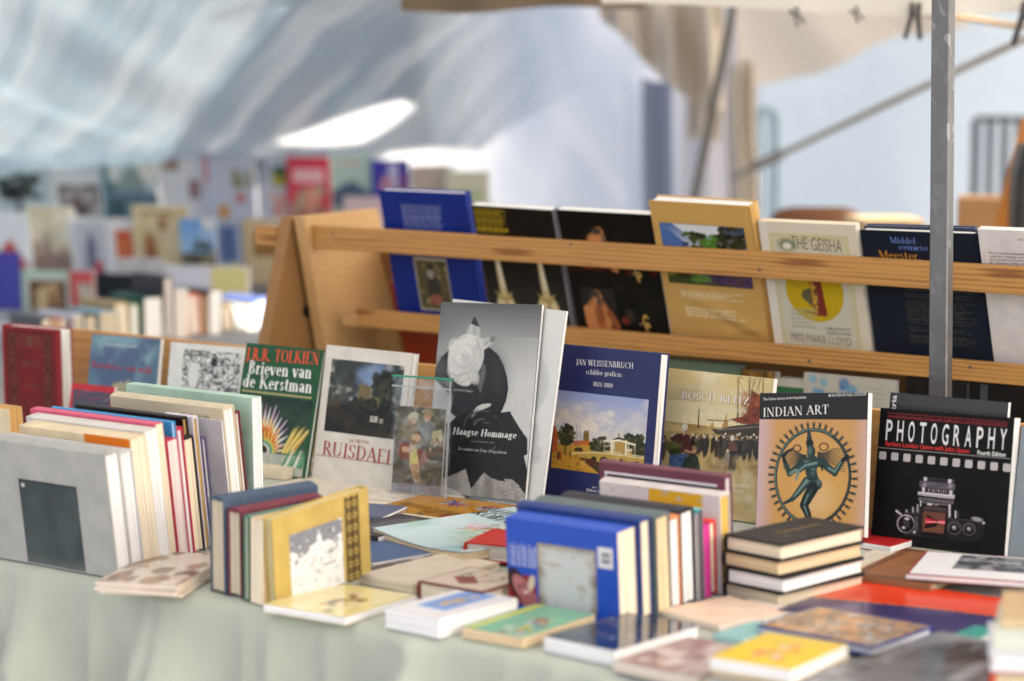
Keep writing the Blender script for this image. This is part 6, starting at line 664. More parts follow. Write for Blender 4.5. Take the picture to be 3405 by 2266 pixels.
def film_pt(s, t):
    x = -4.4 + 4.85 * s; wob = .045 * math.sin(x * 2.3 + t * 3) + .022 * math.sin(x * 4.1 - t * 7 + 1) + .010 * math.sin(x * 9 - t * 17) + .004 * math.sin(x * 21 - t * 30); px = 1178 + x / 8.9 * 5563
    edge = 1.02 + .45 * min(1, max(0, (px - 1010) / 420)) ** .8
    y = 5.98 + 2.92 * t; z = 2.02 + (edge - 2.02) * t - .07 * math.sin(math.pi * t) + wob * (.35 + .65 * math.sin(math.pi * min(t * 1.1, 1))); return (x, y + wob * .6, z)
def inside(q, poly):
    k = False
    for i in range(len(poly)):
        (xa, ya), (xb, yb) = poly[i - 1], poly[i]
        if (ya > q[1]) != (yb > q[1]) and q[0] < (xb - xa) * (q[1] - ya) / (yb - ya) + xa: k = not k
    return k
GLOWS = ([(650, 324), (720, 300), (790, 274), (860, 250), (925, 234), (945, 244), (915, 270), (875, 298), (830, 322), (740, 328)], [(866, 374), (900, 354), (990, 344), (1110, 350), (1090, 368), (1000, 380), (920, 382)])   # outlines of the two bright glow patches put into the film
def seg_d(q, a_, b_):
    vx, vy = b_[0] - a_[0], b_[1] - a_[1]; t = max(0, min(1, ((q[0] - a_[0]) * vx + (q[1] - a_[1]) * vy) / (vx * vx + vy * vy))); return math.hypot(q[0] - a_[0] - t * vx, (q[1] - a_[1] - t * vy) * 1.6)
a = MB(); a.grid(film_pt, 260, 150); o = tag(a.build('plastic_sheet', film, smooth=True), 'milky clear plastic sheet sagging above the blurred far book display', 'plastic sheet')
worn = o.data.attributes.new('glow_clear', 'FLOAT', 'POINT'); vals = []  # glow mask: bright light put into the film as extra clearness
for v in a.v:                          # two long patches of bright glow, imitated by fading the film to clear
    q = film_px(v); k = 0.0
    if 520 < q[0] < 1200 and 180 < q[1] < 420:
        for p in GLOWS: k = max(k, 1.0 if inside(q, p) else max(0, 1 - min(seg_d(q, p[i - 1], p[i]) for i in range(len(p))) / 22.0) ** 1.8)
    vals.append(k)
worn.data.foreach_set('value', vals)
nt = film.node_tree; at = nd(nt, 'ShaderNodeAttribute'); at.attribute_name = 'glow_clear'; out = nt.nodes['Material Output']; fin = out.inputs[0].links[0].from_socket; tp = nd(nt, 'ShaderNodeBsdfTransparent'); ms = nd(nt, 'ShaderNodeMixShader'); nt.links.new(at.outputs['Fac'], ms.inputs[0]); nt.links.new(fin, ms.inputs[1]); nt.links.new(tp.outputs[0], ms.inputs[2]); nt.links.new(ms.outputs[0], out.inputs[0])
# hanging clear sheet right of it
film2 = sheet_mat('clear_blue_plastic', (206, 218, 238), trans=.6, clear=.1, gloss=.14, rough=.3, wr=((6, 6, 1.5), .008, (0, R(38), 0)))
nt = film2.node_tree; tc = nd(nt, 'ShaderNodeTexCoord'); sp = nd(nt, 'ShaderNodeSeparateXYZ'); nt.links.new(tc.outputs['Object'], sp.inputs[0]); mg = nd(nt, 'ShaderNodeMapRange', interpolation_type='SMOOTHSTEP'); mg.inputs['From Min'].default_value = -.42; mg.inputs['From Max'].default_value = .1; mg.inputs['To Min'].default_value = 1; mg.inputs['To Max'].default_value = 0; nt.links.new(sp.outputs['X'], mg.inputs[0])
out = nt.nodes['Material Output']; fin = out.inputs[0].links[0].from_socket; tp = nd(nt, 'ShaderNodeBsdfTransparent'); ms = nd(nt, 'ShaderNodeMixShader'); nt.links.new(mg.outputs[0], ms.inputs[0]); nt.links.new(fin, ms.inputs[1]); nt.links.new(tp.outputs[0], ms.inputs[2]); nt.links.new(ms.outputs[0], out.inputs[0])
a = MB(); a.grid(lambda s, t: (-.45 + 1.08 * s, 9.15 + .03 * math.sin(s * 9 + t * 6) + .008 * math.sin(s * 21 - t * 9), .2 + 1.6 * t), 60, 40); tag(a.build('hanging_plastic', film2, smooth=True), 'bluish clear plastic curtain hanging behind the wooden rack', 'plastic curtain')
a = MB(); a.grid(lambda s, t: (.49 + .115 * s + .01 * math.sin(t * 5), 9.0 + .015 * math.sin(s * 6), .1 + (1.33 - .02 * math.sin(s * 3)) * t), 8, 20); tag(a.build('blue_strip', sheet_mat('slate_blue_tarp', (130, 140, 160), trans=.25, wr=((6, 6, 2), .01)), smooth=True), 'slate blue strip of tarpaulin hanging beside the clear curtain', 'tarpaulin')
white_tarp = sheet_mat('white_tarpaulin', (208, 222, 234), trans=.45, wr=((2.2, 2.2, 1.3), .05, (0, R(25), 0)))
def wt(x0, x1, y, z0, z1, amp):
    return lambda s, t: (x0 + (x1 - x0) * s, y + amp * math.sin(s * 9 + t * 2) + amp * .5 * math.sin(s * 23 - t * 5), z0 + (z1 - z0) * t)
a = MB(); a.grid(wt(.5, 4.6, 10.6, 0, 2.3, .07), 60, 24); tag(a.build('tent_wall', white_tarp, smooth=True), 'bluish white tarpaulin wall at the back right of the tent', 'tent wall')
a = MB(); a.grid(wt(-7, .6, 12.5, 0, 2.6, .06), 60, 24); tag(a.build('tent_wall', sheet_mat('bright_backdrop', (236, 236, 232), trans=.3), smooth=True), 'added white backdrop glaring behind the sagging plastic sheet', 'tent wall')  # white sheet added to shine bright through the film patches
# second roof behind, keeps the back wall in the shade
root = empty('neighbour_canopy', Matrix.Identity(4), 'off-white canvas canopy of the stall behind, its hem hanging low', 'canopy')
a = MB(); a.grid(lambda s, t: (.1 + 5 * s, 6.02 + 4.78 * t, 2.3 + .1 * math.sin(s * 6)), 10, 10); a.build('roof_sheet', canvas_w, root, smooth=True)
def hem(s, t):
    x = .22 + 1.6 * s; z = 1.632 + .012 * math.sin(x * 5) - .012 * s; return (x * .95, 5.7 + .012 * math.sin(x * 17) + .1 * t, z + .0 + .55 * t)
a = MB(); a.grid(hem, 50, 8); a.build('valance', canvas_w, root, smooth=True)
def hem2(s, t):
    x = -.3 + .66 * s; z = 1.632 + .018 * s + .006 * math.sin(x * 14); return (x, 6.6 + .012 * math.sin(x * 25), z + .5 * t)
a = MB(); a.grid(hem2, 40, 6); a.build('valance', sheet_mat('tan_canvas', (122, 108, 92), trans=.2), root, smooth=True)
# gathered beige curtain and the swags
P_ = lambda px, py, y: (((px - 1178) / 5563) * y, y, 1.55 - (py - 100) / 5563 * y * .993)   # metres at distance y
def prof(xs, zs): return lambda q: float(np.interp(q, xs, zs))
b1 = prof([1375, 1420, 1470, 1520, 1560, 1600, 1640, 1668], [40, 75, 130, 180, 214, 232, 246, 252])
def cur(s, t):
    px = 1375 + 293 * s; bot = b1(px); py = -40 + (bot + 40) * (1 - t); x, y, z = P_(px, py, 8.2); return (x, y + .09 * math.sin((px - 1375) / 15. + t * 2.2) * (.4 + s) + .03 * math.sin(px / 6.5 + t), z)
root = empty('gathered_curtain', Matrix.Identity(4), 'beige canvas curtain gathered up in folds by the dark pole', 'curtain')
a = MB(); a.grid(cur, 70, 30); a.build('swag', canvas_b, root, smooth=True)
for (xa, xb, ya, yb, ph) in ((1578, 1652, 40, 328, 0), (1672, 1738, 150, 500, 1)):
    def fold(s, t, xa=xa, xb=xb, ya=ya, yb=yb, ph=ph):
        px = xa + (xb - xa) * s + 8 * math.sin(t * 4 + ph) * (1 - t); py = ya + (yb - ya) * (1 - t) - 14 * math.sin(s * 3.1); x, y, z = P_(px, py, 8.35 if ph == 0 else 8.6); return (x, y + .06 * math.sin(s * 11 + ph + t), z)
    a = MB(); a.grid(fold, 26, 26); a.build('hanging_fold', canvas_b, root, smooth=True)
b2 = prof([1690, 1740, 1800, 1880, 1940, 2000, 2060, 2140, 2220], [190, 196, 184, 168, 140, 104, 84, 78, 60])
def swag2(s, t):
    px = 1690 + 530 * s; py = -60 + (b2(px) + 60) * (1 - t); x, y, z = P_(px, py, 9.3); return (x, y + .04 * math.sin(px / 40. + t * 4), z)
a = MB(); a.grid(swag2, 60, 24); tag(a.build('hanging_swag', canvas_p, smooth=True), 'pale canvas swag drooping across the white tent wall', 'swag')
a = MB(); a.grid(lambda s, t: tuple(Vector(P_(1545 + 195 * s, 540 - 480 * t, 9.6)) + Vector((0, .04 * math.sin(s * 11), 0))), 24, 16); tag(a.build('pale_curtain', sheet_mat('greyish_canvas', (206, 204, 210), trans=.4, wr=((8, 8, 2), .01)), smooth=True), 'greyish white curtain behind the dark slanting pole', 'curtain')
a = MB(); a.tube([P_(1690, -60, 8.0), P_(1675, 60, 8.0), P_(1640, 240, 8.0), P_(1596, 470, 8.0), P_(1560, 640, 8.0)], .0155); tag(a.build('tent_pole', dark_steel, smooth=True), 'dark slanting pole among the gathered beige curtain', 'pole')
root = empty('brace_pole', Matrix.Identity(4), 'thin grey brace pole rising diagonally across the white tent wall', 'pole')
a = MB(); a.tube([P_(1690, 405, 8.4), P_(1735, 383, 8.3), P_(2356, 85, 6.6), P_(2480, 22, 6.3)], .0115); a.build('tube', plain('grey_tube_paint', (168, 164, 156), .5), root, smooth=True)
a = MB(); p0, p1 = Vector(P_(1738, 381, 8.3)), Vector(P_(1796, 354, 8.12)); a.tube([p0, p1], .017); a.build('clamp', dark_steel, root, smooth=True)
root = empty('crowd_barrier', Matrix.Identity(4), 'pale blue tubular barrier hoop standing before the white tarpaulin', 'barrier')
y_ = 9.0; pts = [P_(1737, 900, y_), P_(1737, 290, y_), P_(1741, 262, y_), P_(1752, 250, y_), P_(1764, 248, y_), P_(1776, 254, y_), P_(1783, 270, y_), P_(1785, 300, y_), P_(1788, 900, y_)]
pts[0] = (pts[0][0], y_, 0); pts[-1] = (pts[-1][0], y_, 0); a = MB(); a.tube(pts, .0125); a.build('hoop', pale_tube, root, smooth=True)
for px in (1752, 1770): q = P_(px, 262, y_); a = MB(); a.tube([(q[0], y_, .1), q], .006); a.build('bar', pale_tube, root, smooth=True)
root = empty('metal_grille', Matrix.Identity(4), 'dark grey upright bars of a metal grille at the right edge', 'grille')
y_ = 9.4; A_ = P_(2242, 272, y_); B_ = P_(2440, 272, y_); mt = plain('grille_paint', (72, 78, 90), .5)
for z in (A_[2], .25): a = MB(); a.tube([(A_[0], y_, z), (B_[0], y_, z)], .012); a.build('rail', mt, root, smooth=True)
for i in range(7): x = A_[0] + (B_[0] - A_[0]) * i / 6; a = MB(); a.tube([(x, y_, 0 if i in (0, 6) else .25), (x, y_, A_[2])], .018 if i in (0, 6) else .016); a.build('bar', mt, root, smooth=True)
# clips on the hem
def clip(px, py, y, rz, label, k=1.0):
    q = Vector(P_(px, py, y)); root = empty('spring_clip', Matrix.Translation(q) @ Matrix.Rotation(R(rz), 4, 'Y'), label, 'clip', 'black clips on the canopy hem')
    for s in (-1, 1):
        a = MB(); a.prism([(s * .004, .028 * k), (s * .012, .03 * k), (s * .012 * k, .0), (s * .021 * k, -.05 * k), (s * .013 * k, -.054 * k), (s * .003, -.004)], -.009, .009, axis=1); a.build('jaw', black_plastic, root, bevel=.001)
    a = MB(); a.tube([(0, -.011, .0), (0, .011, .0)], .006 * k); a.build('pivot', dark_steel, root)
clip(2096, 36, 5.68, 4, 'biggest black spring clip hanging from the white hem beside the pole', 1.05)
clip(1826, 34, 5.68, -28, 'small black clip at the white hem nearest the gathered curtain', .5)
clip(1962, 30, 5.68, -35, 'smallest black clip in the middle of the white hem', .42)
clip(2350, 40, 5.68, 6, 'black clip at the far right end of the hem', 1.3)
a = MB(); a.tube([P_(2095, 30, 6.3), P_(2200, 38, 6.3), P_(2300, 56, 6.3), P_(2360, 62, 6.3), P_(2440, 60, 6.3)], .008); tag(a.build('hem_batten', wood('batten_wood', (120, 90, 60), (190, 160, 120)), smooth=True), 'thin brown batten under the canopy hem right of the pole', 'batten')
# chair, boxes, boards behind the rack on the right
root = empty('wooden_chair', Matrix.Translation((.885, 7.0, 0)), 'brown plywood chair standing behind the rack before the white tarpaulin', 'chair')
brown = wood('brown_plywood', (92, 56, 32), (124, 80, 48), 1.2)
def bk(s, t):
    x = (s - .5) * .262; return (x, .035 * (4 * (s - .5) ** 2), .915 + .165 * t - .03 * (abs(2 * s - 1) ** 6) * t)
a = MB(); a.grid(bk, 20, 8); o = a.build('backrest', brown, root, smooth=True); so = o.modifiers.new('thick', 'SOLIDIFY'); so.thickness = .012
a = MB(); a.box(-.19, .19, -.38, .0, .44, .456); a.build('seat', brown, root, bevel=.006)
for x in (-.14, .14): a = MB(); a.tube([(x, -.35, 0), (x, -.33, .43)], .012); a.build('leg', dark_steel, root, smooth=True); a = MB(); a.tube([(x, .06, 0), (x, -.02, .45), (x * .8, .03, 1.0)], .012); a.build('leg', dark_steel, root, smooth=True)
def carton(name, px, py, y, w, d, h, rz, rgb, label):
    q = P_(px, py, y); root = empty(name, Matrix.Translation((q[0], y, q[2] - h)) @ Matrix.Rotation(R(rz), 4, 'Z'), label, 'box'); cb = plain('cardboard', rgb, .85, amt=.1, scale=9)
    a = MB(); a.box(0, w, 0, d, 0, h - .004); a.build('body', cb, root, bevel=.003)
    for s in (0, 1): a = MB(); a.box(0, w, s * d / 2 + .002, s * d / 2 + d / 2 - .002, h - .0035, h); f = a.build('flap', cb, root)
    return root
carton('cardboard_box', 2203, 458, 6.4, .13, .22, .36, -12, (176, 136, 92), 'brown cardboard carton at the right behind the white book'); 
carton('cardboard_box', 1990, 506, 6.6, .17, .2, .2, 8, (206, 180, 140), 'flat pale carton beside the brown chair back')
a = MB(); q = P_(2310, 520, 6.2); a.add([(q[0] - .02, 6.2, .3), (q[0] + .5, 6.2, .3), (q[0] + .5, 6.4, 1.6), (q[0] + .12, 6.4, 1.5), (q[0] - .02, 6.22, .9), (q[0] - .02, 6.22, .3), (q[0] + .5, 6.22, .3), (q[0] + .5, 6.42, 1.6), (q[0] + .12, 6.42, 1.5)], [(0, 1, 2, 3, 4), (8, 7, 6, 5)])
ob = MB(); pl = [P_(2262, 640, 6.2), P_(2312, 430, 6.2), P_(2350, 270, 6.2), P_(2420, 270, 6.2), P_(2420, 640, 6.2)]; ob.prism([(p[0], p[2]) for p in pl], 6.2, 6.22, axis=1); tag(ob.build('orange_board', wood('orange_stained_wood', (160, 98, 36), (186, 120, 50))), 'orange-brown wooden board slanting at the right edge behind the rack', 'board')
ob = MB(); pl = [P_(2336, 640, 6.0), P_(2340, 400, 6.0), P_(2356, 330, 6.0), P_(2450, 330, 6.0), P_(2450, 640, 6.0)]; ob.prism([(p[0], p[2]) for p in pl], 6.0, 6.1, axis=1); tag(ob.build('black_case', black_plastic, bevel=.01), 'black case before the orange-brown board at the right edge', 'case')

# ------------------------------------------------------------------ our stall: table, cloth, pole, rack, backboard
root = empty('market_table', along(FR + Vector((0, 0, 0))), 'long wooden trestle table under the sage cloth and the books', 'table')
tw = wood('table_wood', (120, 96, 70), (170, 140, 104)); L0, L1, DP = -2.1, 1.75, 1.78
a = MB(); a.box(L0, L1, .03, DP, ZT - .034, ZT - .006); a.build('tabletop', tw, root)
for x in (L0 + .2, L1 - .2):
    for y in (.12, DP - .1): a = MB(); a.box(x - .025, x + .025, y - .025, y + .025, 0, ZT - .034); a.build('leg', tw, root)
cloth = None
m, nt, b = new_mat('sage_cloth'); nz, rp = mottled(nt, b, lin((174, 180, 167)), 5, .05); b.inputs['Roughness'].default_value = .9; b.inputs['Specular IOR Level'].default_value = .1; b.inputs['Sheen Weight'].default_value = .2
n3 = nd(nt, 'ShaderNodeTexNoise'); n3.inputs['Scale'].default_value = 9; n3.inputs['Detail'].default_value = 6; n3.inputs['Distortion'].default_value = 1.5; bp = nd(nt, 'ShaderNodeBump'); bp.inputs['Strength'].default_value = .5; bp.inputs['Distance'].default_value = .005; tc = nd(nt, 'ShaderNodeTexCoord'); nt.links.new(tc.outputs['Object'], n3.inputs['Vector']); nt.links.new(n3.outputs[0], bp.inputs['Height']); nt.links.new(bp.outputs[0], b.inputs['Normal']); cloth = m
def fold_amp(s, d):
    q = s + d * .10 * math.sin(s * 2.3 + 1)
    rg = lambda x: (1 - abs(math.sin(x))) ** 2.6
    f = .055 * rg(q * 7.5 + .9 * math.sin(s * 3)) + .045 * rg(q * 13.3 + 1.2 + d * .8) + .030 * rg(q * 21.0 + .4 - d * .5) + .02 * rg((s - d * .9) * 11.2 + .4) + .012 * math.sin(s * 4.1)
    return f
def cl(s, t):
    x = L0 - .02 + (L1 - L0 + .04) * s
    if t < .55:                       # flat on the table
        y = DP * (1 - t / .55) + .018 * (t / .55); return (x, y, ZT - .0012)
    if t < .62:                       # rounded over the edge
        a = (t - .55) / .07 * math.pi / 2; return (x, .018 - .018 * math.sin(a) - max(0, fold_amp(x, 0)) * .2 * math.sin(a), ZT - .0012 - .018 + .018 * math.cos(a))
    d = (t - .62) / .38; dd = d * .72; k = min(1, d * 5 + .04); return (x, -.004 - .012 * k - (fold_amp(x, dd) - .03) * k - .04 * d, ZT - .0192 - dd)
a = MB(); a.grid(cl, 420, 70); o = a.build('tablecloth', cloth, smooth=True, matrix=along(FR)); tag(o, 'sage green cloth spread over the table and hanging down in front', 'tablecloth')

root = empty('tent_pole', Matrix.Translation((.703, 3.85, 0)) @ Matrix.Rotation(R(-.8), 4, 'Y') @ Matrix.Rotation(R(-28), 4, 'Z'), 'square galvanised steel pole standing in front of the wooden rack', 'pole')
a = MB(); h = .0152; c_ = .0022; sec = [(h - c_, -h), (h, -h + c_), (h, h - c_), (h - c_, h), (-h + c_, h), (-h, h - c_), (-h, -h + c_), (-h + c_, -h)]; a.prism(sec, 0.012, 2.33); a.build('tube', steel, root, bevel=.0007)
a = MB(); a.box(-.05, .05, -.05, .05, 0, .012); a.build('foot_plate', steel, root)

YR = 36.5; UR = Vector((math.cos(R(YR)), -math.sin(R(YR)), 0)); BR_ = Vector((math.sin(R(YR)), math.cos(R(YR)), 0)); PR = Vector((.354, 4.45, 0))
pine = wood('pine_rail', (138, 88, 38), (194, 143, 78), 1.7, .5, knots=True); ply = wood('plywood', (186, 146, 96), (206, 166, 114), 1.3, .6); plyd = wood('brown_board', (136, 98, 56), (156, 116, 70), 1.3, .65)
root = empty('book_rack', along(PR, UR, BR_), 'wooden display rack with two pine rails holding books face out', 'rack')
a = MB(); a.box(-.955, 1.25, 0, .018, 1.127, 1.1755); a.build('rail', pine, root, bevel=.002)
a = MB(); a.box(-.877, 1.25, .045, .063, .9655, 1.0015); o = a.build('rail', pine, root, bevel=.002)
for x, y, z in ((-.9, -.0006, 1.16), (.12, -.0006, 1.142), (-.3, -.0006, 1.168), (.47, -.0006, 1.15), (-.62, .0444, .985), (.2, .0444, .976), (.52, .0444, .99)):
    a = MB(); a.prism([(x + .0032 * math.cos(t), z + .0032 * math.sin(t)) for t in [2 * math.pi * i / 10 for i in range(10)]], y, y + .001, axis=1); a.build('nail', dark_steel, root)
a = MB(); a.box(-.93, 1.25, .064, .2, .962, .980); a.build('ledge', ply, root)
a = MB(); a.prism([(-.027, 1.194), (.212, 1.198), (.345, .785), (.068, .785)], -.985, -.957, axis=0); a.build('end_board', ply, root, bevel=.001)
a = MB(); a.prism([(-.016, 1.191), (.02, 1.191), (.128, .785), (-.137, .785)], -1.03, -1.0, axis=0); a.build('leg_board', plyd, root, bevel=.001)
a = MB(); a.prism([(.033 + .018 * math.cos(t), .99 + .013 * math.sin(t)) for t in [2 * math.pi * i / 14 for i in range(14)]], -.9995, -.9985, axis=0); a.build('hand_hole', black_plastic, root)
a = MB(); a.box(-1.09, -1.031, -.03, -.008, 1.13, 1.17); a.build('rail_end', pine, root, bevel=.001)
a = MB(); a.prism([(.214, 1.12), (.226, 1.12), (.34, .785), (.328, .785)], -.956, 1.25, axis=0); a.build('back_board', plyd, root)
a = MB(); a.prism([(-.027, 1.194), (.212, 1.198), (.345, .785), (.068, .785)], 1.26, 1.285, axis=0); a.build('end_board', ply, root)
root = empty('backboard', along(PR - BR_ * .385, UR, BR_), 'low upright wooden board behind the row of leaning books', 'board')
a = MB(); a.box(-1.32, 1.1, 0, .014, ZT, .972); a.build('panel', wood('board_wood', (186, 130, 66), (212, 160, 94), .6, .55), root, bevel=.001)
for x in (-1.1, 0, .95): a = MB(); a.box(x - .02, x + .02, .0145, .05, ZT, .9); a.build('batten', ply, root)
# far table
root = empty('display_table', Matrix.Identity(4), 'cloth covered table with the blurred far book display', 'table')
top = [(-2.9, 6.7), (-1.3, 5.95), (-.25, 6.7), (-.05, 8.9), (-2.9, 9.4)]; bgc = plain('grey_table_cloth', (150, 152, 156), .9)
a = MB(); a.prism(top, .72, .7445); a.build('tabletop', bgc, root); a = MB(); a.prism([(p[0] * .98 - .03, p[1] * .995 + .04) for p in top], .02, .7195); a.build('skirt', bgc, root)
c12, s12 = math.cos(R(12)), math.sin(R(12))
def riser(y0, dep, z, x0, x1, label):
    M_ = Matrix.Translation((0, y0, 0)) @ Matrix.Rotation(R(-12), 4, 'Z'); root = empty('display_riser', M_, label, 'riser'); a = MB(); a.box(x0, x1, -.02, dep, .745, z); a.build('box', plain('riser_cloth', (120, 118, 120), .9), root, bevel=.004)
riser(7.53, .34, .783, -2.2, -.55, 'low cloth covered step under the lower row of far display books'); riser(8.18, .3, .933, -2.3, -.02, 'tall cloth covered step under the top row of far display books')

# ------------------------------------------------------------------ books leaning in the middle row
ROW = 'books leaning along the backboard'
book('wb', 'book', 'navy blue hardback with white title above a painted canal scene', (26, 34, 92), spine='L', arts=[(sub('wb', 'p'), a_canal(), 'cover_picture', .3)], group=ROW, spec=.5, rough=.36)
x0, y0, x1, y1 = sub('wb', 'p'); wbf = Art(4, 4, (222, 222, 226)); 
brr = book('br', 'book', 'softcover with a painted harbour crowd and a red sail', (196, 176, 130), hard=False, arts=[(None, a_harbour(), 'cover_picture', .34)], group=ROW)
mb = MB(); lettering(mb, POSE['br']['tx'][1], .0007, shift=(.0007, -.0007)); mb.build('title_shadow', ink((160, 40, 50)), brr[1])
book('ia', 'book', 'black banded paperback with a bronze dancer in a flaming ring', (38, 36, 36), hard=False, arts=[((.0004, .0004, POSE['ia']['w'] - .0004, min(POSE['ia']['tx'][2][2], POSE['ia']['tx'][2][4]) - .0035), a_dancer(), 'cover_picture', .3)], group=ROW, rough=.3)
# photography book: film strip holes and red rules are part of the print
root, c = book('ph', 'book', 'black square softcover with a camera below tall white letters', (20, 19, 20), hard=False, arts=[(sub('ph', 'cam'), a_camera(), 'cover_picture', .42)], spec=.15, group=ROW, rough=.45)
mb = MB(); mr = MB(); p = POSE['ph']; H0, H1 = p['rc']['h0'], p['rc']['h1']
def strip(mbx, key, k, th, slope=True):
    r = POSE[key]['rc'][k]; s_ = 1; mbx.add([(r[0], r[3] - th, .0009), (r[2], r[1], .0009), (r[2], r[1] + th, .0009), (r[0], r[3], .0009)], [(0, 1, 2, 3)])
for i in range(11):
    x = H0[0] + (H1[0] - H0[0]) * i / 10; w_ = H0[2] - H0[0]; ya = H0[1] + (H1[1] - H0[1]) * i / 10; hh = H0[3] - H0[1]; q = []
    for cx, cy, a0 in ((x + w_ - .002, ya + hh - .002, 0), (x + .002, ya + hh - .002, 90), (x + .002, ya + .002, 180), (x + w_ - .002, ya + .002, 270)): q += [(cx + .002 * math.cos(R(a0 + d)), cy + .002 * math.sin(R(a0 + d)), .0009) for d in (0, 30, 60, 90)]
    mb.add(q, [tuple(range(len(q)))])
mb.build('film_holes', ink((186, 180, 178)), c)
yy = (p['rc']['l1'][1] + p['rc']['l1'][3]) / 2
for k in ('l1', 'l2'): r = p['rc'][k]; ym = (r[1] + r[3]) / 2; mr.box(r[0], r[2], ym, ym + .0007, .0007, .0009)
mr.build('red_rules', ink((160, 36, 40)), c); mw = MB(); r = p['rc']['l3']; ym = (r[1] + r[3]) / 2; mw.box(r[0], r[2], ym, ym + .0006, .0007, .0009); mw.build('white_rule', ink((190, 188, 186)), c)
book('hh', 'magazine', 'tall black and white magazine with a white rose on a dark hat', (120, 120, 122), hard=False, arts=[(None, a_hat(), 'cover_picture', .42)], group=ROW, cat='magazine')
s = Art(60, 80, (226, 226, 224), 81); s.ell(.62, .62, .32, .2, (206, 208, 208), .1); s.blobs(8, .6, .1, .95, .4, .03, .08, [(206, 206, 206), (214, 214, 212)])
book('hb', 'magazine', 'plain white magazine half hidden behind the rose cover', (226, 226, 224), hard=False, arts=[(None, s, 'cover_print')], group=ROW, cat='magazine')
s = Art(10, 10, (222, 218, 212)); root, c = book('ru', 'book', 'off-white hardback with a dark ruin painting and red serif title', (222, 216, 208), arts=[(sub('ru', 'p'), a_ruin(), 'cover_picture', .3)], group=ROW)
mb = MB(); r = POSE['ru']['rc']['l']; ym = (r[1] + r[3]) / 2; mb.box(r[0], r[2], ym - .0004, ym + .0004, .0005, .0008); mb.build('red_rule', ink((170, 60, 50)), c)
r = POSE['to']['rc']; w_ = POSE['to']['w']; ya = (r['l'][1] + r['l'][3]) / 2
root, c = book('to', 'book', 'green book with orange and white title over a bright feather fan', (30, 82, 48), arts=[((.004, .004, w_ - .006, ya - .006), a_fan(), 'cover_picture', .34)], group=ROW)
mb = MB(); n_ = 26
for i in range(n_): x = .006 + (w_ - .016) * i / n_; mb.add([(x, ya - .002, .0009), (x + (w_ - .016) / n_, ya - .002, .0009), (x + (w_ - .016) / n_ * .5, ya + .0025, .0009)], [(0, 1, 2)])
mb.build('wavy_rule', ink((206, 190, 130)), c)
s = Art(10, 10, (226, 224, 220)); book('bw', 'book', 'white booklet with a dense black ink drawing', (226, 226, 222), hard=False, arts=[(sub('bw', 'p'), a_sketch(), 'cover_picture')], group=ROW)
s = a_clouds(); x0, y0, x1, y1 = rcn('bo', 's'); s.lines(x0, (y0 + y1) / 2 - .012, x1, (y0 + y1) / 2 + .012, 1, (176, 186, 192), .8, ragged=0); book('bo', 'book', 'thin blue cloudy cover with faded red lettering', (92, 128, 152), hard=False, arts=[(None, s, 'cover_picture')], group=ROW)
book('rd', 'book', 'old red clothbound volume with dark ornamental stamping', (150, 30, 34), cloth=True, arts=[((.004, .004, POSE['rd']['w'] - .012, POSE['rd']['h'] - .004), a_ornate(), 'stamped_ornament', .6)], group=ROW)
book('sr', 'booklet', 'small red bordered booklet peeping out above the black spine', (196, 44, 56), hard=False, arts=[((.008, .006, POSE['sr']['w'] - .008, POSE['sr']['h'] - .012), a_noise(83, [(70, 76, 96), (96, 84, 96), (170, 60, 70), (130, 130, 130), (120, 60, 70)], 14, 60, 50, r=(.01, .03), n=120), 'cover_picture')], group=ROW, cat='booklet')
s = Art(50, 60, (46, 46, 48), 85); s.mix(s.nz(8) * .2, (70, 70, 72)); s.rect(0, .93, 1, 1, (60, 60, 62)); root, c = book('pb', 'book', 'scuffed charcoal paperback standing behind the square camera book', (46, 46, 48), hard=False, arts=[(None, s, 'cover_print')], group=ROW)
mb = MB(); p = POSE['pb']; lettering(mb, ['stria', .011, p['h'] - .034, .011, p['h'] - .004, .008, 'N', [225, 225, 225], 0, 1], .0009); mb.build('title_lettering', ink((225, 225, 225)), c)
book('re', 'book', 'greyish blue book cut off by the right edge beside the camera book', (136, 146, 154), group=ROW)
# zip bag with a small booklet in it
s = Art(10, 10, (140, 130, 138)); r = sub('kv', 'p'); s = a_family(); base = Art(110, 190, (140, 130, 138)); base.a[190 - 170:, :, :] = s.a
book('kv', 'booklet', 'small booklet of a painted family inside the clear zip bag', (140, 130, 138), AGED, hard=False, arts=[((.0004, .0004, POSE['kv']['w'] - .0004, POSE['kv']['h'] - .0004), base, 'cover_picture', .35)], cat='booklet')
m, nt, b_ = new_mat('clear_bag'); nt.nodes.remove(b_); out = nt.nodes['Material Output']; tp = nd(nt, 'ShaderNodeBsdfTransparent'); tp.inputs[0].default_value = (.93, .94, .95, 1); gl = nd(nt, 'ShaderNodeBsdfGlossy'); gl.inputs['Roughness'].default_value = .12; df = nd(nt, 'ShaderNodeBsdfDiffuse'); df.inputs[0].default_value = (.75, .78, .82, 1)
tc = nd(nt, 'ShaderNodeTexCoord'); nz = nd(nt, 'ShaderNodeTexNoise'); nz.inputs['Scale'].default_value = 26; nz.inputs['Detail'].default_value = 3; nz.inputs['Distortion'].default_value = 1.5; nt.links.new(tc.outputs['Object'], nz.inputs['Vector']); bp = nd(nt, 'ShaderNodeBump'); bp.inputs['Strength'].default_value = .8; bp.inputs['Distance'].default_value = .006; nt.links.new(nz.outputs[0], bp.inputs['Height']); nt.links.new(bp.outputs[0], gl.inputs['Normal'])
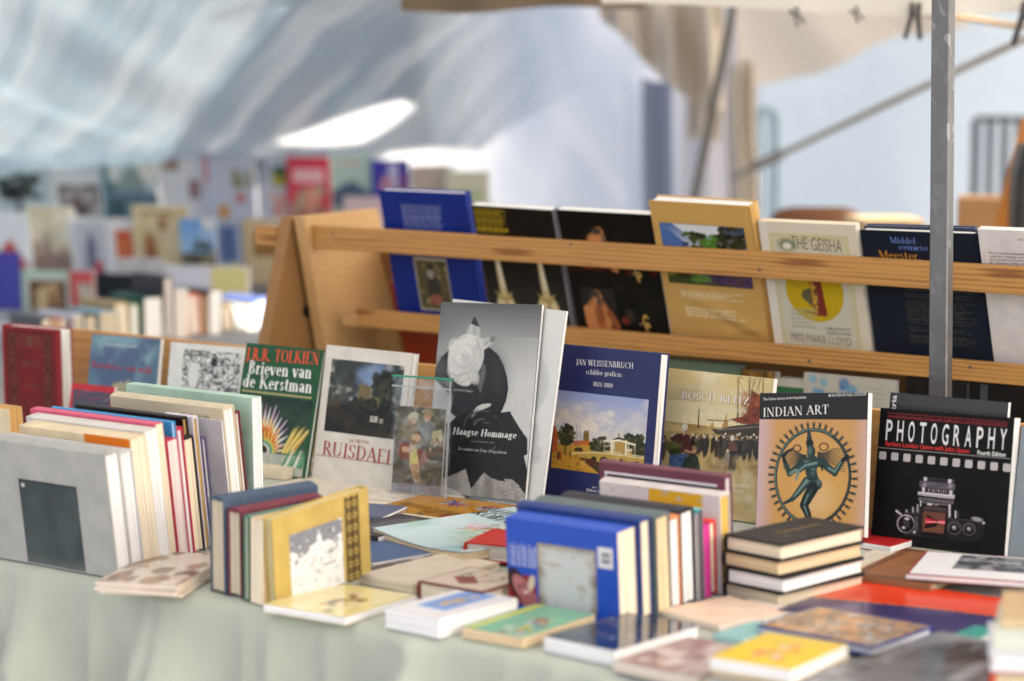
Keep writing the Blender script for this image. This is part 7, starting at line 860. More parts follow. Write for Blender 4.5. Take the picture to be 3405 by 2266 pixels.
m1 = nd(nt, 'ShaderNodeMixShader'); m1.inputs[0].default_value = .5; nt.links.new(gl.outputs[0], m1.inputs[1]); nt.links.new(df.outputs[0], m1.inputs[2]); m2 = nd(nt, 'ShaderNodeMixShader'); mg = nd(nt, 'ShaderNodeMapRange'); mg.inputs['From Min'].default_value = .45; mg.inputs['From Max'].default_value = .75; mg.inputs['To Min'].default_value = .03; mg.inputs['To Max'].default_value = .3; nt.links.new(nz.outputs[0], mg.inputs[0]); nt.links.new(mg.outputs[0], m2.inputs[0]); nt.links.new(tp.outputs[0], m2.inputs[1]); nt.links.new(m1.outputs[0], m2.inputs[2]); nt.links.new(m2.outputs[0], out.inputs[0]); bagm = m
p = POSE['zb']; W_, H_ = p['w'], p['h']; root = empty('zip_bag', basis(p), 'clear plastic zip bag standing before the ruin painting book', 'bag')
a = MB(); bul = lambda s, t: .006 * math.sin(math.pi * s) * (1 - t ** 3) + .0012 * math.sin(s * 19 + t * 8)
a.grid(lambda s, t: (W_ * s, H_ * t, bul(s, t) + .001), 24, 30); a.grid(lambda s, t: (W_ * s, H_ * t, -.008 - .2 * bul(s, t)), 12, 12)
a.build('film', bagm, root, smooth=True)
a = MB(); a.box(0, W_, H_ - .003, H_, -.006, .003); a.build('zip_edge', ink((40, 150, 120)), root); a = MB(); a.box(0, W_, H_ - .020, H_ - .017, .0012, .0024); a.build('zip_track', sheet_mat('track_plastic', (220, 224, 228), clear=.5), root)
for x in (W_ - .0024,): a = MB(); a.box(x, x + .0024, 0, H_ - .004, -.002, .0022); a.build('welded_seam', sheet_mat('seam_plastic', (226, 230, 234), clear=.75, gloss=.12), root)

# ------------------------------------------------------------------ books in the rack
RK = 'books face out in the wooden rack'
s = Art(100, 120, (14, 46, 140), 91); x0, y0, x1, y1 = rcn('rb1', 'b'); s.mix(s.nz(3) * .3, (10, 24, 96)); s.lines(x0, y0, x1, y1, 12, (150, 160, 200), .6, ragged=.12); x0, y0, x1, y1 = rcn('rb1', 'p'); s.rect(x0, y0, x1, y1, (206, 200, 176)); e_ = .02
im = a_noise(92, [(92, 84, 56), (150, 138, 92), (60, 52, 40), (176, 164, 116), (84, 80, 60)], 8, 60, 90, n=60); im.ell(.5, .45, .22, .28, (58, 54, 52), .3); im.ell(.45, .72, .12, .1, (150, 146, 138), .4); im.ell(.46, .86, .09, .05, (34, 32, 36), .3); im.ell(.52, .2, .2, .1, (150, 92, 78), .5)
r = sub('rb1', 'p'); book('rb1', 'book', 'tall royal blue hardback with a framed old photograph on its back', (14, 46, 140), spine='R', arts=[(None, s, 'cover_print', .3), ((r[0] + .003, r[1] + .004, r[2] - .003, r[3] - .004), im, 'cover_picture', .35, .0003)], group=RK)
book('rb2', 'book', 'black book with yellow text and two pale garlic bulbs', (24, 23, 23), spine='R', spine_rgb=(140, 138, 150), hard=False, arts=[(None, a_garlic(), 'cover_picture', .3)], spec=.15, group=RK)
book('rb3', 'book', 'black art book with dim paintings of bare-shouldered bearded old men', (16, 15, 16), hard=False, arts=[(None, a_oldmen(), 'cover_picture', .3)], spec=.15, group=RK)
s = Art(110, 120, (206, 166, 98), 93); s.mix(s.nz(2) * .15, (186, 146, 84)); 
for k in ('b1', 'b2'): x0, y0, x1, y1 = rcn('rb4', k); s.lines(x0, y0, x1, y1, 5 if k == 'b1' else 6, (232, 214, 176), .8, ragged=.3)
x0, y0, x1, y1 = rcn('rb4', 'c'); s.rect(x0, y0, x1, y1, (214, 206, 190)); s.lines(x0 + .02, y0 + .02, x1 - .02, y1 - .01, 14, (110, 104, 96), .9, ragged=0, vert=True); s.poly([(x1 + .01, y0), (x1 + .06, y1 + .01), (x1 + .07, y0)], (216, 208, 194))
def crease(X, Y):
    f = np.exp if isinstance(X, np.ndarray) else math.exp
    w_, h_ = POSE['rb4']['w'], POSE['rb4']['h']; d = (Y - .30 * h_) + .42 * (X - .4 * w_) * (1.0); e = (Y - .13 * h_) - .30 * (X - .75 * w_); g_ = f(-((X - .65 * w_) / (.3 * w_)) ** 2)
    return .0042 * f(-(d / .016) ** 2) * g_ - .0022 * f(-((d + .022) / .014) ** 2) * g_ + .0025 * f(-(e / .010) ** 2) * f(-((X - .8 * w_) / (.22 * w_)) ** 2) * f(-((Y - .1 * h_) / (.12 * h_)) ** 2)
POSE['rb4']['t0'] = 1
s.a = np.clip(s.a, 0, 1); book('rb4', 'book', 'thick tan jacketed book with a garden photograph and creased jacket', (206, 166, 98), spine='R', arts=[(None, s, 'jacket_print', .32, .0005)], group=RK)
# the creased jacket itself: lift the print
jk = [o for o in bpy.data.objects if o.name.startswith('jacket_print')][0]; me = jk.data; co = np.empty(len(me.vertices) * 3); me.vertices.foreach_get('co', co); co = co.reshape(-1, 3); co[:, 2] += .0012 + crease(co[:, 0], co[:, 1]); me.vertices.foreach_set('co', co.ravel()); me.polygons.foreach_set('use_smooth', [True] * len(me.polygons)); me.update()
r = sub('rb4', 'p'); print_grid('cover_picture', a_garden(), *r, .0026, jk.parent, .32)
s = a_geisha(); book('rb5', 'book', 'white edged songbook with a robed figure on a yellow disc', (226, 222, 212), CREAM, spine='R', hard=False, arts=[(None, s, 'cover_picture', .4)], group=RK)
s = Art(100, 100, (24, 32, 48), 95); s.mix(s.nz(3) * .25, (30, 40, 54)); x0, y0, x1, y1 = rcn('rb6', 'b'); s.lines(x0, y0 + (y1 - y0) * .0, x1, y0 + (y1 - y0) * .16, 4, (74, 74, 66), .55); s.lines(x0, y0 + (y1 - y0) * .2, x1, y0 + (y1 - y0) * .28, 2, (74, 74, 66), .55); s.lines(x0, y0 + (y1 - y0) * .34, x1, y0 + (y1 - y0) * .74, 10, (74, 74, 66), .55); s.lines(x0, y0 + (y1 - y0) * .8, x1, y1, 5, (74, 74, 66), .55)
book('rb6', 'book', 'dark slate hardback with blue and orange title behind the steel pole', (24, 32, 48), spine='R', arts=[(None, s, 'cover_print', .38)], spec=.15, group=RK)
book('rb7', 'book', 'white book with small grey text at the right end of the rack', (228, 226, 228), spine='L', hard=False, group=RK)
book('rb8', 'book', 'book with colourful top edge hidden behind the dark slate hardback', (60, 70, 110), spine='R', group=RK)
book('rb9', 'book', 'orange-red book half hidden behind the royal blue hardback', (146, 48, 18), spine='L', group=RK)
LW = 'books standing under the lower rail'
book('lb2', 'book', 'dull green book just below the lower rail behind the harbour cover', (104, 124, 106), group=LW)
book('lb3', 'book', 'brown and gold book end just below the lower rail', (110, 78, 36), arts=[(None, a_noise(97, [(120, 88, 40), (60, 44, 26), (160, 124, 60)], 8, 30, 40), 'cover_print')], group=LW)
book('lb4', 'book', 'white book with a green band under the lower rail', (216, 216, 206), arts=[((.0, .05, POSE['lb4']['w'], .14), Art(4, 4, (60, 120, 76)), 'green_band')], group=LW)
s = Art(70, 60, (186, 184, 176), 99); s.blobs(22, .05, .55, .55, 1, .03, .07, [(90, 150, 190), (120, 170, 196), (70, 120, 170)], .8); s.lines(.6, .2, .95, .92, 14, (160, 160, 156), .6)
book('lb5', 'book', 'pale book with a blue sketch under the lower rail beside the pole', (186, 184, 176), hard=False, arts=[(None, s, 'cover_print')], group=LW)
book('lb6', 'book', 'black hardback under the lower rail directly behind the pole', (16, 16, 18), group=LW); book('lb7', 'book', 'black hardback with a grey stripe under the right end of the lower rail', (14, 14, 16), arts=[((.02, .0, .034, POSE['lb7']['h'] - .001), Art(4, 4, (70, 72, 76)), 'grey_stripe')], group=LW)

# ------------------------------------------------------------------ front left row, fore edges to the right
GA = 'books standing upright at the left front'
root, c = book('A1', 'book', 'wide light grey hardback with a dark square inset, foremost of its row', (172, 173, 169), spine='T', arts=[(sub('A1', 'p'), a_dark_panel(), 'inset_panel', .3)], group=GA, rough=.45)
book('A2', 'book', 'light grey hardback directly behind the one with the dark square', (190, 190, 192), spine='T', group=GA)
book('A3', 'book', 'cream book with a bright orange label block on its cover', (226, 208, 172), CREAM, spine='T', hard=False, arts=[(sub('A3', 'o'), Art(4, 4, (226, 120, 20)), 'orange_label', .35)], group=GA)
book('A4', 'book', 'thick off-white paperback in front of the pink covers', (216, 212, 206), WHITE, spine='T', hard=False, group=GA)
book('A5', 'book', 'pink book with cream pages behind the thick off-white paperback', (216, 92, 124), CREAM, spine='T', hard=False, group=GA)
book('A6', 'book', 'rose red book of pale pages just behind the pink one', (206, 70, 92), (232, 214, 210), spine='T', hard=False, group=GA)
book('A7', 'book', 'thin bright blue hardback with a sky blue top edge', (56, 156, 216), spine='T', group=GA)
book('A8', 'book', 'crimson edged white book behind the bright blue hardback', (190, 40, 74), WHITE, spine='T', group=GA)
book('A9', 'book', 'worn dark brown book with cream pages in the left front row', (44, 36, 34), CREAM, spine='T', group=GA)
book('A10', 'book', 'wide black hardback rising behind the bright blue one', (18, 18, 20), (190, 160, 90), spine='T', group=GA)
book('A11', 'book', 'white hardback with gold marbled fore edge beside the black one', (220, 216, 226), (196, 160, 80), spine='T', group=GA)
book('A12', 'book', 'thin purple edged white book near the grey sheet', (110, 96, 140), WHITE, spine='T', group=GA)
book('A13', 'folder', 'smooth lilac grey folder standing before the beige cover', (194, 192, 198), hard=False, group=GA, cat='folder')
s = Art(90, 60, (212, 198, 170), 101); 
for i in range(4): x0 = .62 + i * .07; s.rect(x0, .9, x0 + .05, .935, (150, 140, 120)); s.rect(x0 + .006, .906, x0 + .044, .929, (212, 198, 170))
s.rect(.1, .86, .13, .9, (90, 84, 74)); s.rect(.94, .88, .955, .91, (90, 84, 74)); book('A14', 'book', 'beige book with little boxes drawn along its top', (212, 198, 170), WHITE, spine='T', arts=[(None, s, 'cover_print')], group=GA)
book('A15', 'book', 'maroon edged book right before the mint green cover', (110, 40, 52), (240, 230, 220), spine='T', group=GA)
book('A16', 'book', 'tall mint green book at the back of the left front row', (178, 208, 190), WHITE, spine='T', hard=False, group=GA)
book('A17', 'book', 'small cream and tan book cut off by the left edge', (232, 214, 180), (206, 160, 100), group=GA, hard=False)

# ------------------------------------------------------------------ second group, fore edges to the left
GB = 'old cloth books turned the other way'
book('B1', 'book', 'old slate blue cloth hardback, tallest of the small turned group', (66, 84, 108), AGED, spine='T', cloth=True, group=GB)
book('B2', 'book', 'maroon cloth hardback next to the slate blue one', (112, 44, 62), AGED, spine='T', cloth=True, group=GB)
book('B3', 'book', 'thin green book between the maroon one and the yellow album', (86, 132, 116), CREAM, spine='T', group=GB)
book('B4', 'book', 'cream paged softcover with a dark stripe behind the yellow album', (216, 190, 150), CREAM, spine='T', hard=False, group=GB)
r = sub('B5', 'p'); ro = sub('B5', 'o'); root, c = book('B5', 'album', 'worn yellow album with a frosty picture and a scroll ornament', (192, 166, 94), (206, 196, 150), spine='R', arts=[(r, a_frost(), 'cover_picture', .4), (ro, a_scroll(), 'scroll_ornament', .5)], group=GB, cat='album')

# ------------------------------------------------------------------ front right row
GC = 'books standing upright at the right front'
book('C1', 'book', 'royal blue paperback with a stained white panel and a small portrait', (40, 84, 190), CREAM, spine='T', hard=False, arts=[(None, a_stain(), 'cover_print', .3)], group=GC)
book('C2', 'book', 'navy blue hardback directly behind the stained blue paperback', (40, 62, 128), CREAM, spine='T', group=GC)
book('C3', 'book', 'grey green hardback with tan pages in the right front row', (96, 110, 112), TAN, spine='T', group=GC)
book('C4', 'book', 'white paged book with an orange edge in the right front row', (214, 140, 90), WHITE, spine='T', group=GC)
root, c = book('C5', 'book', 'thick black hardback with white pages and pale spine lettering', (40, 40, 50), WHITE, spine='T', group=GC)
book('C6', 'book', 'thin grey purple book squeezed behind the thick black hardback', (150, 150, 150), (226, 226, 222), spine='T', group=GC)
book('C7', 'book', 'thin book with a turquoise top edge in the right front row', (110, 196, 200), (90, 80, 90), spine='T', hard=False, group=GC)
book('C8', 'book', 'short magenta book before the torn white cover', (206, 50, 140), (206, 60, 146), spine='T', hard=False, group=GC)
book('C9', 'book', 'short bright red edged book next to the magenta one', (226, 70, 66), (244, 226, 200), spine='T', group=GC)
s = Art(120, 80, (216, 208, 206), 103); n = s.nz(7, 3); y_ = 1 - (1 - s.Y) ; s.mix(((s.X > .42) & (s.X < .86) & (s.Y > .8 + (n - .5) * .25)) * 1.0, (226, 176, 40)); s.mix(((s.X > .55) & (s.X < .78) & (s.Y > .72 + (n - .5) * .2) & (s.Y < .86 - (s.X - .55) * .5)) * 1.0, (240, 236, 232)); s.cloud((196, 176, 150), .9, 1, 9, .5, .7)
book('C10', 'book', 'white book with torn jacket showing yellow beneath', (216, 208, 206), (226, 186, 96), spine='T', arts=[(None, s, 'torn_jacket')], group=GC)
r = sub('C11', 'p'); s = Art(120, 60, (226, 220, 226), 105); s.rect(.02, 0, .98, .94, (34, 24, 54)); s.cloud((20, 16, 30), 0, .94, 5, .4, .6); s.rect(.14, .5, .26, .88, (140, 180, 206)); s.rect(.27, .62, .38, .82, (120, 126, 130)); s.blobs(10, .4, .2, .95, .7, .02, .05, [(50, 40, 80), (70, 60, 70)], .6)
book('C11', 'book', 'maroon cover with a white framed dark picture, last of its row', (112, 62, 76), (206, 200, 206), spine='T', arts=[((r[0], r[3] - .06, r[2], r[3]), s, 'cover_picture')], group=GC)

# ------------------------------------------------------------------ stack of black covered books and everything lying flat
p = POSE['D4']; SD = 'stack of four black covered hardbacks'
lab = ['lowest black covered hardback of the stack of four', 'second lowest of the four stacked hardbacks, its pages whitest', 'tan paged hardback just under the topmost black cover', 'topmost black hardback of the stack with faint gold lettering']
for i, (dx, dy, da, pg) in enumerate(((-.002, .004, -2, AGED), (.004, -.002, 1.5, WHITE), (-.003, .003, -1, TAN), (0, 0, 0, CREAM))):
    q = dict(p); q['o'] = [p['o'][0] + dx, p['o'][1] + dy, p['o'][2] - .0228 * (3 - i)]; q['yaw'] = p['yaw'] + da; q['t'] = .0225; q.pop('tx', None)
    s = None; arts = []
    if i == 3:
        s = Art(110, 70, (46, 44, 44), 107); s.asp = .6
        for k in range(22): x = .3 + k * .024; s.ring(x, .55 + .01 * math.sin(k), .014, .03, .25, (122, 100, 58)); s.seg((x, .52), (x + .02, .6), .004, .002, (122, 100, 58))
        s.ell(.3, .36, .03, .035, (96, 100, 106), .5); arts = [(None, s, 'gold_lettering', .45)]
    book(q, 'book', lab[i], (44, 42, 42), pg, spine='T', arts=arts, group=SD, cloth=False, spec=.12, rough=.6)
FL = 'books and magazines lying flat on the cloth'
s = a_noise(109, [(206, 196, 180), (120, 96, 80), (70, 50, 44), (220, 210, 200), (150, 120, 100)], 6, 60, 60, base=(214, 204, 192), n=26, r=(.05, .14)); 
q0 = POSE['F0']
for i, (dx, da, lb) in enumerate(((.006, 2, 'bottom cream booklet of the small pile at the front left'), (-.004, -3, 'second cream booklet of the small front left pile'), (.003, 1, 'third booklet of the small front left pile, slightly askew'), (0, 0, 'top booklet of the front left pile with a brown photo cover'))):
    q = dict(q0); q['t'] = .0042; q['o'] = [q0['o'][0] + dx, q0['o'][1] + dx, ZT + .0044 * (i + 1)]; q['yaw'] = q0['yaw'] + da
    book(q, 'booklet', lb, (226, 212, 196), (236, 220, 200), hard=False, spine='L', arts=[(None, s, 'cover_picture', .25)] if i == 3 else [], group=FL, cat='booklet')
s = a_noise(111, [(226, 210, 150), (232, 220, 170)], 4, 80, 80, base=(228, 214, 150), n=4); s.blobs(24, .1, .25, .7, .5, .02, .06, [(90, 50, 40), (170, 70, 40), (220, 190, 140), (60, 40, 34)], .8); s.lines(.2, .75, .8, .85, 2, (190, 176, 110), .7)
book('F1', 'magazine', 'pale yellow magazine lying at the front edge below the yellow album', (228, 214, 150), WHITE, spine='R', hard=False, arts=[(None, s, 'cover_picture', .05)], group=FL, cat='magazine', spec=.8)
s = Art(80, 80, (226, 224, 226), 113); s.poly([(.25, .25), (.95, .3), (.95, .85), (.25, .8)], (120, 156, 214)); s.blobs(30, .35, .4, .85, .68, .02, .05, [(196, 170, 110), (170, 150, 100), (210, 180, 150), (150, 130, 90)], .8); s.lines(.05, .1, .95, .2, 1, (206, 180, 196), .6)
book('F2', 'book', 'thick white paperback with a blue picture at the front edge', (226, 224, 226), WHITE, spine='R', hard=False, arts=[(None, s, 'cover_picture', .3)], group=FL)
s = Art(80, 80, (116, 172, 144), 115); s.rect(0, .84, 1, .94, (206, 200, 60)); s.lines(0, .85, 1, .93, 1, (150, 170, 70), .7); s.blobs(30, .05, .1, .6, .5, .02, .07, [(206, 180, 60), (150, 60, 50), (60, 120, 90), (200, 200, 180), (90, 150, 170)], .8)
book('F3', 'book', 'green comic covered paperback with yellow lettering at the front edge', (120, 172, 146), TAN, spine='R', hard=False, arts=[(None, s, 'cover_picture', .3)], group=FL)
s = a_noise(117, [(34, 48, 74), (60, 84, 110), (130, 140, 150), (26, 34, 54), (84, 80, 84)], 6, 80, 80, n=40)
book('F4', 'book', 'glossy dark blue covered book mirroring the row behind it', (40, 52, 76), WHITE, spine='R', hard=False, arts=[(None, s, 'cover_picture', .04)], group=FL, spec=.9)
s = a_noise(119, [(150, 120, 116), (176, 160, 156), (120, 96, 92), (196, 180, 176)], 4, 60, 60, n=20)
book('F5', 'magazine', 'dusky pink magazine at the front edge beside the yellow comic', (160, 136, 132), (214, 204, 190), spine='R', hard=False, arts=[(None, s, 'cover_picture', .25)], group=FL, cat='magazine')
s = Art(80, 80, (222, 192, 46), 121); s.blobs(30, .25, .3, .75, .7, .03, .08, [(214, 90, 60), (226, 150, 110), (230, 226, 200), (206, 170, 60)], .8); s.mix(np.clip(s.X - .6, 0, 1), (216, 186, 110))
book('F6', 'book', 'bright yellow comic book with a red figure lying at the front', (222, 192, 46), WHITE, spine='R', hard=False, arts=[(None, s, 'cover_picture', .22)], group=FL)
q = dict(POSE['F6']); q['o'] = [q['o'][0] + .004, q['o'][1] + .008, ZT + .0295]; q['t'] = .014; book(q, 'book', 'grey book lying under the bright yellow comic', (150, 150, 146), AGED, spine='R', hard=False, group=FL)
q = dict(POSE['F6']); q['o'] = [q['o'][0] - .004, q['o'][1] + .004, ZT + .015]; q['t'] = .0145; book(q, 'book', 'pale blue book at the bottom under the yellow comic', (170, 186, 200), CREAM, spine='R', hard=False, group=FL)
book('M1', 'booklet', 'mustard yellow booklet with bright folk ornaments', (190, 134, 26), CREAM, spine='R', hard=False, arts=[(None, a_folk(), 'cover_picture', .22)], group=FL, cat='booklet')
sag = lambda X, Y: -.008 * np.sin(np.pi * np.clip(Y / POSE['M2']['h'], 0, 1)) if isinstance(Y, np.ndarray) else -.008 * math.sin(math.pi * min(1, max(0, Y / POSE['M2']['h'])))
s = a_fantasy(); s.a = np.rot90(s.a, 1).copy(); s.h, s.w = s.a.shape[:2]
book('M2', 'book', 'pale blue picture book with fairy figures and a curling cover', (196, 216, 220), (226, 206, 170), hard=False, arts=[(None, s, 'cover_picture', .25)], group=FL, bend=sag)
book('M3', 'book', 'thick red hardback lying beside the pale blue picture book', (186, 40, 28), (214, 206, 196), spine='T', group=FL)
book('M4', 'book', 'thin slate blue book lying right of the yellow album', (74, 96, 138), WHITE, spine='R', hard=False, group=FL)
s = Art(60, 50, (60, 56, 62), 123); s.ell(.55, .5, .35, .3, (92, 92, 96), .1); book('M5', 'book', 'dark grey book with a round patch below the mustard booklet', (60, 56, 62), WHITE, hard=False, arts=[(None, s, 'cover_print', .3)], group=FL)
s = a_noise(125, [(96, 84, 80), (60, 50, 50), (150, 140, 136), (110, 60, 60), (176, 170, 160)], 6, 70, 60, n=30); book('M6', 'magazine', 'brownish photo magazine lying under the red hardback', (110, 100, 94), CREAM, hard=False, arts=[(None, s, 'cover_picture', .15)], group=FL, cat='magazine')
book('M7', 'book', 'plain cream coloured book lying in the middle of the table', (214, 200, 180), CREAM, spine='R', hard=False, group=FL)
s = Art(80, 70, (206, 190, 172), 127); s.poly([(.15, .5), (.45, .85), (.6, .6), (.3, .3)], (136, 66, 46)); s.ring(.65, .5, .25, .3, .06, (84, 44, 40), 0, 300); s.blobs(16, .45, .2, .95, .8, .02, .05, [(120, 84, 70), (206, 150, 50), (226, 214, 200), (90, 60, 50)], .8)
book('M8', 'book', 'brown spined picture book lying left of the stained blue paperback', (120, 56, 48), CREAM, spine='T', arts=[((.004, .004, POSE['M8']['w'] - .004, POSE['M8']['h'] - .004), s, 'cover_picture', .3)], group=FL)
s = Art(90, 60, (222, 214, 200), 129); n_ = s.nz(9, 3, 3); s.mix((np.abs(n_ - .5) < .03) * (s.X > .2) * (s.X < .85) * (s.Y > .2) * .6, (96, 94, 90)); book('M9', 'booklet', 'cream sheet with an ink drawing lying before the ruin book', (222, 214, 200), CREAM, hard=False, arts=[(None, s, 'cover_print')], group=FL, cat='booklet')
book('M13', 'magazine', 'cream magazine lying open to the left of the mustard booklet', (224, 214, 196), CREAM, hard=False, spine='R', group=FL, cat='magazine'); book('M10', 'booklet', 'small slate booklet under the corner of the mustard booklet', (96, 104, 134), WHITE, hard=False, group=FL, cat='booklet'); book('M12', 'book', 'small cream book lying before the green feather book', (232, 216, 190), CREAM, hard=False, group=FL)
s = Art(20, 20, (190, 36, 40)); book('R1', 'book', 'slim red book with white pages behind the stack of four', (190, 36, 40), WHITE, spine='R', hard=False, group=FL)
s = Art(110, 90, (142, 92, 58), 131); s.asp = .8; s.mix(s.nz(10) * .25, (110, 70, 44))
for i in range(26):
    t_ = i / 25
    for (x_, yy_) in ((.06, t_), (.94, t_), (t_, .08), (t_, .92)): s.ring(x_, yy_, .028, .035, .25, (84, 54, 34))
s.blobs(26, .3, .4, .7, .6, .015, .04, [(176, 132, 70), (160, 116, 62)], .6); book('R2', 'book', 'brown tooled leather book before the camera book', (142, 92, 58), AGED, cloth=True, arts=[(None, s, 'tooled_ornament', .5)], group=FL)
# open white book with a black and white picture
p3 = POSE['R3']; s = Art(90, 90, (226, 226, 230), 133); im = a_noise(135, [(70, 72, 80), (120, 122, 130), (40, 42, 48), (150, 152, 160)], 7, 60, 60, n=40); s.a[18:66, 30:86] = im.a[:48, :56]
book('R3', 'open_book', 'open white book showing a black and white picture at the right edge', (150, 40, 56), (232, 230, 228), hard=False, spine='R', arts=[((.004, .004, p3['w'] - .004, p3['h'] - .004), s, 'open_page', .3)], group=FL)
p4 = POSE['R4']; s = Art(120, 120, (214, 60, 24), 137); lim = .47 + .03 * np.sin(s.Y * 4); s.mix((s.X < lim) * 1.0, (50, 44, 96)); s.mix((np.abs(s.X - lim) < .006) * 1.0, (196, 140, 30)); wavy = lambda X, Y: .0025 * (np.sin(X * 18 + Y * 9) if isinstance(X, np.ndarray) else math.sin(X * 18 + Y * 9)) + .001
book('R4', 'poster_folder', 'large glossy folder, half orange-red and half navy, lying at the right', (60, 50, 100), (226, 220, 210), hard=False, arts=[(None, s, 'cover_print', .22)], group=FL, cat='folder', bend=wavy)
s = a_noise(139, [(150, 130, 110), (196, 190, 186), (110, 84, 70), (170, 190, 200), (90, 96, 110), (196, 150, 110)], 8, 100, 90, n=150, r=(.015, .04)); book('R6', 'book', 'comic book with small busy pictures and a blue spine', (44, 60, 140), (222, 222, 226), spine='R', arts=[((.003, .003, POSE['R6']['w'] - .003, POSE['R6']['h'] - .003), s, 'cover_picture', .15)], group=FL)
s = Art(120, 80, (110, 112, 118), 141); s.cloud((150, 152, 158), 0, 1, 4, .45, .7, .5); s.cloud((54, 56, 62), 0, 1, 5, .5, .7, .5); s.blobs(40, 0, 0, 1, 1, .02, .06, [(70, 72, 78), (140, 142, 148), (40, 42, 46)], .6); s.poly([(.4, .2), (.75, .3), (.7, .4), (.42, .32)], (160, 164, 170)); s.rect(0, 0, .35, .25, (196, 196, 202), .7); book('R7', 'magazine', 'large glossy black and white photo magazine at the front right corner', (110, 112, 118), WHITE, spine='R', hard=False, arts=[(None, s, 'cover_picture', .12)], group=FL, cat='magazine')
book('R11', 'magazine', 'white magazine under the stack of four black hardbacks', (226, 218, 208), WHITE, hard=False, spine='R', group=FL, cat='magazine'); book('R12', 'magazine', 'pale cream magazine showing between the slim red book and the tooled one', (222, 212, 196), CREAM, hard=False, spine='R', group=FL, cat='magazine'); book('R8', 'booklet', 'teal booklet wedged between the busy comic and the right stack', (40, 140, 130), (200, 210, 206), hard=False, group=FL, cat='booklet'); book('R9', 'booklet', 'peach coloured booklet lying under the maroon framed picture book', (232, 206, 184), (240, 222, 206), spine='R', hard=False, group=FL, cat='booklet'); book('R10', 'booklet', 'small light teal booklet lying left of the busy comic', (140, 190, 190), (170, 206, 206), spine='R', hard=False, group=FL, cat='booklet')
# pile at the right edge
zz = ZT; RS = 'pile of books at the right edge'
for i, (t_, rgb, pg, lb, dx) in enumerate(((.012, (20, 20, 22), (40, 40, 44), 'black book near the bottom of the right edge pile', .0), (.036, (206, 70, 46), (226, 206, 170), 'thick red orange hardback in the right edge pile', .002), (.024, (222, 222, 232), WHITE, 'white book on the red orange hardback of the right edge pile', -.003), (.025, (206, 212, 196), (216, 220, 206), 'greenish white book second from the top of the right edge pile', .001), (.010, (190, 160, 120), TAN, 'tan booklet on top of the right edge pile', .012))):
    q = dict(o=[.556 + dx, 2.735 + dx, zz + t_], yaw=-14 + 2 * (i % 3), w=.21, h=.15, t=t_ - .0004, lie=1); zz += t_; book(q, 'book', lb, rgb, pg, group=RS, spine='L' if i in (1,) else 'R', hard=i in (0, 1, 2))

# ------------------------------------------------------------------ the blurred display behind on the left
def fix(keys, zr):
    for k in keys: p = POSE[k]; d = p['o'][2] - zr; p['o'][2] = zr; p['h'] += d
    for i, k in enumerate(keys):
        p = POSE[k]; e_ = p['w'] * .11; p['w'] += e_; p['o'][0] -= e_ * .2 - .003 * (i % 2); p['o'][1] += .0135 * (i % 2)
fix(['t%d' % i for i in range(1, 12)] + ['q7'], .9335); fix(['s%d' % i for i in range(1, 9)], .7835); fix(['q1', 'q2', 'q3', 'q4', 'q5', 'q6'], .745)
T3, T2, T1, T0 = 'books on the top row of the far display', 'books on the lower row of the far display', 'books standing before the far display', 'books with fore edges out on the far table'
s = Art(60, 80, (190, 206, 214), 201); s.blobs(40, .3, .35, .8, .75, .03, .1, [(52, 62, 62), (80, 92, 90), (40, 46, 50)]); s.lines(.3, .8, .95, .95, 3, (120, 140, 150)); s.seg((.5, .0), (.55, .4), .03, .03, (60, 60, 60)); book('t1', 'book', 'pale book with a dark tree photograph at the far left', (190, 206, 214), hard=False, arts=[(None, s, 'cover_picture')], group=T3)
s = a_panel(202, (222, 228, 234), (.12, .05, .8, .5), [(110, 96, 98), (170, 160, 164), (60, 46, 50), (196, 190, 192)], (.2, .72, .75, .85, 3)); book('t2', 'book', 'white book with a sepia street photograph on the top row', (222, 228, 234), CREAM, spine='R', arts=[(None, s, 'cover_picture')], group=T3)
s = landscape(203, (186, 206, 218), (200, 214, 220), (120, 150, 166), [(90, 120, 130), (70, 100, 112)], .35, 5); s.poly([(.15, .4), (.55, .95), (.85, .4)], (140, 160, 160)); s.rect(.12, .33, .95, .42, (110, 134, 160)); s.rect(0, .05, .12, .95, (90, 130, 140)); s.rect(.5, .1, .56, .34, (90, 120, 130)); s.rect(.1, .0, .4, .3, (60, 84, 92), .8); book('t3', 'book', 'blue-grey book with a pointed roof farmhouse on the top row', (150, 176, 186), hard=False, arts=[(None, s, 'cover_picture')], group=T3)
s = a_panel(204, (226, 230, 240), (.05, .68, .42, .86), [(170, 150, 140), (150, 130, 120)]); s.rect(.6, .3, .82, .56, (150, 120, 130)); s.rect(.95, 0, 1, 1, (216, 196, 176)); book('t4', 'book', 'white book with two tiny pictures on the top row', (226, 230, 240), CREAM, spine='R', arts=[(None, s, 'cover_picture')], group=T3)
s = a_panel(205, (204, 212, 234), (.55, .5, .95, .75), [(150, 150, 96), (176, 190, 200), (120, 110, 60)]); s.rect(0, .55, .06, 1, (206, 70, 90)); s.ell(.35, .15, .12, .1, (214, 150, 50), .4); s.ell(.7, .35, .12, .08, (196, 120, 120), .6); book('t5', 'book', 'lilac white book with red corner and small pictures on the top row', (204, 212, 234), hard=False, arts=[(None, s, 'cover_picture')], group=T3)
s = a_panel(206, (196, 206, 226), (.5, .55, .95, .85), [(60, 110, 80), (206, 190, 60), (40, 80, 70)]); s.blobs(16, .4, .1, 1, .45, .05, .1, [(226, 150, 130), (206, 120, 110), (230, 190, 170)], .8); s.blobs(8, 0, .6, .4, .95, .04, .08, [(70, 80, 100)], .6); book('t6', 'book', 'pale book with green and yellow picture left of the red cover', (196, 206, 226), hard=False, arts=[(None, s, 'cover_picture')], group=T3)
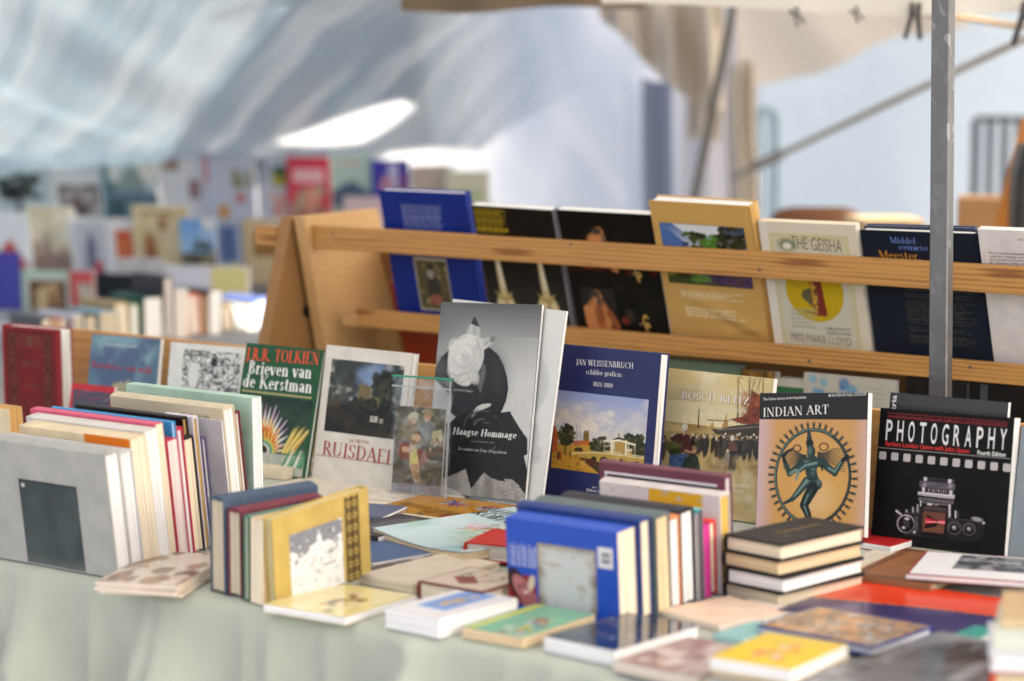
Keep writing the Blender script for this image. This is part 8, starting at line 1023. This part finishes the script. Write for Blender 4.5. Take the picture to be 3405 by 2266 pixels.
s = Art(60, 80, (214, 70, 90), 207); s.rect(.12, .62, .85, .82, (236, 200, 210), .8); s.blobs(40, .15, .08, .85, .5, .04, .12, [(130, 120, 96), (214, 120, 110), (170, 180, 150), (230, 170, 150)], .8); book('t7', 'book', 'bright red book with a busy picture on the top row', (214, 70, 90), hard=False, arts=[(None, s, 'cover_picture')], group=T3)
s = Art(60, 80, (176, 200, 190), 208); s.poly([(0, .45), (.5, .62), (1, .4), (1, .15), (0, .25)], (84, 100, 124)); s.rect(.2, .82, .7, .9, (200, 176, 160), .7); s.grad((150, 170, 166), (176, 200, 190), 0, .2); book('t8', 'book', 'sea green book with dark hills right of the red cover', (176, 200, 190), hard=False, arts=[(None, s, 'cover_picture')], group=T3)
s = Art(60, 80, (66, 62, 160), 209); s.rect(.45, .1, .7, .95, (206, 206, 230), .8); s.ell(.4, .6, .18, .15, (196, 140, 160), .6); s.ell(.85, .5, .12, .3, (130, 70, 120), .6); book('t9', 'book', 'violet blue book with white figure on the top row', (66, 62, 160), hard=False, arts=[(None, s, 'cover_picture')], group=T3)
book('t10', 'book', 'plain greyish tan book next to the violet blue one', (190, 176, 166), group=T3); s = Art(50, 50, (206, 204, 184), 211); s.rect(.3, .45, .85, .65, (160, 186, 130), .8); book('t11', 'book', 'cream book with a green word at the end of the top row', (206, 204, 184), hard=False, arts=[(None, s, 'cover_print')], group=T3)
s = Art(60, 80, (226, 232, 240), 212); s.poly([(.15, .2), (.62, .62), (.95, .2)], (190, 84, 60)); s.rect(.2, .02, .9, .2, (170, 100, 84)); book('s1', 'book', 'white book with an orange gabled house at the far left', (226, 232, 240), hard=False, arts=[(None, s, 'cover_picture')], group=T2)
s = landscape(213, (214, 208, 176), (206, 196, 176), (150, 130, 120), [(150, 126, 120), (176, 156, 140)], .35, 6); s.poly([(.3, .4), (.45, .4), (.45, .62), (.4, .72), (.35, .6)], (140, 126, 130)); book('s2', 'book', 'yellowish book with a hazy castle on the lower row', (206, 198, 166), hard=False, arts=[(None, s, 'cover_picture')], group=T2)
s = Art(60, 80, (224, 226, 234), 214); s.rect(.12, .05, .8, .95, (190, 196, 208)); s.poly([(.35, .2), (.35, .6), (.46, .85), (.57, .6), (.57, .2)], (110, 116, 140)); s.rect(.5, .15, .72, .32, (196, 90, 104)); s.rect(.3, .05, .8, .14, (84, 80, 100)); book('s3', 'book', 'white book with a dark church spire on the lower row', (224, 226, 234), hard=False, arts=[(None, s, 'cover_picture')], group=T2)
s = Art(40, 60, (226, 224, 228), 215); s.rect(.15, .15, .95, .82, (206, 92, 50)); s.lines(.25, .3, .85, .7, 4, (226, 150, 110)); book('s4', 'book', 'narrow white book with an orange-red square', (226, 224, 228), hard=False, arts=[(None, s, 'cover_print')], group=T2)
s = a_noise(216, [(214, 196, 150), (196, 170, 120), (160, 110, 76), (226, 210, 176)], 4, 60, 80, base=(212, 196, 156), n=26, r=(.05, .14)); s.ell(.3, .35, .12, .3, (160, 100, 70), .6); s.lines(.15, .85, .8, .95, 1, (150, 120, 84)); book('s5', 'book', 'cream brown book with a tawny figure on the lower row', (212, 196, 156), hard=False, arts=[(None, s, 'cover_picture')], group=T2)
s = landscape(217, (110, 160, 220), (150, 190, 230), (110, 106, 84), [(60, 66, 60), (84, 84, 66)], .5, 4); s.poly([(.1, .1), (.9, .5), (1, .45), (.45, 0)], (150, 140, 120)); s.poly([(.5, 0), (1, .4), (1, 0)], (50, 50, 54)); book('s6', 'book', 'book with blue sky and a winding road on the lower row', (120, 160, 210), hard=False, arts=[(None, s, 'cover_picture')], group=T2)
s = Art(50, 70, (130, 150, 190), 218); s.rect(.3, .4, .75, .95, (90, 110, 160)); s.rect(0, 0, 1, .35, (176, 180, 196)); s.ell(.72, .22, .2, .14, (214, 224, 40), .15); book('s7', 'book', 'blue-grey book with a neon yellow sticker', (130, 150, 190), hard=False, arts=[(None, s, 'cover_picture')], group=T2)
s = a_panel(219, (206, 186, 150), (.2, .42, .9, .85), [(140, 100, 60), (170, 130, 70), (100, 70, 50), (190, 150, 90)]); s.rect(.2, .82, .9, .95, (196, 176, 160)); book('s8', 'book', 'tan book with a brown autumn picture nearest the rack', (206, 186, 150), hard=False, arts=[(None, s, 'cover_picture')], group=T2)
book('q1', 'book', 'violet blue spine standing upright at the left edge', (74, 74, 168), group=T1)
s = a_panel(221, (170, 204, 186), (.1, .0, .9, .85), [(206, 206, 200), (206, 206, 200)]); s.rect(.14, .0, .86, .76, (96, 70, 54)); s.blobs(30, .3, .05, .8, .6, .05, .12, [(190, 160, 120), (150, 120, 90), (210, 190, 150), (110, 80, 60)], .8); book('q2', 'book', 'green framed book with a brown group picture on the far table', (170, 204, 186), hard=False, arts=[(None, s, 'cover_picture')], group=T1)
s = a_panel(222, (196, 84, 84), (.35, .1, .95, .7), [(190, 186, 180), (120, 120, 110), (170, 160, 150)]); book('q3', 'book', 'dull red book with a pale picture beside the black one', (196, 84, 84), hard=False, arts=[(None, s, 'cover_picture')], group=T1)
book('q4', 'book', 'wide black book standing behind the far fore edges', (20, 26, 36), group=T1); book('q5', 'book', 'pale grey book peeping over the wide black one', (206, 204, 208), group=T1)
s = Art(60, 40, (204, 204, 218), 223); s.poly([(.55, .2), (1, .4), (1, 1), (.55, 1)], (214, 204, 140)); s.poly([(.75, 0), (.95, .4), (1, 0)], (190, 194, 206)); book('q6', 'book', 'lilac and yellow book lying open behind the far fore edges', (204, 204, 218), hard=False, arts=[(None, s, 'cover_print')], group=T1); book('q7', 'book', 'low pink book below the sea green cover', (222, 196, 200), hard=False, group=T3)
ecols = [((90, 96, 100), CREAM, 'grey covered book leftmost among the far fore edges'), ((190, 110, 60), TAN, 'orange brown spined book among the far fore edges'), ((170, 60, 60), CREAM, 'thin red covered book among the far fore edges'), ((214, 214, 226), AGED, 'white topped book among the far fore edges'), ((60, 70, 60), AGED, 'dark covered block third from the white topped one'), ((150, 190, 214), AGED, 'thick tan fore edge block under a light blue cover'), ((176, 150, 110), CREAM, 'leaning tan book beside the thick tan block'), ((196, 210, 170), WHITE, 'pale green covered book among the far fore edges'), ((30, 90, 70), WHITE, 'white fore edge with dark green cover'), ((30, 34, 40), WHITE, 'white fore edge before the tall slim book'), ((60, 60, 70), (220, 210, 206), 'tallest slim book among the far fore edges'), ((206, 210, 214), (222, 214, 206), 'wide white fore edge right of the tallest slim book'), ((226, 110, 60), (226, 210, 200), 'fore edge with a coral red top'), ((130, 90, 70), (190, 160, 130), 'thin brown covered book among the far fore edges'), ((40, 40, 40), WHITE, 'white fore edge with a black cover on its left'), ((150, 110, 80), CREAM, 'brown covered book leaning right on the far table'), ((190, 206, 196), WHITE, 'pale mint covered book leaning on the far table'), ((196, 180, 150), CREAM, 'beige book leaning near the rack leg on the far table'), ((120, 140, 206), (226, 226, 236), 'blue covered book nearest the rack leg on the far table')]
for i, (rgb, pg, lb) in enumerate(ecols): book('e%d' % i, 'book', lb, rgb, pg, spine='T', hard=i % 3 != 2, group=T0)
